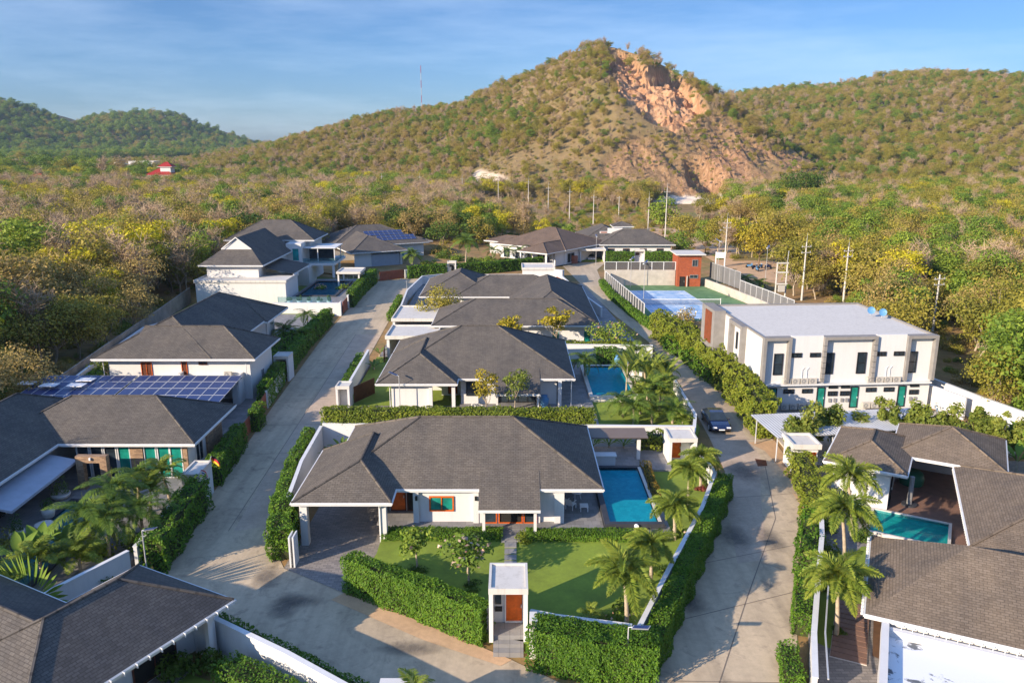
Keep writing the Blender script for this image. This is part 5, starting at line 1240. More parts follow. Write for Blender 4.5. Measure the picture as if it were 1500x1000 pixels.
slats('red-brown garage gate under the raised terrace of the two-storey house', (-27.32, 126.2), (-27.4, 130.2), .03, 2.0)
slats('brown panel gate beside the blue-shaded house wall', (-25.1, 74.6), (-25.6, 79.0), .03, 1.8)
slats('brown gate behind the small square hedge by the stone wall', (-24.9, 68.7), (-25.05, 72.0), .03, 1.7)
slats('dark brown open gate at the middle villa drive', (-16.5, 79.3), (-14.9, 82.6), .45, 2.3, 'dwood')
slats('dark red gate between white piers beside the rear garage', (8.5, 150.2), (9.3, 147.2), .3, 2.2)
slats('dark brown gate between the rear villa carports', (-15.9, 95.4), (-16.2, 98.2), .3, 2.0, 'dwood')
t = thing('sliding_gate', 'folded white gate panels standing at the front villa drive entrance', 'gate', (-14.3, 47.5, 0), 'red-brown gates of the houses')
for x in (-14.45, -14.2): mb = MB(); mb.box(x - .05, 46.9, .05, x + .05, 47.9, 2.2); mb.build('panel', M['fascia'], t)
del t['group']

# pools
def pool(label, x0, x1, y0, y1, z, cop='coping', tile='pooltile', rot=0, org=None, edge=.4):
    t = thing('swimming_pool', label, 'pool', org or ((x0 + x1) / 2, (y0 + y1) / 2, z), 'swimming pools', rot, org is not None)
    c = MB(); e = edge
    for q in ((x0 - e, y0 - e, x1 + e, y0), (x0 - e, y1, x1 + e, y1 + e), (x0 - e, y0 + .001, x0, y1 - .001), (x1, y0 + .001, x1 + e, y1 - .001)): c.box(q[0], q[1], z - .25, q[2], q[3], z + .06)
    c.build('coping', M[cop], t)
    b = MB(); d = z - .18
    b.face([(x0, y0, d), (x1, y0, d), (x1, y1, d), (x0, y1, d)])
    for P in ([(x0, y0), (x1, y0)], [(x1, y0), (x1, y1)], [(x1, y1), (x0, y1)], [(x0, y1), (x0, y0)]): (a0, b0), (a1, b1) = P; b.face([(a1, b1, d), (a0, b0, d), (a0, b0, z - .03), (a1, b1, z - .03)])
    b.build('basin', M[tile], t)
    w = MB(); w.face([(x0, y0, z), (x1, y0, z), (x1, y1, z), (x0, y1, z)]); w.build('water', M['water'], t); return t
t = pool('large blue pool with dark coping beside the front villa', 6.9, 10.3, 51.4, 61.0, 1.02)
mb = MB(); mb.box(10.31, 51.4, .9, 10.55, 61.0, 1.11); mb.build('overflow_edge', M['pcoping'], t)
for o_ in t.children:
    if o_.name.startswith('basin'): pass
mb = MB(); mb.box(6.45, 50.95, .3, 10.75, 61.45, .82); mb.build('plinth', M['coping'], t)
mb = MB(); mb.cyl((8.7, 50.93, .98), (8.7, 50.8, .98), .16, n=12); mb.build('lamp', M['white2'], t)
t = pool('small light-blue pool with pale edge beside the middle villa', 8.6, 13.0, 80.6, 92.2, .9, 'pcoping')
mb = MB(); mb.box(8.3, 79.9, .3, 13.4, 80.19, .7); mb.build('step', M['pcoping'], t)
mb = MB(); mb.box(8.25, 80.2, .3, 13.4, 92.6, .7); mb.build('plinth', M['pcoping'], t)
pool('dark blue courtyard pool of the left-edge house, in shade', -33.2, -29.8, 43, 55.6, .6)
pool('shaded pool on the raised terrace of the two-storey house', -36.4, -30.4, 134, 148, 1.6, tile='shadetile')
pool('narrow turquoise pool beside the dark-roofed left house', -31.0, -29.0, 91.5, 101, .75, 'pcoping')
pool('green pool on the terracotta deck, right side', -.3, 4.6, -3.8, 0, .52, 'pcoping', 'pooltile_g', R(-29.5), (27.2, 54.3, 0), .2)
pool('shaded pool in front of the bungalow with brown roof', -12, -6, 172, 176, .5, 'pcoping')

# front villa garden furniture
def garden_chair(x, y, z, rot, label):
    t = thing('garden_chair', label, 'chair', (x, y, z), 'white garden chairs by the villa pool', rot, True); s = MB(); s.box(-.3, -.3, .36, .3, .3, .42); s.build('seat', M['white2'], t)
    b = MB(); b.face([(-.3, .3, .42), (.3, .3, .42), (.3, .62, 1.0), (-.3, .62, 1.0)]); b.face([(-.3, .34, .42), (-.3, .66, 1.0), (.3, .66, 1.0), (.3, .34, .42)]); b.build('backrest', M['white2'], t)
    for u in (-.28, .28):
        for v in (-.28, .28): l_ = MB(); l_.box(u - .025, v - .025, 0, u + .025, v + .025, .36); l_.build('leg', M['white2'], t)
        a = MB(); a.box(u - .03, -.3, .6, u + .03, .45, .64); a.build('armrest', M['white2'], t)
garden_chair(4.35, 54.2, .72, R(150), 'white garden chair facing the pool, nearer the lawn')
garden_chair(4.3, 57.0, .72, R(100), 'white garden chair behind the small round table')
def low_table(label, x, y, z, r, hgt, name='side_table'):
    t = thing(name, label, 'table', (x, y, z), local=True); mb = MB(); mb.cyl((0, 0, hgt - .04), (0, 0, hgt), r, n=16); mb.build('tabletop', M['white2'], t)
    for k in range(3): l_ = MB(); l_.cyl((.2 * math.cos(k * 2.1), .2 * math.sin(k * 2.1), hgt - .04), (r * .8 * math.cos(k * 2.1), r * .8 * math.sin(k * 2.1), 0), .025, n=6); l_.build('leg', M['white2'], t)
low_table('small round white table between the garden chairs', 4.9, 55.8, .72, .42, .6)
t = thing('footstool', 'white footstool at the foot of the front garden chair', 'stool', (5.3, 53.9, .72), local=True); mb = MB(); mb.box(-.3, -.3, .36, .3, .3, .42); mb.build('seat', M['white2'], t)
for u in (-.26, .26):
    for v in (-.26, .26): l_ = MB(); l_.box(u - .025, v - .025, 0, u + .025, v + .025, .36); l_.build('leg', M['white2'], t)
t = thing('poolside_pergola', 'brown sheet-roofed pergola against the white back wall by the pool', 'pergola', (8.7, 64.4, .7))
mb = MB(); mb.face([(5.7, 63.2, 2.8), (11.5, 63.2, 2.8), (11.5, 65.3, 2.95), (5.7, 65.3, 2.95)], uv=[(0, 0), (0, 5.6), (4, 5.6), (4, 0)]); mb.face([(5.7, 63.2, 2.74), (5.7, 65.3, 2.89), (11.5, 65.3, 2.89), (11.5, 63.2, 2.74)]); mb.build('roof', M['metalroof'], t)
for x in (6.3, 10.8): mb = MB(); mb.box(x - .14, 63.6, .6, x + .14, 63.88, 2.74); mb.build('post', M['white'], t)
mb = MB(); mb.box(6.45, 63.65, 2.55, 10.65, 63.8, 2.7); mb.build('beam', M['white'], t)
mb = MB(); mb.box(6.4, 61.9, .7, 8.6, 62.6, 1.65); mb.box(6.3, 61.8, 1.651, 8.7, 62.7, 1.75); mb.build('bar_counter', M['white'], None, 'white bar counter at the head of the large pool', 'counter')
# car on the lane
def car(label, x, y, rot, pm, name='parked_car'):
    t = thing(name, label, 'car', (x, y, .02), None, rot, True); mb = MB(); Ln, Wd = 4.75, 1.92
    S = [(-2.37, .55, .62, .78), (-2.25, .32, .78, .9), (-1.7, .26, .86, .95), (-.9, .24, .92, .96), (.2, .24, .92, .95), (1.1, .25, .86, .95), (1.9, .28, .76, .92), (2.25, .35, .64, .84), (2.38, .45, .56, .7)]
    for (x0, b0, t0, w0), (x1, b1, t1, w1) in zip(S[:-1], S[1:]):
        for s in (-1, 1):
            q = [(x0, s * w0, b0), (x1, s * w1, b1), (x1, s * w1, t1 - .12), (x0, s * w0, t0 - .12)]; mb.face(q if s < 0 else q[::-1], smooth=True)
            q = [(x0, s * w0, t0 - .12), (x1, s * w1, t1 - .12), (x1, s * w1 * .86, t1), (x0, s * w0 * .86, t0)]; mb.face(q if s < 0 else q[::-1], smooth=True)
        mb.face([(x0, -w0 * .86, t0), (x1, -w1 * .86, t1), (x1, w1 * .86, t1), (x0, w0 * .86, t0)], smooth=True)
        mb.face([(x0, w0, b0), (x1, w1, b1), (x1, -w1, b1), (x0, -w0, b0)])
    for k, f in ((0, 1), (-1, 0)):
        x0, b0, t0, w0 = S[k]; q = [(x0, -w0, b0), (x0, -w0, t0 - .12), (x0, -w0 * .86, t0), (x0, w0 * .86, t0), (x0, w0, t0 - .12), (x0, w0, b0)]; mb.face(q if f == 0 else q[::-1])
    mb.build('body', pm, t)
    c = MB(); C_ = [(-1.75, .94, .94, .72), (-1.0, .92, 1.33, .60), (-.1, .92, 1.42, .60), (.75, .90, .92, .70)]
    P = [(-1.95, .90), (-1.05, 1.34), (-.2, 1.42), (.25, 1.38), (1.15, .90)]; W_ = [.78, .62, .62, .62, .80]
    for i in range(4): c.face([(P[i][0], -W_[i], P[i][1]), (P[i + 1][0], -W_[i + 1], P[i + 1][1]), (P[i + 1][0], W_[i + 1], P[i + 1][1]), (P[i][0], W_[i], P[i][1])], 1 if i in (1, 2) else 0, smooth=True)
    for s in (-1, 1):
        q = [(-1.95, s * .80, .88), (1.15, s * .82, .88), (.25, s * .62, 1.38), (-.2, s * .62, 1.42), (-1.05, s * .62, 1.34)]; c.face(q if s < 0 else q[::-1], 0)
    c.build('cabin', [M['glass'], pm], t)
    for x in (-1.42, 1.45):
        for s in (-1, 1):
            w = MB(); w.cyl((x, s * .72, .33), (x, s * .965, .33), .34, n=20); o = w.build('wheel', M['tyre'], t); r = MB(); r.cyl((x, s * .966, .33), (x, s * .985, .33), .22, n=12); r.build('rim', M['metal'], o)
    for s in (-1, 1):
        l_ = MB(); l_.box(2.2, s * .62 - .18, .56, 2.36, s * .62 + .18, .66); l_.build('headlight', M['white2'], t)
        l_ = MB(); l_.box(-2.39, s * .6 - .2, .62, -2.3, s * .6 + .2, .7); l_.build('taillight', M['red'], t)
        m_ = MB(); m_.box(.75, s * .86 - .08, .86, .92, s * 1.0 + .06, .98); m_.build('mirror', pm, t)
    p = MB(); p.box(2.36, -.26, .4, 2.405, .26, .5); p.build('number_plate', M['white2'], t); return t
cc = car('dark blue low car standing on the east lane beside the tall hedge', 20.0, 74.0, R(-91), M['car']); cc.scale = (1.1, 1.06, 1.05)
car('silver white car inside the open garage of the farthest house', 18.6, 187.2, R(-90), M['carw'])

# tennis court, fences, club tower
sheet('tennis_court', [(19.6, 121), (41.5, 121), (40.2, 136), (37.2, 151), (36.3, 152.6), (18.4, 152.8)], .02, 'courtgreen')
sheet('tennis_court', [(22.9, 122.5), (34.0, 122.5), (32.2, 147), (21.8, 147)], .026, 'courtblue')
mb = MB()
for a, b in (((22.9, 122.5), (21.8, 147)), ((34, 122.5), (32.2, 147)), ((21.8, 147), (32.2, 147)), ((24.2, 122.5), (23.1, 147)), ((32.6, 122.5), (30.9, 147)), ((23.3, 140.5), (31.4, 140.5)), ((28, 128), (27.3, 140.5))): line(a, b, .07, .03)
mb.build('court_line', M['white2'], kind='structure')
t = thing('tennis_net', 'white-banded tennis net across the faded blue court', 'net', (29, 133.5, 0)); mb = MB(); mb.box(21.4, 133.48, .06, 35.6, 133.52, .95); mb.build('mesh', M['net'], t)
mb = MB(); mb.box(21.4, 133.46, .951, 35.6, 133.54, 1.05); mb.build('band', M['white2'], t)
for x in (21.4, 35.6): mb = MB(); mb.cyl((x, 133.5, 0), (x, 133.5, 1.2), .05); mb.build('post', M['white2'], t)
wall('tall bare concrete wall behind the tennis court', [(17.9, 152.9), (31.6, 152.9)], .3, 0, 3.0, 'conc', 'retaining_wall', 'concrete court walls', False)
wall('low concrete wall on the right side of the tennis court', [(37.2, 151.2), (39.5, 141), (41.6, 130), (42.5, 122)], .3, 0, 1.5, 'conc', 'retaining_wall', 'concrete court walls', False)
def fence(label, p, q, z0, z1, n, panel='screen', post=.07, pm='fascia', rail=True):
    t = thing('mesh_fence', label, 'fence', ((p[0] + q[0]) / 2, (p[1] + q[1]) / 2, z0), 'fences round the tennis court'); P, Q = Vector(p), Vector(q)
    mb = MB(); mb.obox(P, Q, .02, z0 + .1, z1 - .05); mb.build('panel', M[panel], t)
    for i in range(n + 1):
        a = P + (Q - P) * i / n; mb = MB(); mb.box(a.x - post, a.y - post, z0, a.x + post, a.y + post, z1); mb.build('post', M[pm], t)
    mb = MB(); mb.obox(P, Q, .08, z1 - .08, z1 + .003); mb.build('rail', M[pm], t)
fence('dark mesh fence with white posts between lane and tennis court', (18.0, 151.8), (20.4, 120.5), 0, 2.9, 17)
fence('mesh fence with white posts on top of the tall court wall', (17.9, 152.9), (31.6, 152.9), 3.0, 4.6, 6, 'netgrey' if 0 else 'screen')
fence('grey sheet fence stepping down along the right court side', (38.6, 154), (41.0, 141.5), 1.2, 4.4, 6, 'corr_d', .04, 'postm')
fence('grey sheet fence with white rails at the court corner', (41.0, 141.4), (44.2, 122.5), .6, 3.0, 9, 'corr_d', .04, 'fascia')
fence('low grey sheet fence beyond the court towards the poles', (44.2, 122.4), (48.2, 115), .2, 2.4, 4, 'corr_d', .04, 'fascia')
t = thing('court_tower', 'red-brick two-storey tower with flat white roof at the tennis court', 'tower', (33.9, 153.6, 0))
mb = MB(); mb.box(31.7, 151.4, 0, 36.2, 156.5, 6.1); mb.build('wall', M['brick'], t)
mb = MB(); mb.box(31.2, 150.7, 6.1, 36.9, 157.0, 6.3); mb.build('roof', M['whiteroof'], t)
opening(t, 'window', '-y', 35.0, 3.9, 1.1, 1.3, 151.4, 'netgrey', 'glass'); opening(t, 'window', '-y', 34.9, 1.6, 1.6, .7, 151.4, 'netgrey', 'glass'); opening(t, 'door', '-y', 32.7, .05, 1.0, 1.9, 151.4, 'black', 'dark', bars=0, handle=True)
mb = MB(); mb.cyl((33.6, 151.15, 0), (33.6, 151.15, 2.1), .12); mb.build('pillar', M['conc'], t)
# covered parking, kiosk, yard railings by the townhouses
t = thing('parking_shelter', 'long pale corrugated roof shelter in front of the townhouses', 'shelter', (29, 67.5, .15))
P = [(21.9, 69.3, 2.75), (22.7, 64.0, 2.5), (38.4, 66.5, 2.6), (37.8, 71.0, 2.85)]
mb = MB(); mb.face([P[0], P[1], P[2], P[3]], uv=[(0, 0), (0, 5), (15, 5), (15, 0)]); mb.face([(x, y, z - .06) for x, y, z in P[::-1]]); mb.build('roof', M['corr'], t)
for x, y in ((22.9, 64.6), (28, 65.4), (33, 66.2), (37.9, 67), (22.4, 68.9), (30, 69.8), (37.4, 70.6)): mb = MB(); mb.cyl((x, y, .1), (x, y, 2.5), .06); mb.build('post', M['metal'], t)
t = flatbox('kiosk', 'tiny white guard kiosk with flat roof and orange door behind the lane hedge', 23.4, 61.9, 25.4, 64.3, 2.75, 'kiosk', False, .2)
opening(t, 'door', '-y', 24.9, .25, .85, 1.9, 61.9, 'fascia', 'wood', bars=0, handle=True)
t = thing('yard_railing', 'dark metal yard railing beside the townhouse bicycles', 'railing', (42.5, 73.5, .15)); mb = MB()
for a, b in (((38.5, 72.6), (44.2, 73.2)), ((44.2, 73.2), (44.8, 76.5)), ((38.5, 72.6), (25.5, 75.2))):
    for z in (.65, 1.15): mb.cyl((*a, z), (*b, z), .03, n=5)
mb.build('bar', M['black'], t)
for x, y in ((38.5, 72.6), (41.3, 72.9), (44.2, 73.2), (44.8, 76.5), (31, 74.2), (25.5, 75.2)): mb = MB(); mb.cyl((x, y, .1), (x, y, 1.2), .035, n=6); mb.build('post', M['black'], t)
def bicycle(label, x, y, rot):
    t = thing('bicycle', label, 'bicycle', (x, y, .15), 'bicycles by the townhouse wall', rot, True)
    for u in (-.5, .5):
        mb = MB(); pts = [(u + .33 * math.cos(k * .449), 0, .33 + .33 * math.sin(k * .449)) for k in range(15)]; mb.tube(pts, .025, n=4); mb.build('wheel', M['tyre'], t)
    mb = MB(); [mb.cyl(a, b, .022, n=5) for a, b in (((-.5, 0, .33), (-.15, 0, .75)), ((-.15, 0, .75), (.35, 0, .75)), ((.35, 0, .75), (.5, 0, .33)), ((-.15, 0, .33), (.35, 0, .75)), ((-.5, 0, .33), (-.15, 0, .33)))]; mb.build('frame', M['bluedish'], t)
    mb = MB(); mb.cyl((.35, 0, .75), (.33, 0, 1.0), .02, n=5); mb.cyl((.33, -.25, 1.0), (.33, .25, 1.0), .02, n=5); mb.build('handlebar', M['black'], t)
    mb = MB(); mb.box(-.3, -.07, .82, -.06, .07, .88); mb.build('saddle', M['black'], t)
bicycle('blue bicycle leaning at the white wall right of the townhouses', 43.3, 77.2, R(75)); bicycle('blue bicycle in front of the other by the railing', 42.6, 75.0, R(20))
# poles
def upole(label, x, y, hgt, arms=2, z=0, name='utility_pole', lamp=False, rot=.3):
    t = thing(name, label, 'utility pole', (x, y, z), 'concrete utility poles along the track', rot, True); mb = MB(); mb.cyl((0, 0, -.3), (0, 0, hgt), .20, .10, 8); mb.build('shaft', M['pole'], t)
    for k in range(arms):
        a = MB(); zz = hgt * (.93 - .1 * k) - .1; a.box(-.95, -.14, zz, .95, -.03, zz + .11); a.build('crossarm', M['pole'], t)
        for u in (-.85, 0, .85): i_ = MB(); i_.cyl((u, -.08, zz + .11), (u, -.08, zz + .34), .06, .03, 6); i_.build('insulator', M['postm'], t)
    if lamp: a = MB(); a.tube([(0, 0, hgt * .72), (-1.1, -.2, hgt * .78), (-1.5, -.25, hgt * .78)], .04, n=5); a.box(-1.9, -.35, hgt * .775, -1.4, -.15, hgt * .79); a.build('lamp_arm', M['metal'], t)
    if hgt > 9: a = MB(); a.cyl((0, 0, hgt), (.05, 0, hgt + 1.6), .04, .02, 5); a.build('mast_tip', M['metal'], t)
    return t
upole('tall concrete pole directly behind the townhouse roof, left of the dish pair', 57.7, 136.3, 9.6)
upole('concrete pole right of the H-shaped transformer frame', 50.9, 137.6, 10.2)
upole('concrete pole rising behind the right end of the townhouse roof', 61.9, 114.1, 8.4)
upole('concrete pole with lamp arm beside the white notice frame', 47.6, 177.2, 10.4, lamp=True)
upole('tall pole beyond the farthest house, right of the green tree', 43.3, 225.8, 14.5)
FP = [(43.3, 254.8, 10.2), (38.1, 286.9, 8.4), (27.6, 272.3, 9.6), (20.9, 292.2, 10.3), (14.6, 324.7, 9.7), (7.1, 349.4, 11), (-6.2, 365.3, 11.2)]
nm = ['just right of the farthest house', 'behind the roof turret', 'above the roof parapet', 'above the round green bush', 'above the feathery palm', 'above the bungalow ridge', 'left of the pale quarry tip']
for i, (x, y, hh) in enumerate(FP): upole('thin far pole in the dry field %s' % nm[i], x, y, hh, 1)
for i, (px, py, y) in enumerate(((559, 263, 430), (615, 262, 420), (677, 262, 400))):
    x, y, _ = atY(px, py, y); upole('small far pole %s below the long hill' % ('by the sand patch', 'right of the sand patch', 'left of the pale tip')[i], x, y, 10, 1)
t = thing('transformer_frame', 'H-shaped concrete transformer frame with two legs and crossbars', 'transformer', (46.4, 135.6, 0))
for x in (45.5, 47.2): mb = MB(); mb.cyl((x, 135.6, -.3), (x, 135.6, 7.0), .16, .13, 8); mb.build('pole', M['pole'], t)
for z in (6.8, 5.2, 3.2): mb = MB(); mb.box(45.3, 135.4, z, 47.4, 135.55, z + .22); mb.build('crossbar', M['pole'], t)
mb = MB(); mb.box(45.8, 135.0, 2.0, 46.9, 135.39, 3.1); mb.build('transformer', M['ac'], t)
mb = MB(); mb.cyl((47.2, 135.7, 7), (47.3, 135.7, 9), .05, n=6); mb.build('mast', M['metal'], t)
t = thing('notice_frame', 'white empty sign frame standing on two legs beside a pole', 'sign', (46.3, 176.2, 0)); mb = MB(); mb.box(45.3, 176.15, 2.0, 47.2, 176.25, 3.3); mb.build('board', M['white2'], t)
for x in (45.3, 47.3): mb = MB(); mb.box(x - .1, 176.1, 0, x + .1, 176.3, 3.4); mb.build('leg', M['white2'], t)
def lamp(label, x, y, z, hgt, rot=0, double=False, name='street_lamp'):
    t = thing(name, label, 'street lamp', (x, y, z), 'solar street lamps and court lights', rot, True); mb = MB(); mb.cyl((0, 0, -.1), (0, 0, hgt), .05, .035, 7); mb.build('shaft', M['postm'], t)
    mb = MB(); mb.tube([(0, 0, hgt), (.3, 0, hgt + .12)], .03, n=5); mb.face([(.2, -.18, hgt + .1), (1.1, -.18, hgt + .36), (1.1, .18, hgt + .36), (.2, .18, hgt + .1)]); mb.face([(.2, .18, hgt + .06), (1.1, .18, hgt + .32), (1.1, -.18, hgt + .32), (.2, -.18, hgt + .06)])
    if double: mb.box(-.7, -.12, hgt - .1, -.2, .12, hgt + .05)
    mb.build('lamp_head', M['metal'], t); p = MB(); p.face([(.24, -.15, hgt + .125), (1.06, -.15, hgt + .362), (1.06, .15, hgt + .362), (.24, .15, hgt + .125)]); p.build('solar_cell', M['solar'], t)
lamp('solar street lamp rising above the bottom-left roof corner', -22.6, 44.4, 0, 4.0, R(-20))
lamp('solar street lamp above the lower hedge corner beside the lane', 5.9, 35.6, 0, 3.2, R(-30))
lamp('solar street lamp at the lane bend by the white wall', -18.6, 139, 0, 3.2, R(170))
lamp('lamp on the middle villa carport edge', -11.2, 75.7, .5, 4.0, R(160))
lamp('lamp post before the farthest house garage', 18.9, 178.5, 0, 6.5, R(90), True)
lamp('tall court light on the left side of the blue court', 21.5, 128.0, 0, 8.0, R(60), True)
lamp('tall court light on the right side near the grey sheet fence', 38.4, 147.5, 0, 9.2, R(110), True)
lamp('tall court light at the far left corner of the court', 22.6, 150, 0, 5.5, R(60), True)
lamp('tall light beside the H-shaped frame', 47.4, 147.4, 0, 8, R(60), True)
t = thing('radio_mast', 'thin red and white guyed radio mast on the ridge skyline', 'mast', atY(618, 166, 850)); zb = t.location.z
for k in range(7):
    mb = MB(); x, y = t.location.x, t.location.y; mb.cyl((x, y, zb - 4 + k * 7.2), (x, y, zb + 3.2 + k * 7.2), .34, .34, 4); mb.build('section', M['red' if k % 2 == 0 else 'postm'], t)
# motorbikes under the golden tree
for i, (px, py) in enumerate(((1098, 392), (1106, 394), (1114, 393), (1121, 395), (1109, 397), (1126, 393))):
    x, y, _ = G(px, py); t = thing('motorbike', 'dark motorbike under the golden tree, number %d from the left' % (i + 1), 'motorbike', (x, y, 0), 'motorbikes under the golden tree', .4 * i, True)
    t['label'] = ['motorbike at the left end of the row under the golden tree', 'second motorbike from the left under the golden tree', 'blue motorbike in the middle of the row under the golden tree', 'fourth motorbike from the left under the golden tree', 'motorbike standing in front of the row under the golden tree', 'motorbike at the right end under the golden tree'][i]
    for u in (-.62, .62): mb = MB(); mb.cyl((u, -.06, .3), (u, .06, .3), .3, n=12); mb.build('wheel', M['tyre'], t)
    mb = MB(); mb.box(-.6, -.16, .35, .3, .16, .72); mb.box(.3, -.12, .45, .6, .12, .95); mb.build('body', M['car'] if i % 2 else M['bluedish'], t)
    mb = MB(); mb.box(-.7, -.14, .721, .2, .14, .84); mb.build('saddle', M['black'], t); mb = MB(); mb.cyl((.5, -.35, 1.0), (.5, .35, 1.0), .03, n=5); mb.build('handlebar', M['metal'], t)
# pots, flags
def potted(label, x, y, z, r, hh, kind, leaf='topiary', pm='pcoping', seed=1, size=.06, n=350):
    t = thing('potted_plant', label, 'potted plant', (x, y, z), 'potted plants on the terraces', local=True); mb = MB(); mb.lathe((0, 0, 0), [(r * .65, 0), (r * .95, hh * .5), (r, hh), (r * .86, hh), (r * .8, hh * .85)], 14); mb.build('pot', M[pm], t)
    V, Q = blob(None, (r * 1.1, r * 1.1, kind), n, size, leaf, seed, 7); V[:, 2] += hh; link('foliage', np_mesh('foliage', V, Q, L[leaf]), t); return t
potted('cone topiary in a large white pot at the courtyard pool edge', -33.8, 49.6, .5, .5, .8, 1.4); potted('clipped bush in a grey pot behind the white pot', -33.6, 53.0, .5, .45, .8, .9)
potted('wide bowl of bonsai near the stone arch', -34.6, 56.4, .5, .7, .4, 1.6, 'green')
t = thing('planter_bowl', 'low wide planter bowl between the two courtyard pots', 'planter', (-32.9, 51.2, .5), local=True); mb = MB(); mb.lathe((0, 0, 0), [(.35, 0), (.6, .4), (.62, .5), (.5, .48)], 14); mb.build('bowl', M['pcoping'], t)
for i in range(5): potted('pale pot with round shrub on the glass terrace edge, %s' % ('leftmost', 'second from left', 'middle one', 'second from right', 'rightmost')[i], -35.9 + i * 1.6, 126.4, 1.4, .45, .8, .9, pm='white2', seed=i, n=220, size=.12)
for x, y, lb, pm in ((12.9, 93.2, 'glossy blue urn at the far corner of the small pool', 'bluedish'), (3.3, 77.6, 'blue glazed pot by the middle villa glass door', 'bluedish')):
    t = thing('urn', lb, 'urn', (x, y, .62), None, 0, True); mb = MB(); mb.lathe((0, 0, 0), [(.2, 0), (.45, .5), (.5, .9), (.3, 1.2), (.36, 1.3), (.28, 1.25)], 14); mb.build('body', M[pm], t)
def flag(label, x, y, z, cols, rot):
    t = thing('flag', label, 'flag', (x, y, z), None, rot, True); mb = MB(); mb.cyl((0, 0, -.2), (.5, 0, 1.0), .02, n=5); mb.build('staff', M['metal'], t)
    for k, c in enumerate(cols):
        mb = MB(); n = 5
        for i in range(n):
            u0, u1 = i / n, (i + 1) / n; f = lambda u, v: (.5 + .9 * u - .3 * u * u, .12 * math.sin(u * 5 + v), 1.0 - .55 * v - .45 * u)
            mb.face([f(u0, (k + 1) / len(cols)), f(u1, (k + 1) / len(cols)), f(u1, k / len(cols)), f(u0, k / len(cols))])
        mb.build('stripe', FM[c], t)
FM = {'r': plain('flag_red', (.5, .02, .03, 1)), 'w': plain('flag_white', (.75, .75, .75, 1)), 'b': plain('flag_blue', (.02, .03, .2, 1)), 'k': plain('flag_black', (.01, .01, .01, 1)), 'y': plain('flag_gold', (.7, .42, .02, 1))}
flag('black, red and gold striped flag on the white portal', -23.9, 57.9, 2.3, 'kry', .2); flag('red, white and blue striped flag on the white portal', -24.1, 56.4, 1.9, 'rwbwr', -.2)
t = thing('patio_heater', 'tall dark cylinder standing on round base on the pavilion terrace', 'heater', (30.1, 55.6, .33), local=True); mb = MB(); mb.cyl((0, 0, 0), (0, 0, .12), .55, n=18); mb.build('base', M['coping'], t); mb = MB(); mb.cyl((0, 0, .12), (0, 0, 2.3), .2, .17, 12); mb.build('column', M['netgrey'], t)
t = thing('covered_grill', 'rounded dark green cover over equipment under the pavilion roof', 'cover', (32.2, 59.6, .33), local=True); mb = MB(); mb.lathe((0, 0, 0), [(.9, 0), (.95, .5), (.8, .95), (.4, 1.15)], 14); mb.build('cover', plain('green_cover', (.015, .12, .07, 1), .4), t)
t = thing('waste_bin', 'small grey bin at the edge of the terracotta deck', 'bin', (33.0, 51.8, .33), local=True); mb = MB(); mb.box(-.25, -.25, 0, .25, .25, .8); mb.build('body', M['netgrey'], t); mb = MB(); mb.box(-.28, -.28, .801, .28, .28, .88); mb.build('lid', M['black'], t)
# stepping boards and driveway bits lower right
t = thing('plank_path', 'brown plank walkway with pale gaps beside the tall roof gutter', 'walkway', (19.2, 39.6, .3), rot=R(-25), local=True)
for k in range(12): mb = MB(); mb.box(-1.0, -3.0 + k * .5, .04, .8, -2.58 + k * .5, .09); mb.build('plank', M['tilewood'], t)
mb = MB(); mb.box(-1.02, -3.05, .005, .82, 3.0, .035); mb.build('base', M['pcoping'], t)
wall('long pale pipe rail on the lower right white wall', [(15.2, 33.2), (16.5, 37.0), (18.4, 41.5)], .08, 1.95, 2.02, 'metal', 'pipe_rail', 'pipes on walls', False, 'rail')
# distant villas and roofs on the plain
def far_house(label, px, py, y, w, hh, roof='red', wallm='white', tiers=1):
    x, y, z = atY(px, py, y); z = float(terrain(np.array([x]), np.array([y]))[0]); h = House('villa', label, (x, y, z), 0, True, roof, group='far villas among the trees')
    h.wall(-w / 2, 0, w / 2, w * .7, 0, hh); h.hip(-w / 2 - 1.2, w / 2 + 1.2, -1.2, w * .7 + 1.2, hh + .2, .6)
    if tiers > 1: h.hip(-w * .1, w * .5, w * .1, w * .6, hh + 5.2, .75); h.wall(0, w * .15, w * .42, w * .55, hh, hh + 5)
    for k in range(3): h.win('-y', -w * .3 + k * w * .3, hh * .35, w * .12, hh * .4, 0, 'fascia', 'glass')
    return h.done()
far_house('red tiled villa with tiered roofs and white balcony, far left', 234, 263, 500, 15, 7, 'red', tiers=2)
far_house('small red-roofed villa half hidden by yellow trees', 54, 268, 450, 9, 7, 'red')
x, y, z = atY(206, 232, 700); flatbox('villa', 'white flat-topped modern house below the far hill', x - 11, y, x + 11, y + 12, 11, 'villa', False, 0)
for i, (px, py, y) in enumerate(((14, 224, 820), (75, 233, 700), (164, 234, 700), (30, 216, 950), (104, 240, 640))): far_house('far white-roofed house among the trees, %s' % ('at the left edge', 'below the first hill', 'left of the white modern house', 'highest, near the hill foot', 'beside the dark trees')[i], px, py, y, 14, 6, 'whiteroof')
t = thing('hangar_shed', 'green sheet-roofed shed in the dirt yard at the hill foot', 'shed', G(480, 256, 0)); x, y, _ = t.location
mb = MB(); mb.box(x - 12, y, 0, x + 10, y + 8, 4); mb.build('wall', M['postm'], t); mb = MB(); mb.face([(x - 13, y - 1, 4), (x + 11, y - 1, 4), (x + 11, y + 9, 5.5), (x - 13, y + 9, 5.5)]); mb.build('roof', plain('green_sheet', C(60, 140, 90), .6), t)
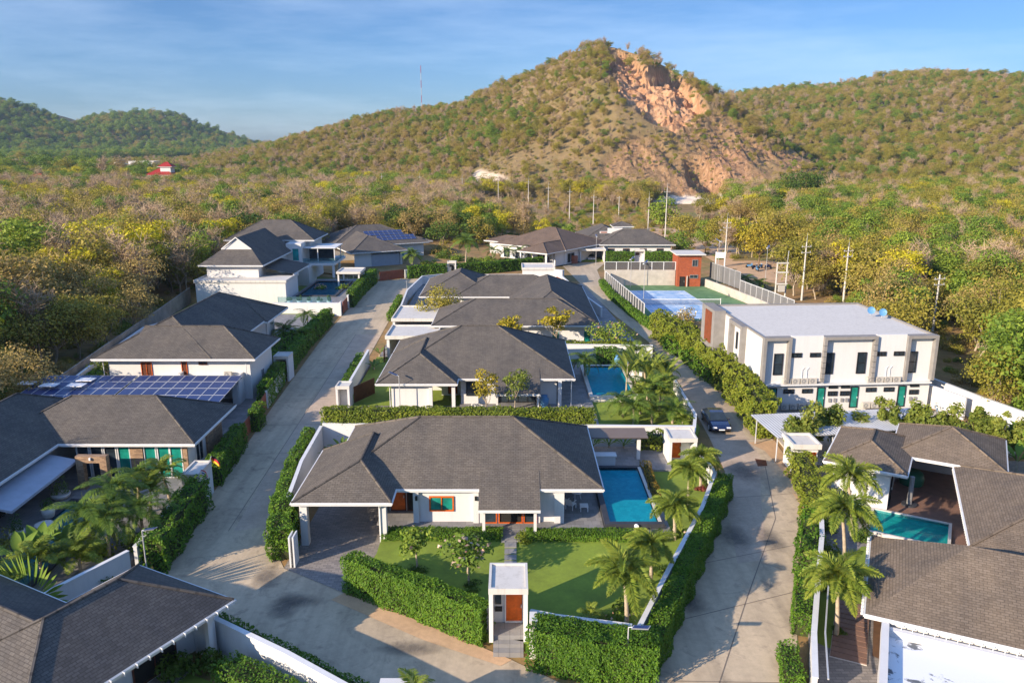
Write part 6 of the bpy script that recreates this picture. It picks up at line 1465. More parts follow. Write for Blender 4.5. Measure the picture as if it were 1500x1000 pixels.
# ------------------------------------------------------------------ hedges
def hg(label, pts, w, h, z=0, leaf='hedge', **k): return hedge(label, pts, w, h, z, leaf, seed=int(abs(pts[0][0] * 7 + pts[0][1] * 3)) + 1, **k)
hg('tall bright green hedge left of the orange street door', [(-9.95, 44.3), (-5.6, 41.65), (-1.6, 39.0)], 1.0, 2.35, size=.068, dens=330)
hg('thick dark hedge right of the orange street door at the lane corner', [(1.5, 37.2), (4.2, 36.3), (7.0, 35.9)], 1.7, 2.4, size=.065, dens=480, bumpy=.13)
hg('long hedge along the east lane outside the front villa wall', [(7.3, 36.5), (8.75, 39.8), (10.3, 43.3), (14.1, 51.7), (16.5, 57.3)], 1.0, 2.0, size=.062, dens=360, bumpy=.10)
hg('low clipped hedge in front of the villa window', [(-8.6, 50.25), (-1.0, 50.25)], 1.25, .42, .5, size=.055, dens=420, bumpy=.05)
hg('low clipped hedge between the lawn and the pool end', [(1.3, 50.15), (9.0, 50.05)], 1.2, .42, .5, size=.055, dens=420, bumpy=.05)
hg('narrow orange-tipped hedge beside the pool', [(11.1, 61.6), (10.9, 55.4)], .6, .8, .5, 'hedge_o', size=.07, dens=140)
hg('golden hedge on the wall between the front and middle villas', [(-17.0, 69.1), (-6, 68.9), (7.2, 68.7)], 1.3, 2.95, .45, 'hedge_y', size=.10, dens=120)
hg('hedge by the west lane running up to the middle villa wall', [(-16.9, 53), (-17.9, 60), (-18.3, 68)], .8, 1.9, size=.075, dens=170, bumpy=.12)
hg('big bushy hedge block at the front villa carport corner', [(-15.3, 48.0), (-16.4, 52.6)], 1.5, 2.4, size=.08, dens=200, bumpy=.2)
hg('hedge along the west lane beside the middle villa drive', [(-18.3, 84), (-18.8, 95.4)], .9, 1.5, size=.1, dens=80)
hg('thin hedge at the lane bend outside the rear villa', [(-19.0, 121), (-19.4, 136)], .7, 1.3, size=.11, dens=70)
hg('dark green hedge before the stone-clad left-edge house', [(-24.0, 59.8), (-24.7, 68.1)], 1.0, 2.3, size=.095, dens=100)
hg('dark shaded hedge at the bottom of the west lane, by the palms', [(-23.0, 46.4), (-23.6, 55.3)], 1.4, 2.5, size=.10, dens=100, bumpy=.2)
hg('short square hedge between the brown gates', [(-24.7, 72.2), (-24.85, 74.4)], .9, 2.2, size=.1, dens=90)
hg('clipped hedge left of the lane, nearer of the pair by the white portal', [(-26.0, 79.5), (-26.8, 88.4)], 1.1, 2.4, size=.1, dens=90)
hg('clipped hedge left of the lane, just beyond the white portal', [(-27.1, 91.4), (-27.8, 103)], 1.2, 2.1, size=.11, dens=80)
hg('clipped hedge left of the lane, in front of the white retaining wall', [(-27.9, 104), (-28.0, 118.5)], 1.2, 2.5, size=.12, dens=70)
hg('tall trimmed hedge below the white pavilion beside the lane', [(-27.1, 131.5), (-27.5, 144), (-27.2, 155.6)], 1.1, 2.8, size=.13, dens=60)
hg('bushy hedge inside the palm garden of the dark-roofed left house', [(-28.9, 91.8), (-30, 104)], 1.8, 2.2, size=.13, dens=60, bumpy=.3)
hg('rounded hedge inside the wall under the bottom-left roof', [(-14.2, 35.0), (-8.6, 31.4)], 1.5, 1.7, size=.07, dens=170)
hg('low hedge strip outside the wall at the bottom-left corner', [(-16.6, 39.6), (-11.2, 36.0), (-6.4, 32.9)], .8, 1.3, size=.075, dens=140)
hg('tall golden ficus hedge between the east lane and the townhouses', [(20.6, 110), (22.6, 101), (23.9, 90), (24.2, 78), (23.7, 70.6)], 1.5, 3.7, 0, 'hedge_y', size=.13, dens=95, bumpy=.45)
hg('low hedge between the east lane and the tennis fence', [(17.4, 152), (17.7, 140), (19.4, 124), (20.8, 115)], 1.0, 1.2, size=.13, dens=70)
hg('dark green planting at the foot of the golden ficus hedge', [(20.9, 104), (22.4, 96), (22.9, 88)], .8, 1.6, size=.14, dens=70, bumpy=.4)
hg('tall leafy hedge right of the east lane below the guard kiosk', [(24.0, 62.6), (22.9, 56.2), (21.6, 52.4)], 1.3, 2.2, 0, 'hedge_y', size=.09, dens=110, bumpy=.25)
hg('bushy hedge under the right-hand palms beside the lane', [(21.2, 51.6), (18.9, 46.2)], 1.2, 1.8, size=.085, dens=120, bumpy=.22)
hg('clipped bright hedge outside the lower right white wall', [(18.0, 44.0), (16.3, 39.6)], 1.0, 1.5, size=.065, dens=190)
hg('small clipped hedge block at the bottom right of the lane', [(14.7, 37.3), (14.2, 34.8)], .9, 1.1, size=.06, dens=200)
hg('hedge block left of the far slim portal at the lane end', [(-21.0, 160.6), (-13.9, 163.6)], 1.0, 2.5, size=.15, dens=50)
hg('very long hedge in front of the bungalow with the palms', [(-11.2, 164.6), (-3, 168.6), (6.6, 174.8)], 1.0, 2.4, size=.15, dens=50)
hg('short tall hedge block before the red-brown far gate', [(9.3, 177), (10.6, 179.6)], 1.0, 2.6, size=.15, dens=50)
hg('hedge left of the far portal, before the farthest house', [(21.9, 183), (27.9, 183.1)], 1.0, 2.5, size=.15, dens=50)
hg('hedge right of the far portal, behind the court wall', [(30.9, 183.2), (39, 183.5)], 1.0, 2.5, size=.15, dens=50)
hg('golden hedge in front of the rear villa doors', [(4.6, 98.6), (15.4, 98.2)], 1.0, 1.9, .4, 'hedge_y', size=.12, dens=80)
hg('square green bush block at the pool court of the middle villa', [(10.6, 95.2), (12.6, 95.1)], 1.6, 1.8, .5, size=.12, dens=80)
hg('dark hedge behind the solar panels', [(-50.2, 81.3), (-43.2, 80.4), (-38.6, 79.6)], 1.3, 2.1, size=.12, dens=70)
hg('hedge strip along the garden wall of the dark-roofed left house', [(-46.6, 83), (-49.0, 97)], 1.2, 1.7, size=.12, dens=70)
hg('low hedge bounding the rear lane by the court corner', [(13.2, 128), (12.1, 138)], .8, 1.2, size=.13, dens=60)

# ------------------------------------------------------------------ palms placed by foot and crown in the photo
def palm_at(label, foot, crown, z=.5, kind='fox', n=15, scale=0.84, seed=1, **k):
    x, y, _ = G(foot[0], foot[1], z); cx, cy_, cz = atY(crown[0], crown[1], y)
    return palm(label, x, y, z, max(.4, cz - z - .5 * scale), kind, n, scale, lean=(cx - x, 0), seed=seed, **k)
palm_at('palm with grey trunk on the lawn before the orange poolside door', (1007, 746), (1010, 692), kind='fox', n=14, scale=0.80, seed=2)
palm_at('palm in a round bed right of the orange poolside door', (1026, 715), (1027, 674), kind='fox', n=14, scale=0.80, seed=3)
palm_at('drooping yellow-green palm at the pool corner by the lane wall', (988, 790), (988, 745), kind='fox', n=17, scale=0.80, seed=4)
palm_at('palm behind the largest lawn palm, near the lane wall', (953, 856), (955, 803), kind='fox', n=15, scale=0.80, seed=5)
palm_at('largest palm on the front lawn, green band on its trunk', (918, 915), (916, 842), kind='fox', n=16, scale=0.97, seed=6)
palm_at('small squat palm in the dark bed beside the front hedge', (863, 918), (864, 895), kind='areca', n=9, scale=.45, seed=7)
palm_at('palm at the left of the small-pool garden', (928, 621), (928, 592), .45, 'coco', 14, 0.89, 8)
palm_at('palm at the right of the small-pool garden by the lane', (985, 620), (986, 598), .45, 'coco', 15, 0.94, 9)
palm_at('tall palm in the middle of the small-pool garden', (953, 600), (951, 563), .45, 'coco', 14, 1.00, 10)
palm_at('palm right of the middle one, yellow trunk', (966, 603), (968, 572), .45, 'areca', 14, 1.00, 11)
palm_at('palm above the white step wall by the small pool', (918, 560), (922, 525), .45, 'coco', 13, 1.00, 12)
palm_at('palm behind the upright banana leaves', (945, 560), (944, 535), .45, 'areca', 14, 1.05, 13)
palm_at('leaning palm nearest the lane in the small-pool garden', (978, 596), (975, 562), .45, 'areca', 13, 0.94, 14)
palm_at('dark palm clump at the end of the middle villa pool', (857, 556), (856, 530), .5, 'dark', 14, .9, 15)
palm_at('close palm beside the lower right roof, drooping fronds', (1225, 930), (1228, 852), .3, 'fox', 17, 0.97, 16)
palm_at('tall palm in the middle of the right-hand hedge', (1236, 850), (1236, 752), .3, 'fox', 16, 0.97, 17)
palm_at('palm in front of the pavilion wall, farthest of the right three', (1247, 790), (1244, 702), .3, 'fox', 16, 0.92, 18)
palm_at('palm with star-shaped crown before the white retaining wall', (452, 485), (450, 464), .45, 'dark', 13, .85, 19)
palm_at('broad palm over the dark-roofed left house garden', (424, 502), (418, 482), .45, 'coco', 13, 1.05, 20)
palm_at('palm between the blue-shaded wall and the white portal', (402, 560), (401, 543), .3, 'dark', 12, .7, 21)
palm_at('palm over the left garden hedge, right of the broad one', (442, 505), (440, 490), .45, 'areca', 12, .9, 22)
for i, (x, y, hh, kd, sc, lb) in enumerate(((-27.6, 50.2, 2.6, 'dark', 1.1, 'arching palm in the middle of the left palm thicket'), (-26.0, 52.6, 2.3, 'areca', 1.0, 'upright palm of the left thicket nearest the white portal'), (-25.6, 55.0, 2.6, 'areca', .95, 'palm of the left thicket under the flags'),
        (-27.9, 47.9, 2.0, 'dark', 1.1, 'low arching palm of the left thicket beside the pool'), (-26.6, 47.6, 1.6, 'dark', 1.05, 'palm of the left thicket behind the white wall'), (-27.3, 53.6, 2.2, 'dark', 1.0, 'palm of the left thicket before the glass front'), (-29.2, 44.6, 1.4, 'areca', 1.0, 'palm at the near end of the left thicket'), (-31.5, 42.5, 1.3, 'dark', 1.0, 'palm overhanging the near pool end at the left edge'), (-25.2, 49.6, 1.9, 'dark', .95, 'palm of the left thicket closest to the lane'), (-27.3, 45.4, 1.2, 'areca', .9, 'short palm below the left thicket'))):
    palm(lb, x, y, .4, hh, kd, 14, sc, seed=40 + i, low=-.35)
palm_at('tall coconut palm in the bungalow garden', (682, 394), (684, 352), .3, 'coco', 15, 1.35, 30)
for i, (px, lb) in enumerate(((722, 'leftmost'), (744, 'second'), (762, 'third'), (779, 'rightmost'))): palm_at('%s of four small palms before the bungalow wall' % lb, (px, 383), (px, 366), .3, 'coco', 10, .95, 31 + i)
palm_at('feathery dark palm beyond the bungalow ridge', (813, 352), (813, 334), .2, 'dark', 13, 1.3, 36)
palm_at('bushy palm in front of the solar-roofed house', (604, 392), (604, 372), .3, 'coco', 16, 1.1, 37)
for i, (px, py, lb) in enumerate(((1070, 412, 'leftmost'), (1092, 420, 'middle'), (1112, 426, 'rightmost'))): palm_at('%s of three small palms by the dirt lot fence' % lb, (px, py), (px, py - 13), 0, 'coco', 11, .85, 50 + i)
for x, y, hh, sc, lb in ((-4.4, 31.4, 2.0, .8, 'palm tips at the bottom edge, left of the pair'), (-2.3, 31.2, 1.7, .75, 'palm tips at the bottom edge, right of the pair')): palm(lb, x, y, 0, hh, 'areca', 10, sc, seed=int(x * -9))
mb = MB(); mb.box(-6.2, 31.2, 0, -4.9, 32.6, 2.5); mb.build('gate_pier', M['white'], None, 'white flat-topped pier at the bottom edge by the palm tips', 'pier')
for i, (px, py, cx, cy, kd, sc, lb) in enumerate(((938, 606, 936, 575, 'areca', .95, 'low yellow-green palm filling the middle of the small-pool garden'), (955, 622, 955, 600, 'areca', .8, 'short palm at the wall in the small-pool garden'), (972, 575, 972, 538, 'areca', 1.0, 'yellow-green palm by the lane below the tallest upright leaves'), (934, 548, 932, 512, 'coco', .95, 'palm at the far end of the small-pool garden'), (912, 610, 912, 585, 'coco', .8, 'low palm nearest the small pool edge'), (1000, 628, 1000, 612, 'areca', .7, 'small palm in the corner of the small-pool garden by the lane'))):
    palm_at(lb, (px, py), (cx, cy), .45, kd, 13, sc, 140 + i)
for i, (px, py, rx, rz_, lf, lb) in enumerate(((1216, 690, 1.1, 1.9, 'green', 'leafy shrub under the farthest of the right three palms'), (1226, 735, 1.1, 1.9, 'hedge_y', 'yellow-green shrub between the right-hand palms, farther'), (1214, 775, 1.0, 1.7, 'green', 'leafy shrub between the right-hand palms, middle'), (1210, 815, 1.0, 1.6, 'hedge_y', 'yellow-green shrub by the wall under the middle right palm'), (1262, 735, .9, 1.3, 'dgreen', 'dark shrub against the white pavilion wall'), (1262, 790, .8, 1.2, 'dgreen', 'dark shrub beside the green pool corner'), (1205, 860, .8, 1.1, 'green', 'leafy shrub behind the lower right wall'), (1228, 925, .55, .35, 'dgreen', 'low ring of planting at the close right palm'))):
    x, y, _ = G(px, py, .3); shrub(lb, x, y, .25, (rx, rx * .9, rz_), 800, .085, lf, 150 + i)
# fan-shaped traveller palm, bottom left
def fan_palm(label, x, y, z, r_, n=26, rot=0.0, seed=1):
    t = thing('fan_palm', label, 'palm', (x, y, z), None, rot, True); mb = MB(); mb.cyl((0, 0, 0), (0, 0, 1.6), .16, .12, 8); mb.build('trunk', M['palebark'], t)
    for i in range(n):
        a = R(12) + (math.pi - R(24)) * i / (n - 1); V = []; Q = []; k = 7; d = Vector((math.cos(a), .04 * math.sin(i * 2.7), math.sin(a)))
        for j in range(k + 1):
            s = j / k; w = .022 if s < .45 else .10 * math.sin(math.pi * min(1, max(.06, (s - .4) / .6))); p = Vector((0, 0, 1.6)) + d * r_ * s; nn = Vector((-d.z, 0, d.x)) * w
            V += [tuple(p - nn), tuple(p + nn + Vector((0, .04, 0)))]
            if j: Q.append((2 * j - 2, 2 * j - 1, 2 * j + 1, 2 * j))
        link('leaf', np_mesh('leaf', V, Q, L['banana']), t)
x, y, _ = G(50, 905, .8); fan_palm('big fan-shaped traveller palm above the bottom-left roof', x, y, .3, 3.0, rot=R(-20))
for i, (px, py, ln, up, lb) in enumerate(((30, 838, 1.9, 1.2, 'banana clump at the left edge above the fan palm'), (62, 822, 1.9, 1.25, 'banana clump left of the yellow flowering bush'), (95, 812, 1.6, 1.1, 'broad-leaved plant behind the white stepped wall'), (10, 880, 1.6, 1.0, 'dark banana clump at the left edge below the others'))):
    x, y, _ = G(px, py, .5); banana(lb, x, y, .3, 7, ln, 60 + i, up)
for i, (px, py, lb) in enumerate(((905, 585, 'tallest upright banana-like plant in the small-pool garden'), (948, 585, 'upright banana-like plant in the middle of the pool palms'), (972, 590, 'upright banana-like plant nearest the lane'), (930, 575, 'upright banana-like plant behind the pool palms'))):
    x, y, _ = G(px + (12 if i == 0 else 0), py, .45); banana(lb, x, y, .45, 9, 3.0, 70 + i, 1.53, 'conifer', stem=2.6, wid=.24)
for i, (px, py, lb) in enumerate(((1488, 690, 'banana plant with pale leaves at the right edge'), (1470, 672, 'banana plant left of the right-edge one'), (1440, 660, 'banana plant behind the pavilion corner'), (1500, 655, 'banana plant by the pale blossoms at the right edge'))):
    x, y, _ = G(px, py, .3); banana(lb, x, y, .2, 7, 1.9, 80 + i, 1.2)
for i, (px, py, lb) in enumerate(((640, 640, 'a'), (600, 640, 'b'), (487, 672, 'spiky leafy plant behind the west lane wall, near the roof corner'), (500, 660, 'spiky leafy plant behind the west lane wall, farther one'), (556, 520, 'broad-leaved plant beside the middle villa roof corner'), (548, 540, 'broad-leaved plant by the dark open gate'))):
    if i > 1: x, y, _ = G(px, py, .5); banana(lb, x, y, .4, 9, 1.3, 90 + i, 1.0, 'palm', stem=.3, wid=.14)
for i, (x, y, lb) in enumerate(((7.2, 66.2, 'dark leafy plant under the pergola, left'), (8.6, 66.3, 'dark leafy plant under the pergola, middle'), (9.9, 66.2, 'dark leafy plant under the pergola, right'))): banana(lb, x, y, .7, 9, 1.2, 100 + i, 1.0, 'palm', stem=.2, wid=.12)
hg('variegated yellow-green shrubs between the pergola and the portal', [(11.3, 66.2), (13.2, 66.1)], .9, 1.5, .6, 'hedge_y', size=.12, dens=80, bumpy=.25)

# ------------------------------------------------------------------ garden trees and shrubs
tree_at('frangipani with few blossoms on the front lawn, left one', -6.1, 45.9, .5, 2.7, 1.5, 1.7, 16, 900, .13, 'green', 11, 'palebark', flowers='pink', nf=14, trunk_r=.07)
tree_at('frangipani with many pink blossoms beside the street door path', -2.7, 44.2, .5, 3.1, 1.75, 2.1, 18, 1100, .13, 'green', 12, 'palebark', flowers='pink', nf=70, trunk_r=.08)
shrub('dark round planting under the left frangipani', -6.0, 45.6, .5, (.85, .75, .45), 350, .07, 'dgreen', 1); shrub('dark round planting under the blossoming frangipani', -2.4, 43.8, .5, (.95, .8, .4), 350, .07, 'dgreen', 2)
shrub('yellow-green ball shrub beside the entrance path', .75, 49.6, .5, (.6, .6, 1.0), 700, .06, 'hedge_y', 3)
for i, (x, y, rx, rz_, lf, fl, lb) in enumerate(((4.4, 39.6, 1.4, .9, 'dgreen', None, 'dark shrub round the small squat palm'), (5.8, 39.9, 1.3, .8, 'green', 'pink', 'shrub with pink and yellow flowers by the big lawn palm'), (6.8, 41.4, 1.0, .9, 'dgreen', None, 'dark shrub against the lane wall behind the big palm'), (3.2, 39.0, 1.0, .7, 'dgreen', None, 'low dark shrub right of the street door'), (9.3, 45.6, .9, .8, 'dgreen', None, 'dark shrub at the foot of the second lawn palm'), (11.3, 50.4, 1.0, 1.1, 'dgreen', 'pink', 'shrub with reddish leaves at the drooping palm'), (14.9, 58.0, .8, .4, 'red', None, 'ring of dark planting at the poolside palm'))):
    shrub(lb, x, y, .5, (rx, rx * .8, rz_), 420, .085, lf, 20 + i, flowers=fl, nf=16 if fl else 0)
x, y, _ = G(140, 812, .6); shrub('bright green bush with yellow flowers by the lane wall', x, y, .5, (1.5, 1.2, 1.6), 900, .12, 'green', 40, flowers='yellow', nf=30)
for i, (px, py, rx, rz_, lf, lb) in enumerate(((20, 800, 1.6, 1.6, 'olive', 'yellowish shrub at the left edge below the pots'), (75, 815, 1.5, 1.5, 'dgreen', 'dark shrub behind the banana clumps'), (150, 860, 1.2, 1.0, 'dgreen', 'dark shrub inside the stepped white wall'), (5, 920, 1.2, 1.2, 'dgreen', 'dark shrub at the left edge by the bottom roof'), (205, 800, 1.6, 1.6, 'dgreen', 'dark bush between the palms and the lane hedge'), (110, 790, 1.4, 1.8, 'green', 'leafy bush under the arching palms'), (255, 985, 1.2, 1.2, 'dgreen', 'dark round bush under the bottom-left porch eave'), (300, 975, 1.1, 1.0, 'dgreen', 'dark round bush at the porch post'))):
    x, y, _ = G(px, py, .4); shrub(lb, x, y, .3, (rx, rx * .9, rz_), 700, .10, lf, 50 + i)
tree_at('slim tree with whitish foliage in front of the middle villa window', -3.0, 74.6, .5, 5.6, 1.5, 4.6, 16, 1000, .12, 'gold', 13, 'palebark', trunk_r=.06, clump=.4)
tree_at('slim golden-green tree before the middle villa glass door', .1, 74.4, .5, 5.8, 1.5, 4.2, 16, 1100, .12, 'conifer', 14, 'palebark', trunk_r=.06, clump=.4)
shrub('white flowering shrub under the slim whitish tree', -3.6, 74.2, .5, (1.2, .9, 1.6), 500, .1, 'green', 61, flowers='wflower', nf=160)
shrub('dark shrub with pale flowers at the small pool step', 6.6, 74.6, .5, (1.4, 1.0, 1.3), 500, .11, 'dgreen', 62, flowers='wflower', nf=40)
shrub('low bush below the golden-green slim tree', 1.6, 73.6, .5, (1.2, .9, .9), 450, .1, 'green', 63)
tree_at('yellow-leaved slim tree before the rear villa, left one', .4, 98.6, .4, 6.0, 2.0, 4.6, 18, 1000, .16, 'gold', 15, 'palebark', flowers='yellow', nf=260, trunk_r=.08)
tree_at('yellow-leaved slim tree before the rear villa, right one', 5.9, 98.9, .4, 6.6, 2.1, 5.0, 18, 1000, .16, 'gold', 16, 'palebark', flowers='yellow', nf=300, trunk_r=.08)
tree_at('wide bushy tree with pinkish tips right of the rear villa', 12.6, 99.6, .4, 4.6, 3.2, 4.2, 22, 1700, .15, 'green', 17, flowers='pink', nf=60)
tree_at('bushy olive tree behind the flat white carport at the lane bend', -10.6, 116, .4, 6.0, 3.6, 5.4, 26, 2000, .17, 'olive', 18)
shrub('dark bush below the bushy olive tree', -10.0, 112, .4, (2.0, 1.6, 1.8), 500, .14, 'dgreen', 64)
tree_at('small bare-topped tree behind the solar panels', -43.5, 82.3, .4, 5.0, 1.7, 3.0, 12, 350, .15, 'conifer', 19, 'palebark')
tree_at('round green tree at the right end of the farthest house', 40.6, 192, .2, 6.0, 4.2, 5.6, 22, 1500, .22, 'green', 20)
tree_at('golden-leaved round tree over the motorbikes', 55.4, 177.5, 0, 10.0, 5.2, 9.0, 34, 2600, .26, 'gold', 21, core=.45)
tree_at('round bright green bush-tree beyond the bungalow', 15.5, 218, 0, 6.0, 3.0, 5.4, 20, 1100, .22, 'green', 22)
tree_at('dense bright green tree behind the tall far pole', 45, 240, 0, 12.5, 5.2, 11.5, 28, 1800, .3, 'green', 23)
for i, (px, py, y, lb) in enumerate(((1142, 300, 330, 'left part of the big dark tree group under the quarry'), (1172, 300, 325, 'middle of the big dark tree group under the quarry'), (1200, 302, 330, 'right part of the big dark tree group under the quarry'))):
    x, _, _ = atY(px, py, y); tree_at(lb, x, y, 0, 16.5 if i == 1 else 14.5, 8, 14, 36, 2600, .36, 'dgreen', 24 + i, group='big dark tree group', core=.4)
tree_at('bright green tree beyond the townhouse, right of the last pole', 69, 118, 0, 8.5, 4.2, 6.5, 22, 1800, .24, 'green', 28)
tree_at('thin-trunked small tree in the garden right of the pavilion', 40.2, 57.4, .2, 5.6, 1.2, 2.2, 9, 350, .14, 'green', 29, 'palebark', trunk_r=.07)
tree_at('leafy sapling beside the wall at the far right of the townhouses', 49.5, 73.5, 0, 3.6, 1.5, 2.6, 10, 500, .15, 'green', 30)
tree_at('second leafy sapling outside the townhouse wall, lower one', 50.8, 69.0, 0, 3.4, 1.5, 2.4, 10, 500, .15, 'green', 31)
tree_at('dark dense tree behind the solar-roofed house', -30.5, 222, 0, 11, 6.5, 9, 28, 1700, .3, 'dgreen', 32); tree_at('dark dense tree right of the solar-roofed house', -14, 222, 0, 9.5, 5.5, 8, 26, 1500, .3, 'dgreen', 33)
tree_at('dark dense tree behind the bungalow garden palm', -9.5, 214, 0, 8, 5.5, 7.2, 24, 1500, .28, 'dgreen', 34)
tree_at('broad green tree left of the two-storey house gable', -66, 170, 0, 12, 6.5, 10, 28, 1900, .28, 'green', 35); tree_at('dark green tree behind the two-storey house roof', -61, 186, 0, 12.5, 6.5, 10, 28, 1700, .28, 'dgreen', 36)
for i, (px, py) in enumerate([(1158 + k * 14.5, (655 - k * 3 if k < 5 else 640 + (k - 8) * 1.4) + 3 * math.sin(k * 1.9)) for k in range(24) if k not in (5, 6, 8, 11)]):
    x, y, _ = G(px, py, 1.0)
    t = thing('conifer', 'narrow drooping conifer in the row before the townhouse shelter', 'tree', (x, y, .15), 'drooping conifers before the townhouse shelter', local=True)
    tm, cm = make_tree('t', 4.3 + 1.1 * math.sin(i * 2.3), .75 + .2 * math.sin(i * 1.7), 4.0 + math.sin(i * 2.3), 15, 1100, .16, L['conifer'], M['bark'], 200 + i, flat=1.3, core=.25, clump=.62); link('trunk', tm, t); link('crown', cm, t)
for i, (px, py, lb) in enumerate(((985, 478, 'white-blossomed dry bush beside the pale step by the court'), (1005, 470, 'dry brownish bush left of the wood-panelled bay'))):
    x, y, _ = G(px, py, .4); shrub(lb, x, y, .2, (2.0, 1.6, 2.6), 700, .16, 'tan', 70 + i, flowers='wflower', nf=150 if i == 0 else 30)
for i, (px, py, rx, lb) in enumerate(((515, 408, 1.6, 'pale flowering shrub beside the white pavilion'), (500, 425, 1.4, 'low shrub on the raised terrace edge'), (545, 395, 1.8, 'leafy yellow shrub between the pavilion and the gate'), (470, 425, 1.2, 'pink flowering shrub on the shaded terrace'), (865, 372, 1.5, 'shrub before the farthest house windows, left'), (935, 372, 1.8, 'shrub before the farthest house windows, right'), (640, 372, 2.0, 'dark shrub under the coconut palm'), (700, 384, 1.8, 'shrubbery between coconut palm and small palms'))):
    x, y, _ = G(px, py, 1.2 if i < 4 else .3); shrub(lb, x, y, .4 if i not in (1, 3) else 1.4, (rx, rx * .8, rx * .8), 380, .16, 'green' if i != 2 else 'conifer', 80 + i, flowers='pink' if i in (0, 3) else None, nf=40 if i in (0, 3) else 0)

for i, (x, y, rx, rz_, lf, lb) in enumerate(((-16, 188, 3.0, 2.6, 'dgreen', 'dark shrub mass between the solar-roofed house and the bungalow, left'), (-12.5, 184, 2.6, 2.2, 'green', 'green shrub before the bungalow side wing'), (-9, 178, 2.2, 1.8, 'dgreen', 'dark shrub left of the coconut palm'), (-5, 178, 2.4, 1.9, 'green', 'green shrub right of the coconut palm'), (-1, 180, 2.0, 1.6, 'dgreen', 'dark shrub before the bungalow windows'), (-18.5, 176, 2.2, 2.0, 'green', 'green shrub by the slim portal garden'), (-17, 196, 3.4, 3.4, 'olive', 'olive shrub mass behind the gap of the two far houses'), (3, 180.5, 1.8, 1.4, 'green', 'green shrub at the bungalow entrance'))):
    shrub(lb, x, y, .25, (rx, rx * .85, rz_), 900, .2, lf, 120 + i)
tree_at('dark dense tree in the gap between the two far houses', -18, 206, 0, 8.5, 5, 7.5, 24, 1700, .24, 'dgreen', 37); tree_at('olive tree behind the gap between the two far houses', -9, 211, 0, 8, 4.6, 7, 24, 1500, .22, 'olive', 38)
x, y, z = atY(1010, 292, 372); mb = MB(); mb.lathe((0, 0, 0), [(15, -.5), (13, 1.2), (10, 2.6), (6, 3.6), (2, 4.0)], 22); mb.v = [(v[0] * (1.15 + .12 * math.sin(v[1] * .5)), v[1] * (.75 + .1 * math.sin(v[0] * .4)), v[2] * (.55 + .12 * math.sin(v[0] * .6 + v[1] * .3))) for v in mb.v]; o = link('sand_mound', mb.mesh('sand_mound', M['sand'])); o.location = (x, y, 0); tag(o, None, None, kind='structure')

# ------------------------------------------------------------------ the dry scrub forest
LIB = {}
def lib(k, fn, n): LIB[k] = [fn(i) for i in range(n)]
lib('olive', lambda i: make_tree('t', 8.5, 3.9, 8.2, 34, 3400, .15, L['olive'], M['palebark'], 300 + i, core=.3, clump=.36), 5)
lib('tan', lambda i: make_tree('t', 8.0, 3.6, 7.4, 32, 2800, .13, L['tan'], M['palebark'], 320 + i, core=.3, clump=.36), 3)
lib('green', lambda i: make_tree('t', 8.8, 3.9, 8.2, 30, 3400, .16, L['green'], M['bark'], 340 + i, core=.35, clump=.34), 3)
lib('yellow', lambda i: make_tree('t', 8.5, 3.2, 7.2, 26, 2200, .15, L['yellow'], M['palebark'], 360 + i, core=.3, clump=.28), 2)
lib('bare', lambda i: make_bare('t', 8.2, 2.9, 380 + i, L['mauve'], M['palebark'], 11, 8, 12), 3)
lib('bush', lambda i: (None, np_mesh('crown', *blob(None, (2.6, 2.6, 2.6), 1300, .15, None, 400 + i, 18, core=.9), L[('olive', 'tan', 'green', 'olive')[i]])), 4)
EST = [(-44, 25), (-48.5, 66), (-50.4, 82), (-52.6, 98), (-54.8, 116), (-57.6, 136), (-59, 172), (-48, 182), (-47, 217), (14, 218), (16, 216), (41, 216), (42, 204), (48, 188), (62, 190), (72, 178), (66, 160), (52, 150), (50, 136), (49, 100), (45.8, 85), (50.5, 66), (53, 58), (58, 25)]
FIELD = [(2, 222), (42, 216), (44, 204), (70, 205), (75, 260), (50, 340), (20, 400), (-25, 385), (-14, 300)]
LOT = [(46, 190), (75, 200), (78, 260), (44, 262)]
SHADE = [(46, 86), (48.5, 76), (52, 80), (52, 94), (49, 97)]
def scrub(x0, x1, y0, y1, step, seed, jit=.75):
    r = np.random.default_rng(seed); X, Y = np.meshgrid(np.arange(x0, x1, step), np.arange(y0, y1, step)); X = X.ravel() + r.uniform(-jit, jit, X.size) * step; Y = Y.ravel() + r.uniform(-jit, jit, Y.size) * step
    return X, Y, r
def seen(X, Y, Z, m=60, top=10):
    zc = Y * CT - (Z - HC) * ST; u = Y * ST + (Z - HC) * CT; px = 750 + FPX * X / zc; py = 500 - FPX * u / zc; py2 = 500 - FPX * (Y * ST + (Z + top - HC) * CT) / (Y * CT - (Z + top - HC) * ST)
    return (px > -m) & (px < 1500 + m) & (py2 < 1000 + m), px, py
def near_poles(X, Y, rad=4.2):
    ok = np.ones_like(X, bool)
    for o in SC.objects:
        if o.get('category') == 'utility pole': 
            x, y = o.location.x, o.location.y; d = math.hypot(x, y); t = (X * x + Y * y) / d; s = np.abs(X * y - Y * x) / d
            ok &= ~((s < rad) & (t < d + 1) & (t > d - 26))
    return ok
X, Y, r = scrub(-340, 340, 40, 440, 4.8, 11)
ok = ~poly_in(X, Y, EST) & ~poly_in(X, Y, SHADE); v, px, py = seen(X, Y, np.zeros_like(X), 420); ok &= v & near_poles(X, Y); tz = terrain(X, Y); ok &= tz < .6
ok &= ~poly_in(X, Y, LOT) | (r.random(X.size) < .25)
fld = poly_in(X, Y, FIELD)
ok &= ~((Y > 290) & (np.abs(X - Y * .221) < 16))
X, Y, px, py, fld = X[ok], Y[ok], px[ok], py[ok], fld[ok]
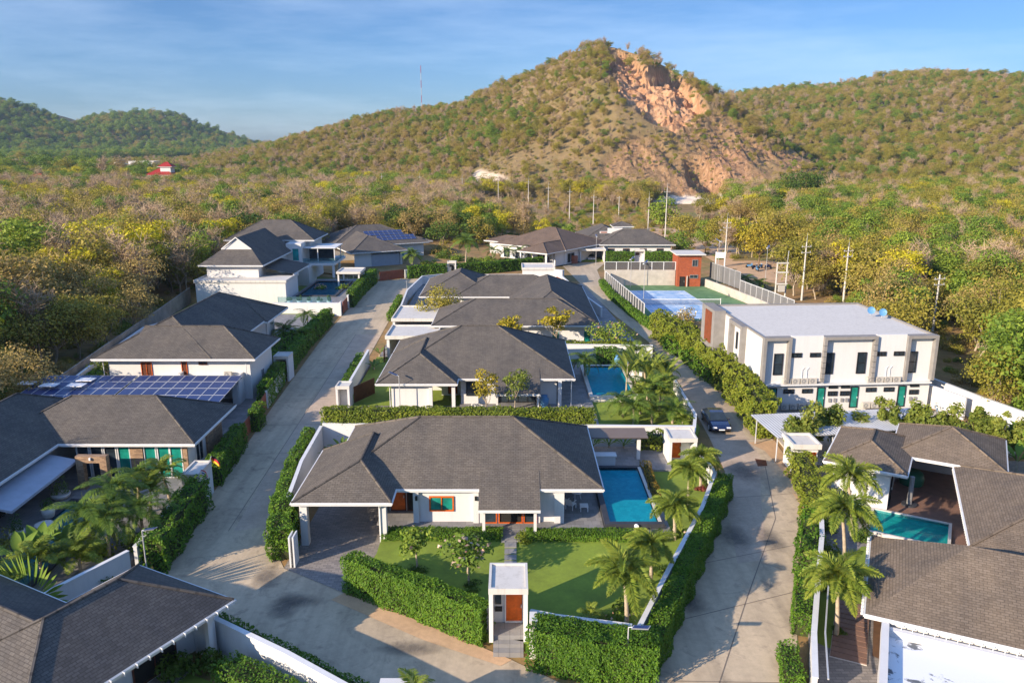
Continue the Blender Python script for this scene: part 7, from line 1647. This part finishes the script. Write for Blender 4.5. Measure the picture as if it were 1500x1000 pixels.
D = np.hypot(X, Y); o_ = np.argsort(D + np.where((px > -40) & (px < 1540), 0, 5000)); X, Y, px, py, fld, D = X[o_], Y[o_], px[o_], py[o_], fld[o_], D[o_]
clus = fbm(X, Y, .045, 77, 3); clus2 = fbm(X, Y, .03, 99, 3)
KINDS = ['olive', 'tan', 'green', 'yellow', 'bare', 'bush']
def pick(i):
    u = r.random(); c, c2 = clus[i], clus2[i]
    if fld[i]: return 'bush' if u < .75 else ('tan' if u < .9 else 'bare')
    if X[i] > 45: w = [.48, .20, .20 + .16 * (c > .3), .05, .12 + .1 * (c2 > .5), .03]
    elif X[i] < -45 and D[i] < 260: w = [.36, .28, .09 + .20 * (c > .5), .11 + .12 * (c2 > .4), .22, .02]
    else: w = [.30, .24, .13 + .15 * (c > .4), .13 + .1 * (c2 > .3), .26, .03]
    return KINDS[int(np.searchsorted(np.cumsum(w) / sum(w), u))]
kinds = [pick(i) for i in range(len(X))]
scl = 1.12 * np.array([r.uniform(.72, 1.25) * (.55 if f else 1.0) for f in fld])
front = np.where(X < -45, -X - 52, 60)
scl *= np.where((X < 0) & (D < 170), np.clip(.75 + front / 40, .75, 1.15), 1.0) * np.where((X < -45) & (D < 330), 1.12, 1.0) * np.where(X > 45, 1.0, 1.0)
LBL = {'olive': ('olive-brown tree', 'olive_tree'), 'tan': ('dry tan-leaved tree', 'dry_tree'), 'green': ('green leafy tree', 'green_tree'), 'yellow': ('yellow-leaved tree', 'yellow_tree'), 'bare': ('bare grey-brown twiggy tree', 'bare_tree'), 'bush': ('low scrub bush', 'scrub_bush')}
def region(x, y): return 'in the scrub forest left of the houses' if x < -45 else ('in the scrub forest right of the townhouses' if x > 45 else 'in the scrub forest behind the farthest houses')
NI = 298; made = 0
for i in range(min(NI, len(X))):
    k = kinds[i]; j = int(r.integers(0, len(LIB[k]))); tm, cm = LIB[k][j]; reg = region(X[i], Y[i]); word, nm_ = LBL[k]
    t = thing(nm_, '%s %s' % (word, reg), 'tree' if k != 'bush' else 'bush', (X[i], Y[i], 0), '%ss %s' % (word, reg), r.uniform(0, 6.28), True)
    s = scl[i]; t.scale = (s * r.uniform(.9, 1.12), s * r.uniform(.9, 1.12), s)
    if tm: link('trunk', tm, t)
    link('crown', cm, t)

libcol = bpy.data.collections.new('scrub_sources'); SRC = []; 
for k in KINDS:
    for j, (tm, cm) in enumerate(LIB[k]):
        if tm is not None:   # one mesh per source: trunk and crown together
            b = bpy.data.meshes.new('scrub'); nt, nc = len(tm.vertices), len(cm.vertices)
            vt = np.empty(nt * 3); tm.vertices.foreach_get('co', vt); vc = np.empty(nc * 3); cm.vertices.foreach_get('co', vc)
            b.from_pydata(np.concatenate([vt, vc]).reshape(-1, 3).tolist(), [], [tuple(p.vertices) for p in tm.polygons] + [tuple(q + nt for q in p.vertices) for p in cm.polygons])
            b.materials.append(tm.materials[0]); b.materials.append(cm.materials[0]); b.polygons.foreach_set('material_index', [0] * len(tm.polygons) + [1] * len(cm.polygons)); b.update()
        else: b = cm
        o = bpy.data.objects.new('scrub_%02d' % len(SRC), b); libcol.objects.link(o); SRC.append(k)
def scatter(name, P, S, I, seed=1, tilt=.06):
    """one object: sources instanced on points by a geometry node tree"""
    r = np.random.default_rng(seed); n = len(P); me = bpy.data.meshes.new(name); me.vertices.add(n); me.vertices.foreach_set('co', np.asarray(P, np.float32).ravel())
    for an, ty, key, dat in (('scl', 'FLOAT_VECTOR', 'vector', np.asarray(S, np.float32)), ('rot', 'FLOAT_VECTOR', 'vector', np.stack([r.normal(0, tilt, n), r.normal(0, tilt, n), r.uniform(0, 6.28, n)], 1).astype(np.float32)), ('idx', 'INT', 'value', np.asarray(I, np.int32))):
        a = me.attributes.new(an, ty, 'POINT'); a.data.foreach_set(key, dat.ravel())
    me.update(); o = link(name, me); ng = bpy.data.node_groups.new(name, 'GeometryNodeTree')
    ng.interface.new_socket('Geometry', in_out='INPUT', socket_type='NodeSocketGeometry'); ng.interface.new_socket('Geometry', in_out='OUTPUT', socket_type='NodeSocketGeometry')
    N, K = ng.nodes, ng.links; gi, go = N.new('NodeGroupInput'), N.new('NodeGroupOutput'); ip = N.new('GeometryNodeInstanceOnPoints'); ci = N.new('GeometryNodeCollectionInfo')
    ci.inputs['Collection'].default_value = libcol; ci.inputs['Separate Children'].default_value = True; ci.inputs['Reset Children'].default_value = True
    def na(nm_, ty): a = N.new('GeometryNodeInputNamedAttribute'); a.data_type = ty; a.inputs['Name'].default_value = nm_; return a.outputs['Attribute']
    K.new(gi.outputs[0], ip.inputs['Points']); K.new(ci.outputs[0], ip.inputs['Instance']); ip.inputs['Pick Instance'].default_value = True
    K.new(na('idx', 'INT'), ip.inputs['Instance Index']); K.new(na('scl', 'FLOAT_VECTOR'), ip.inputs['Scale'])
    er = N.new('FunctionNodeEulerToRotation'); K.new(na('rot', 'FLOAT_VECTOR'), er.inputs[0]); K.new(er.outputs[0], ip.inputs['Rotation']); K.new(ip.outputs[0], go.inputs[0])
    md = o.modifiers.new('scatter', 'NODES'); md.node_group = ng
    tag(o, None, None, kind='stuff'); return o
KI = {k: [i for i, s in enumerate(SRC) if s == k] for k in KINDS}
def pidx(k, r): a = KI[k]; return a[int(r.integers(0, len(a)))]
# the rest of the flat forest
rest = range(NI, len(X)); Pm = np.stack([X[NI:], Y[NI:], terrain(X[NI:], Y[NI:])], 1)
scatter('forest', Pm, np.stack([scl[NI:] * r.uniform(.9, 1.1, len(Pm)), scl[NI:] * r.uniform(.9, 1.1, len(Pm)), scl[NI:]], 1), [pidx(kinds[i], r) for i in rest], 2)
# far plain beyond
X2, Y2, r2 = scrub(-1400, 900, 430, 1300, 9.5, 13); tz = terrain(X2, Y2); v, px, py = seen(X2, Y2, tz, 420); ok = v & (tz < .6) & ((Y2 > 440) | (X2 < -100)) & ~((px > 440) & (px < 515) & (py > 244) & (py < 262)) & ~((px > 195) & (px < 262) & (Y2 > 440) & (Y2 < 512)) & ~((px > 30) & (px < 72) & (Y2 > 415) & (Y2 < 462))
X2, Y2, tz = X2[ok], Y2[ok], tz[ok]; s2 = r2.uniform(.8, 1.6, len(X2)) * np.where(Y2 > 560, 1.35, 1.0)
I2 = [pidx(['green', 'green', 'olive', 'olive', 'tan', 'yellow', 'bare', 'green'][int(r2.integers(0, 8))], r2) if y < 620 else pidx(['green', 'green', 'olive', 'green'][int(r2.integers(0, 4))], r2) for y in Y2]
scatter('far_forest', np.stack([X2, Y2, tz], 1), np.stack([s2, s2, s2], 1), I2, 3)
# undergrowth along the scrub
X3, Y3, r3 = scrub(-200, 200, 50, 300, 3.1, 15); tz = terrain(X3, Y3); v, px, py = seen(X3, Y3, tz, 250); ok = v & ~poly_in(X3, Y3, EST) & (r3.random(X3.size) < .75) & near_poles(X3, Y3, .8); X3, Y3 = X3[ok], Y3[ok]
s3 = r3.uniform(.2, .62, len(X3)); inlot = poly_in(X3, Y3, LOT) | poly_in(X3, Y3, SHADE); s3 *= np.where(inlot, .5, 1)
scatter('undergrowth', np.stack([X3, Y3, np.zeros_like(X3)], 1), np.stack([s3, s3, s3], 1), [pidx('bush', r3) for _ in X3], 4)
# hill cover
def cover(hill, x0, x1, y0, y1, step, seed, smin, smax, mixk, nm_):
    X, Y, r = scrub(x0, x1, y0, y1, step, seed); Z = hill_h(hill, X, Y); ok = Z > .3
    others = np.max([hill_h(k, X, Y) for k in RID if k != hill], 0); ok &= Z > others - 1
    P = RID[hill][0]; ok &= Y < np.interp(X, P[:, 0], P[:, 1]) + 14
    v, px, py = seen(X, Y, Z, 420); ok &= v; s = smin + (smax * 1.25 - smin) * r.random(X.size) ** 1.9; keep = np.ones_like(ok)
    if hill == 'main_hill':
        _, _, up2, _, pl2 = quarry(X, Y, Z + 4.5); px, py, up, sc, pl = quarry(X, Y, Z); up3 = (up | up2) & (r.random(X.size) < .93); keep &= ~up3 & ~pl & ~pl2 & ~(sc & (r.random(X.size) < .5)); s = np.where(sc, s * .68, s); s = np.where((py > 225) & (px > 690), s * .75, s)
    pn = fbm(X, Y + Z, .05, seed + 5, 3); keep &= ~((pn < -.25) & (r.random(X.size) < .38)); s = s * np.where(pn > .3, 1.25, 1.0)
    X, Y, Z, s = X[ok & keep], Y[ok & keep], Z[ok & keep], s[ok & keep]
    c = fbm(X, Y + Z, .03, seed, 3); ks = list(mixk)
    I = []
    for i in range(len(X)):
        w = np.array([mixk[k] for k in ks]); 
        if c[i] > .45 and 'green' in ks: w[ks.index('green')] += .35
        I.append(pidx(ks[int(r.choice(len(ks), p=w / w.sum()))], r))
    scatter(nm_, np.stack([X, Y, Z - .5], 1), np.stack([s, s, s * r.uniform(.75, 1.1, len(X))], 1), I, seed); return len(X)
cnt = [cover('main_hill', -440, 300, 385, 960, 2.9, 31, .22, .72, {'olive': .36, 'tan': .26, 'bush': .22, 'bare': .22, 'green': .06}, 'hill_forest'),
       cover('right_hill', 60, 1000, 390, 1080, 4.0, 32, .32, .92, {'olive': .42, 'tan': .24, 'bush': .14, 'bare': .18, 'green': .12}, 'hill_forest'),
       cover('far_hill_west', -1700, -640, 1120, 1690, 9, 33, 1.0, 1.7, {'olive': .2, 'green': .75, 'tan': .06}, 'hill_forest'),
       cover('far_hill_east', -1500, -470, 1320, 1940, 9, 34, 1.0, 1.7, {'olive': .25, 'green': .65, 'tan': .08}, 'hill_forest')]
print('forest', len(X), 'rest', len(Pm), 'far', len(X2), 'under', len(X3), 'hills', cnt)
# ------------------------------------------------------------------ the air
mb = MB(); mb.box(-2500, -60, -2, 2500, 2600, 260); hz = mb.build('haze', [], kind='stuff')
m = bpy.data.materials.new('haze'); m.use_nodes = True; m.node_tree.nodes.clear(); n = m.node_tree.nodes
pv = n.new('ShaderNodeVolumePrincipled'); pv.inputs['Color'].default_value = (.55, .75, 1, 1); pv.inputs['Density'].default_value = .00007; pv.inputs['Anisotropy'].default_value = 0
ou = n.new('ShaderNodeOutputMaterial'); m.node_tree.links.new(pv.outputs[0], ou.inputs['Volume']); hz.data.materials.clear(); hz.data.materials.append(m)
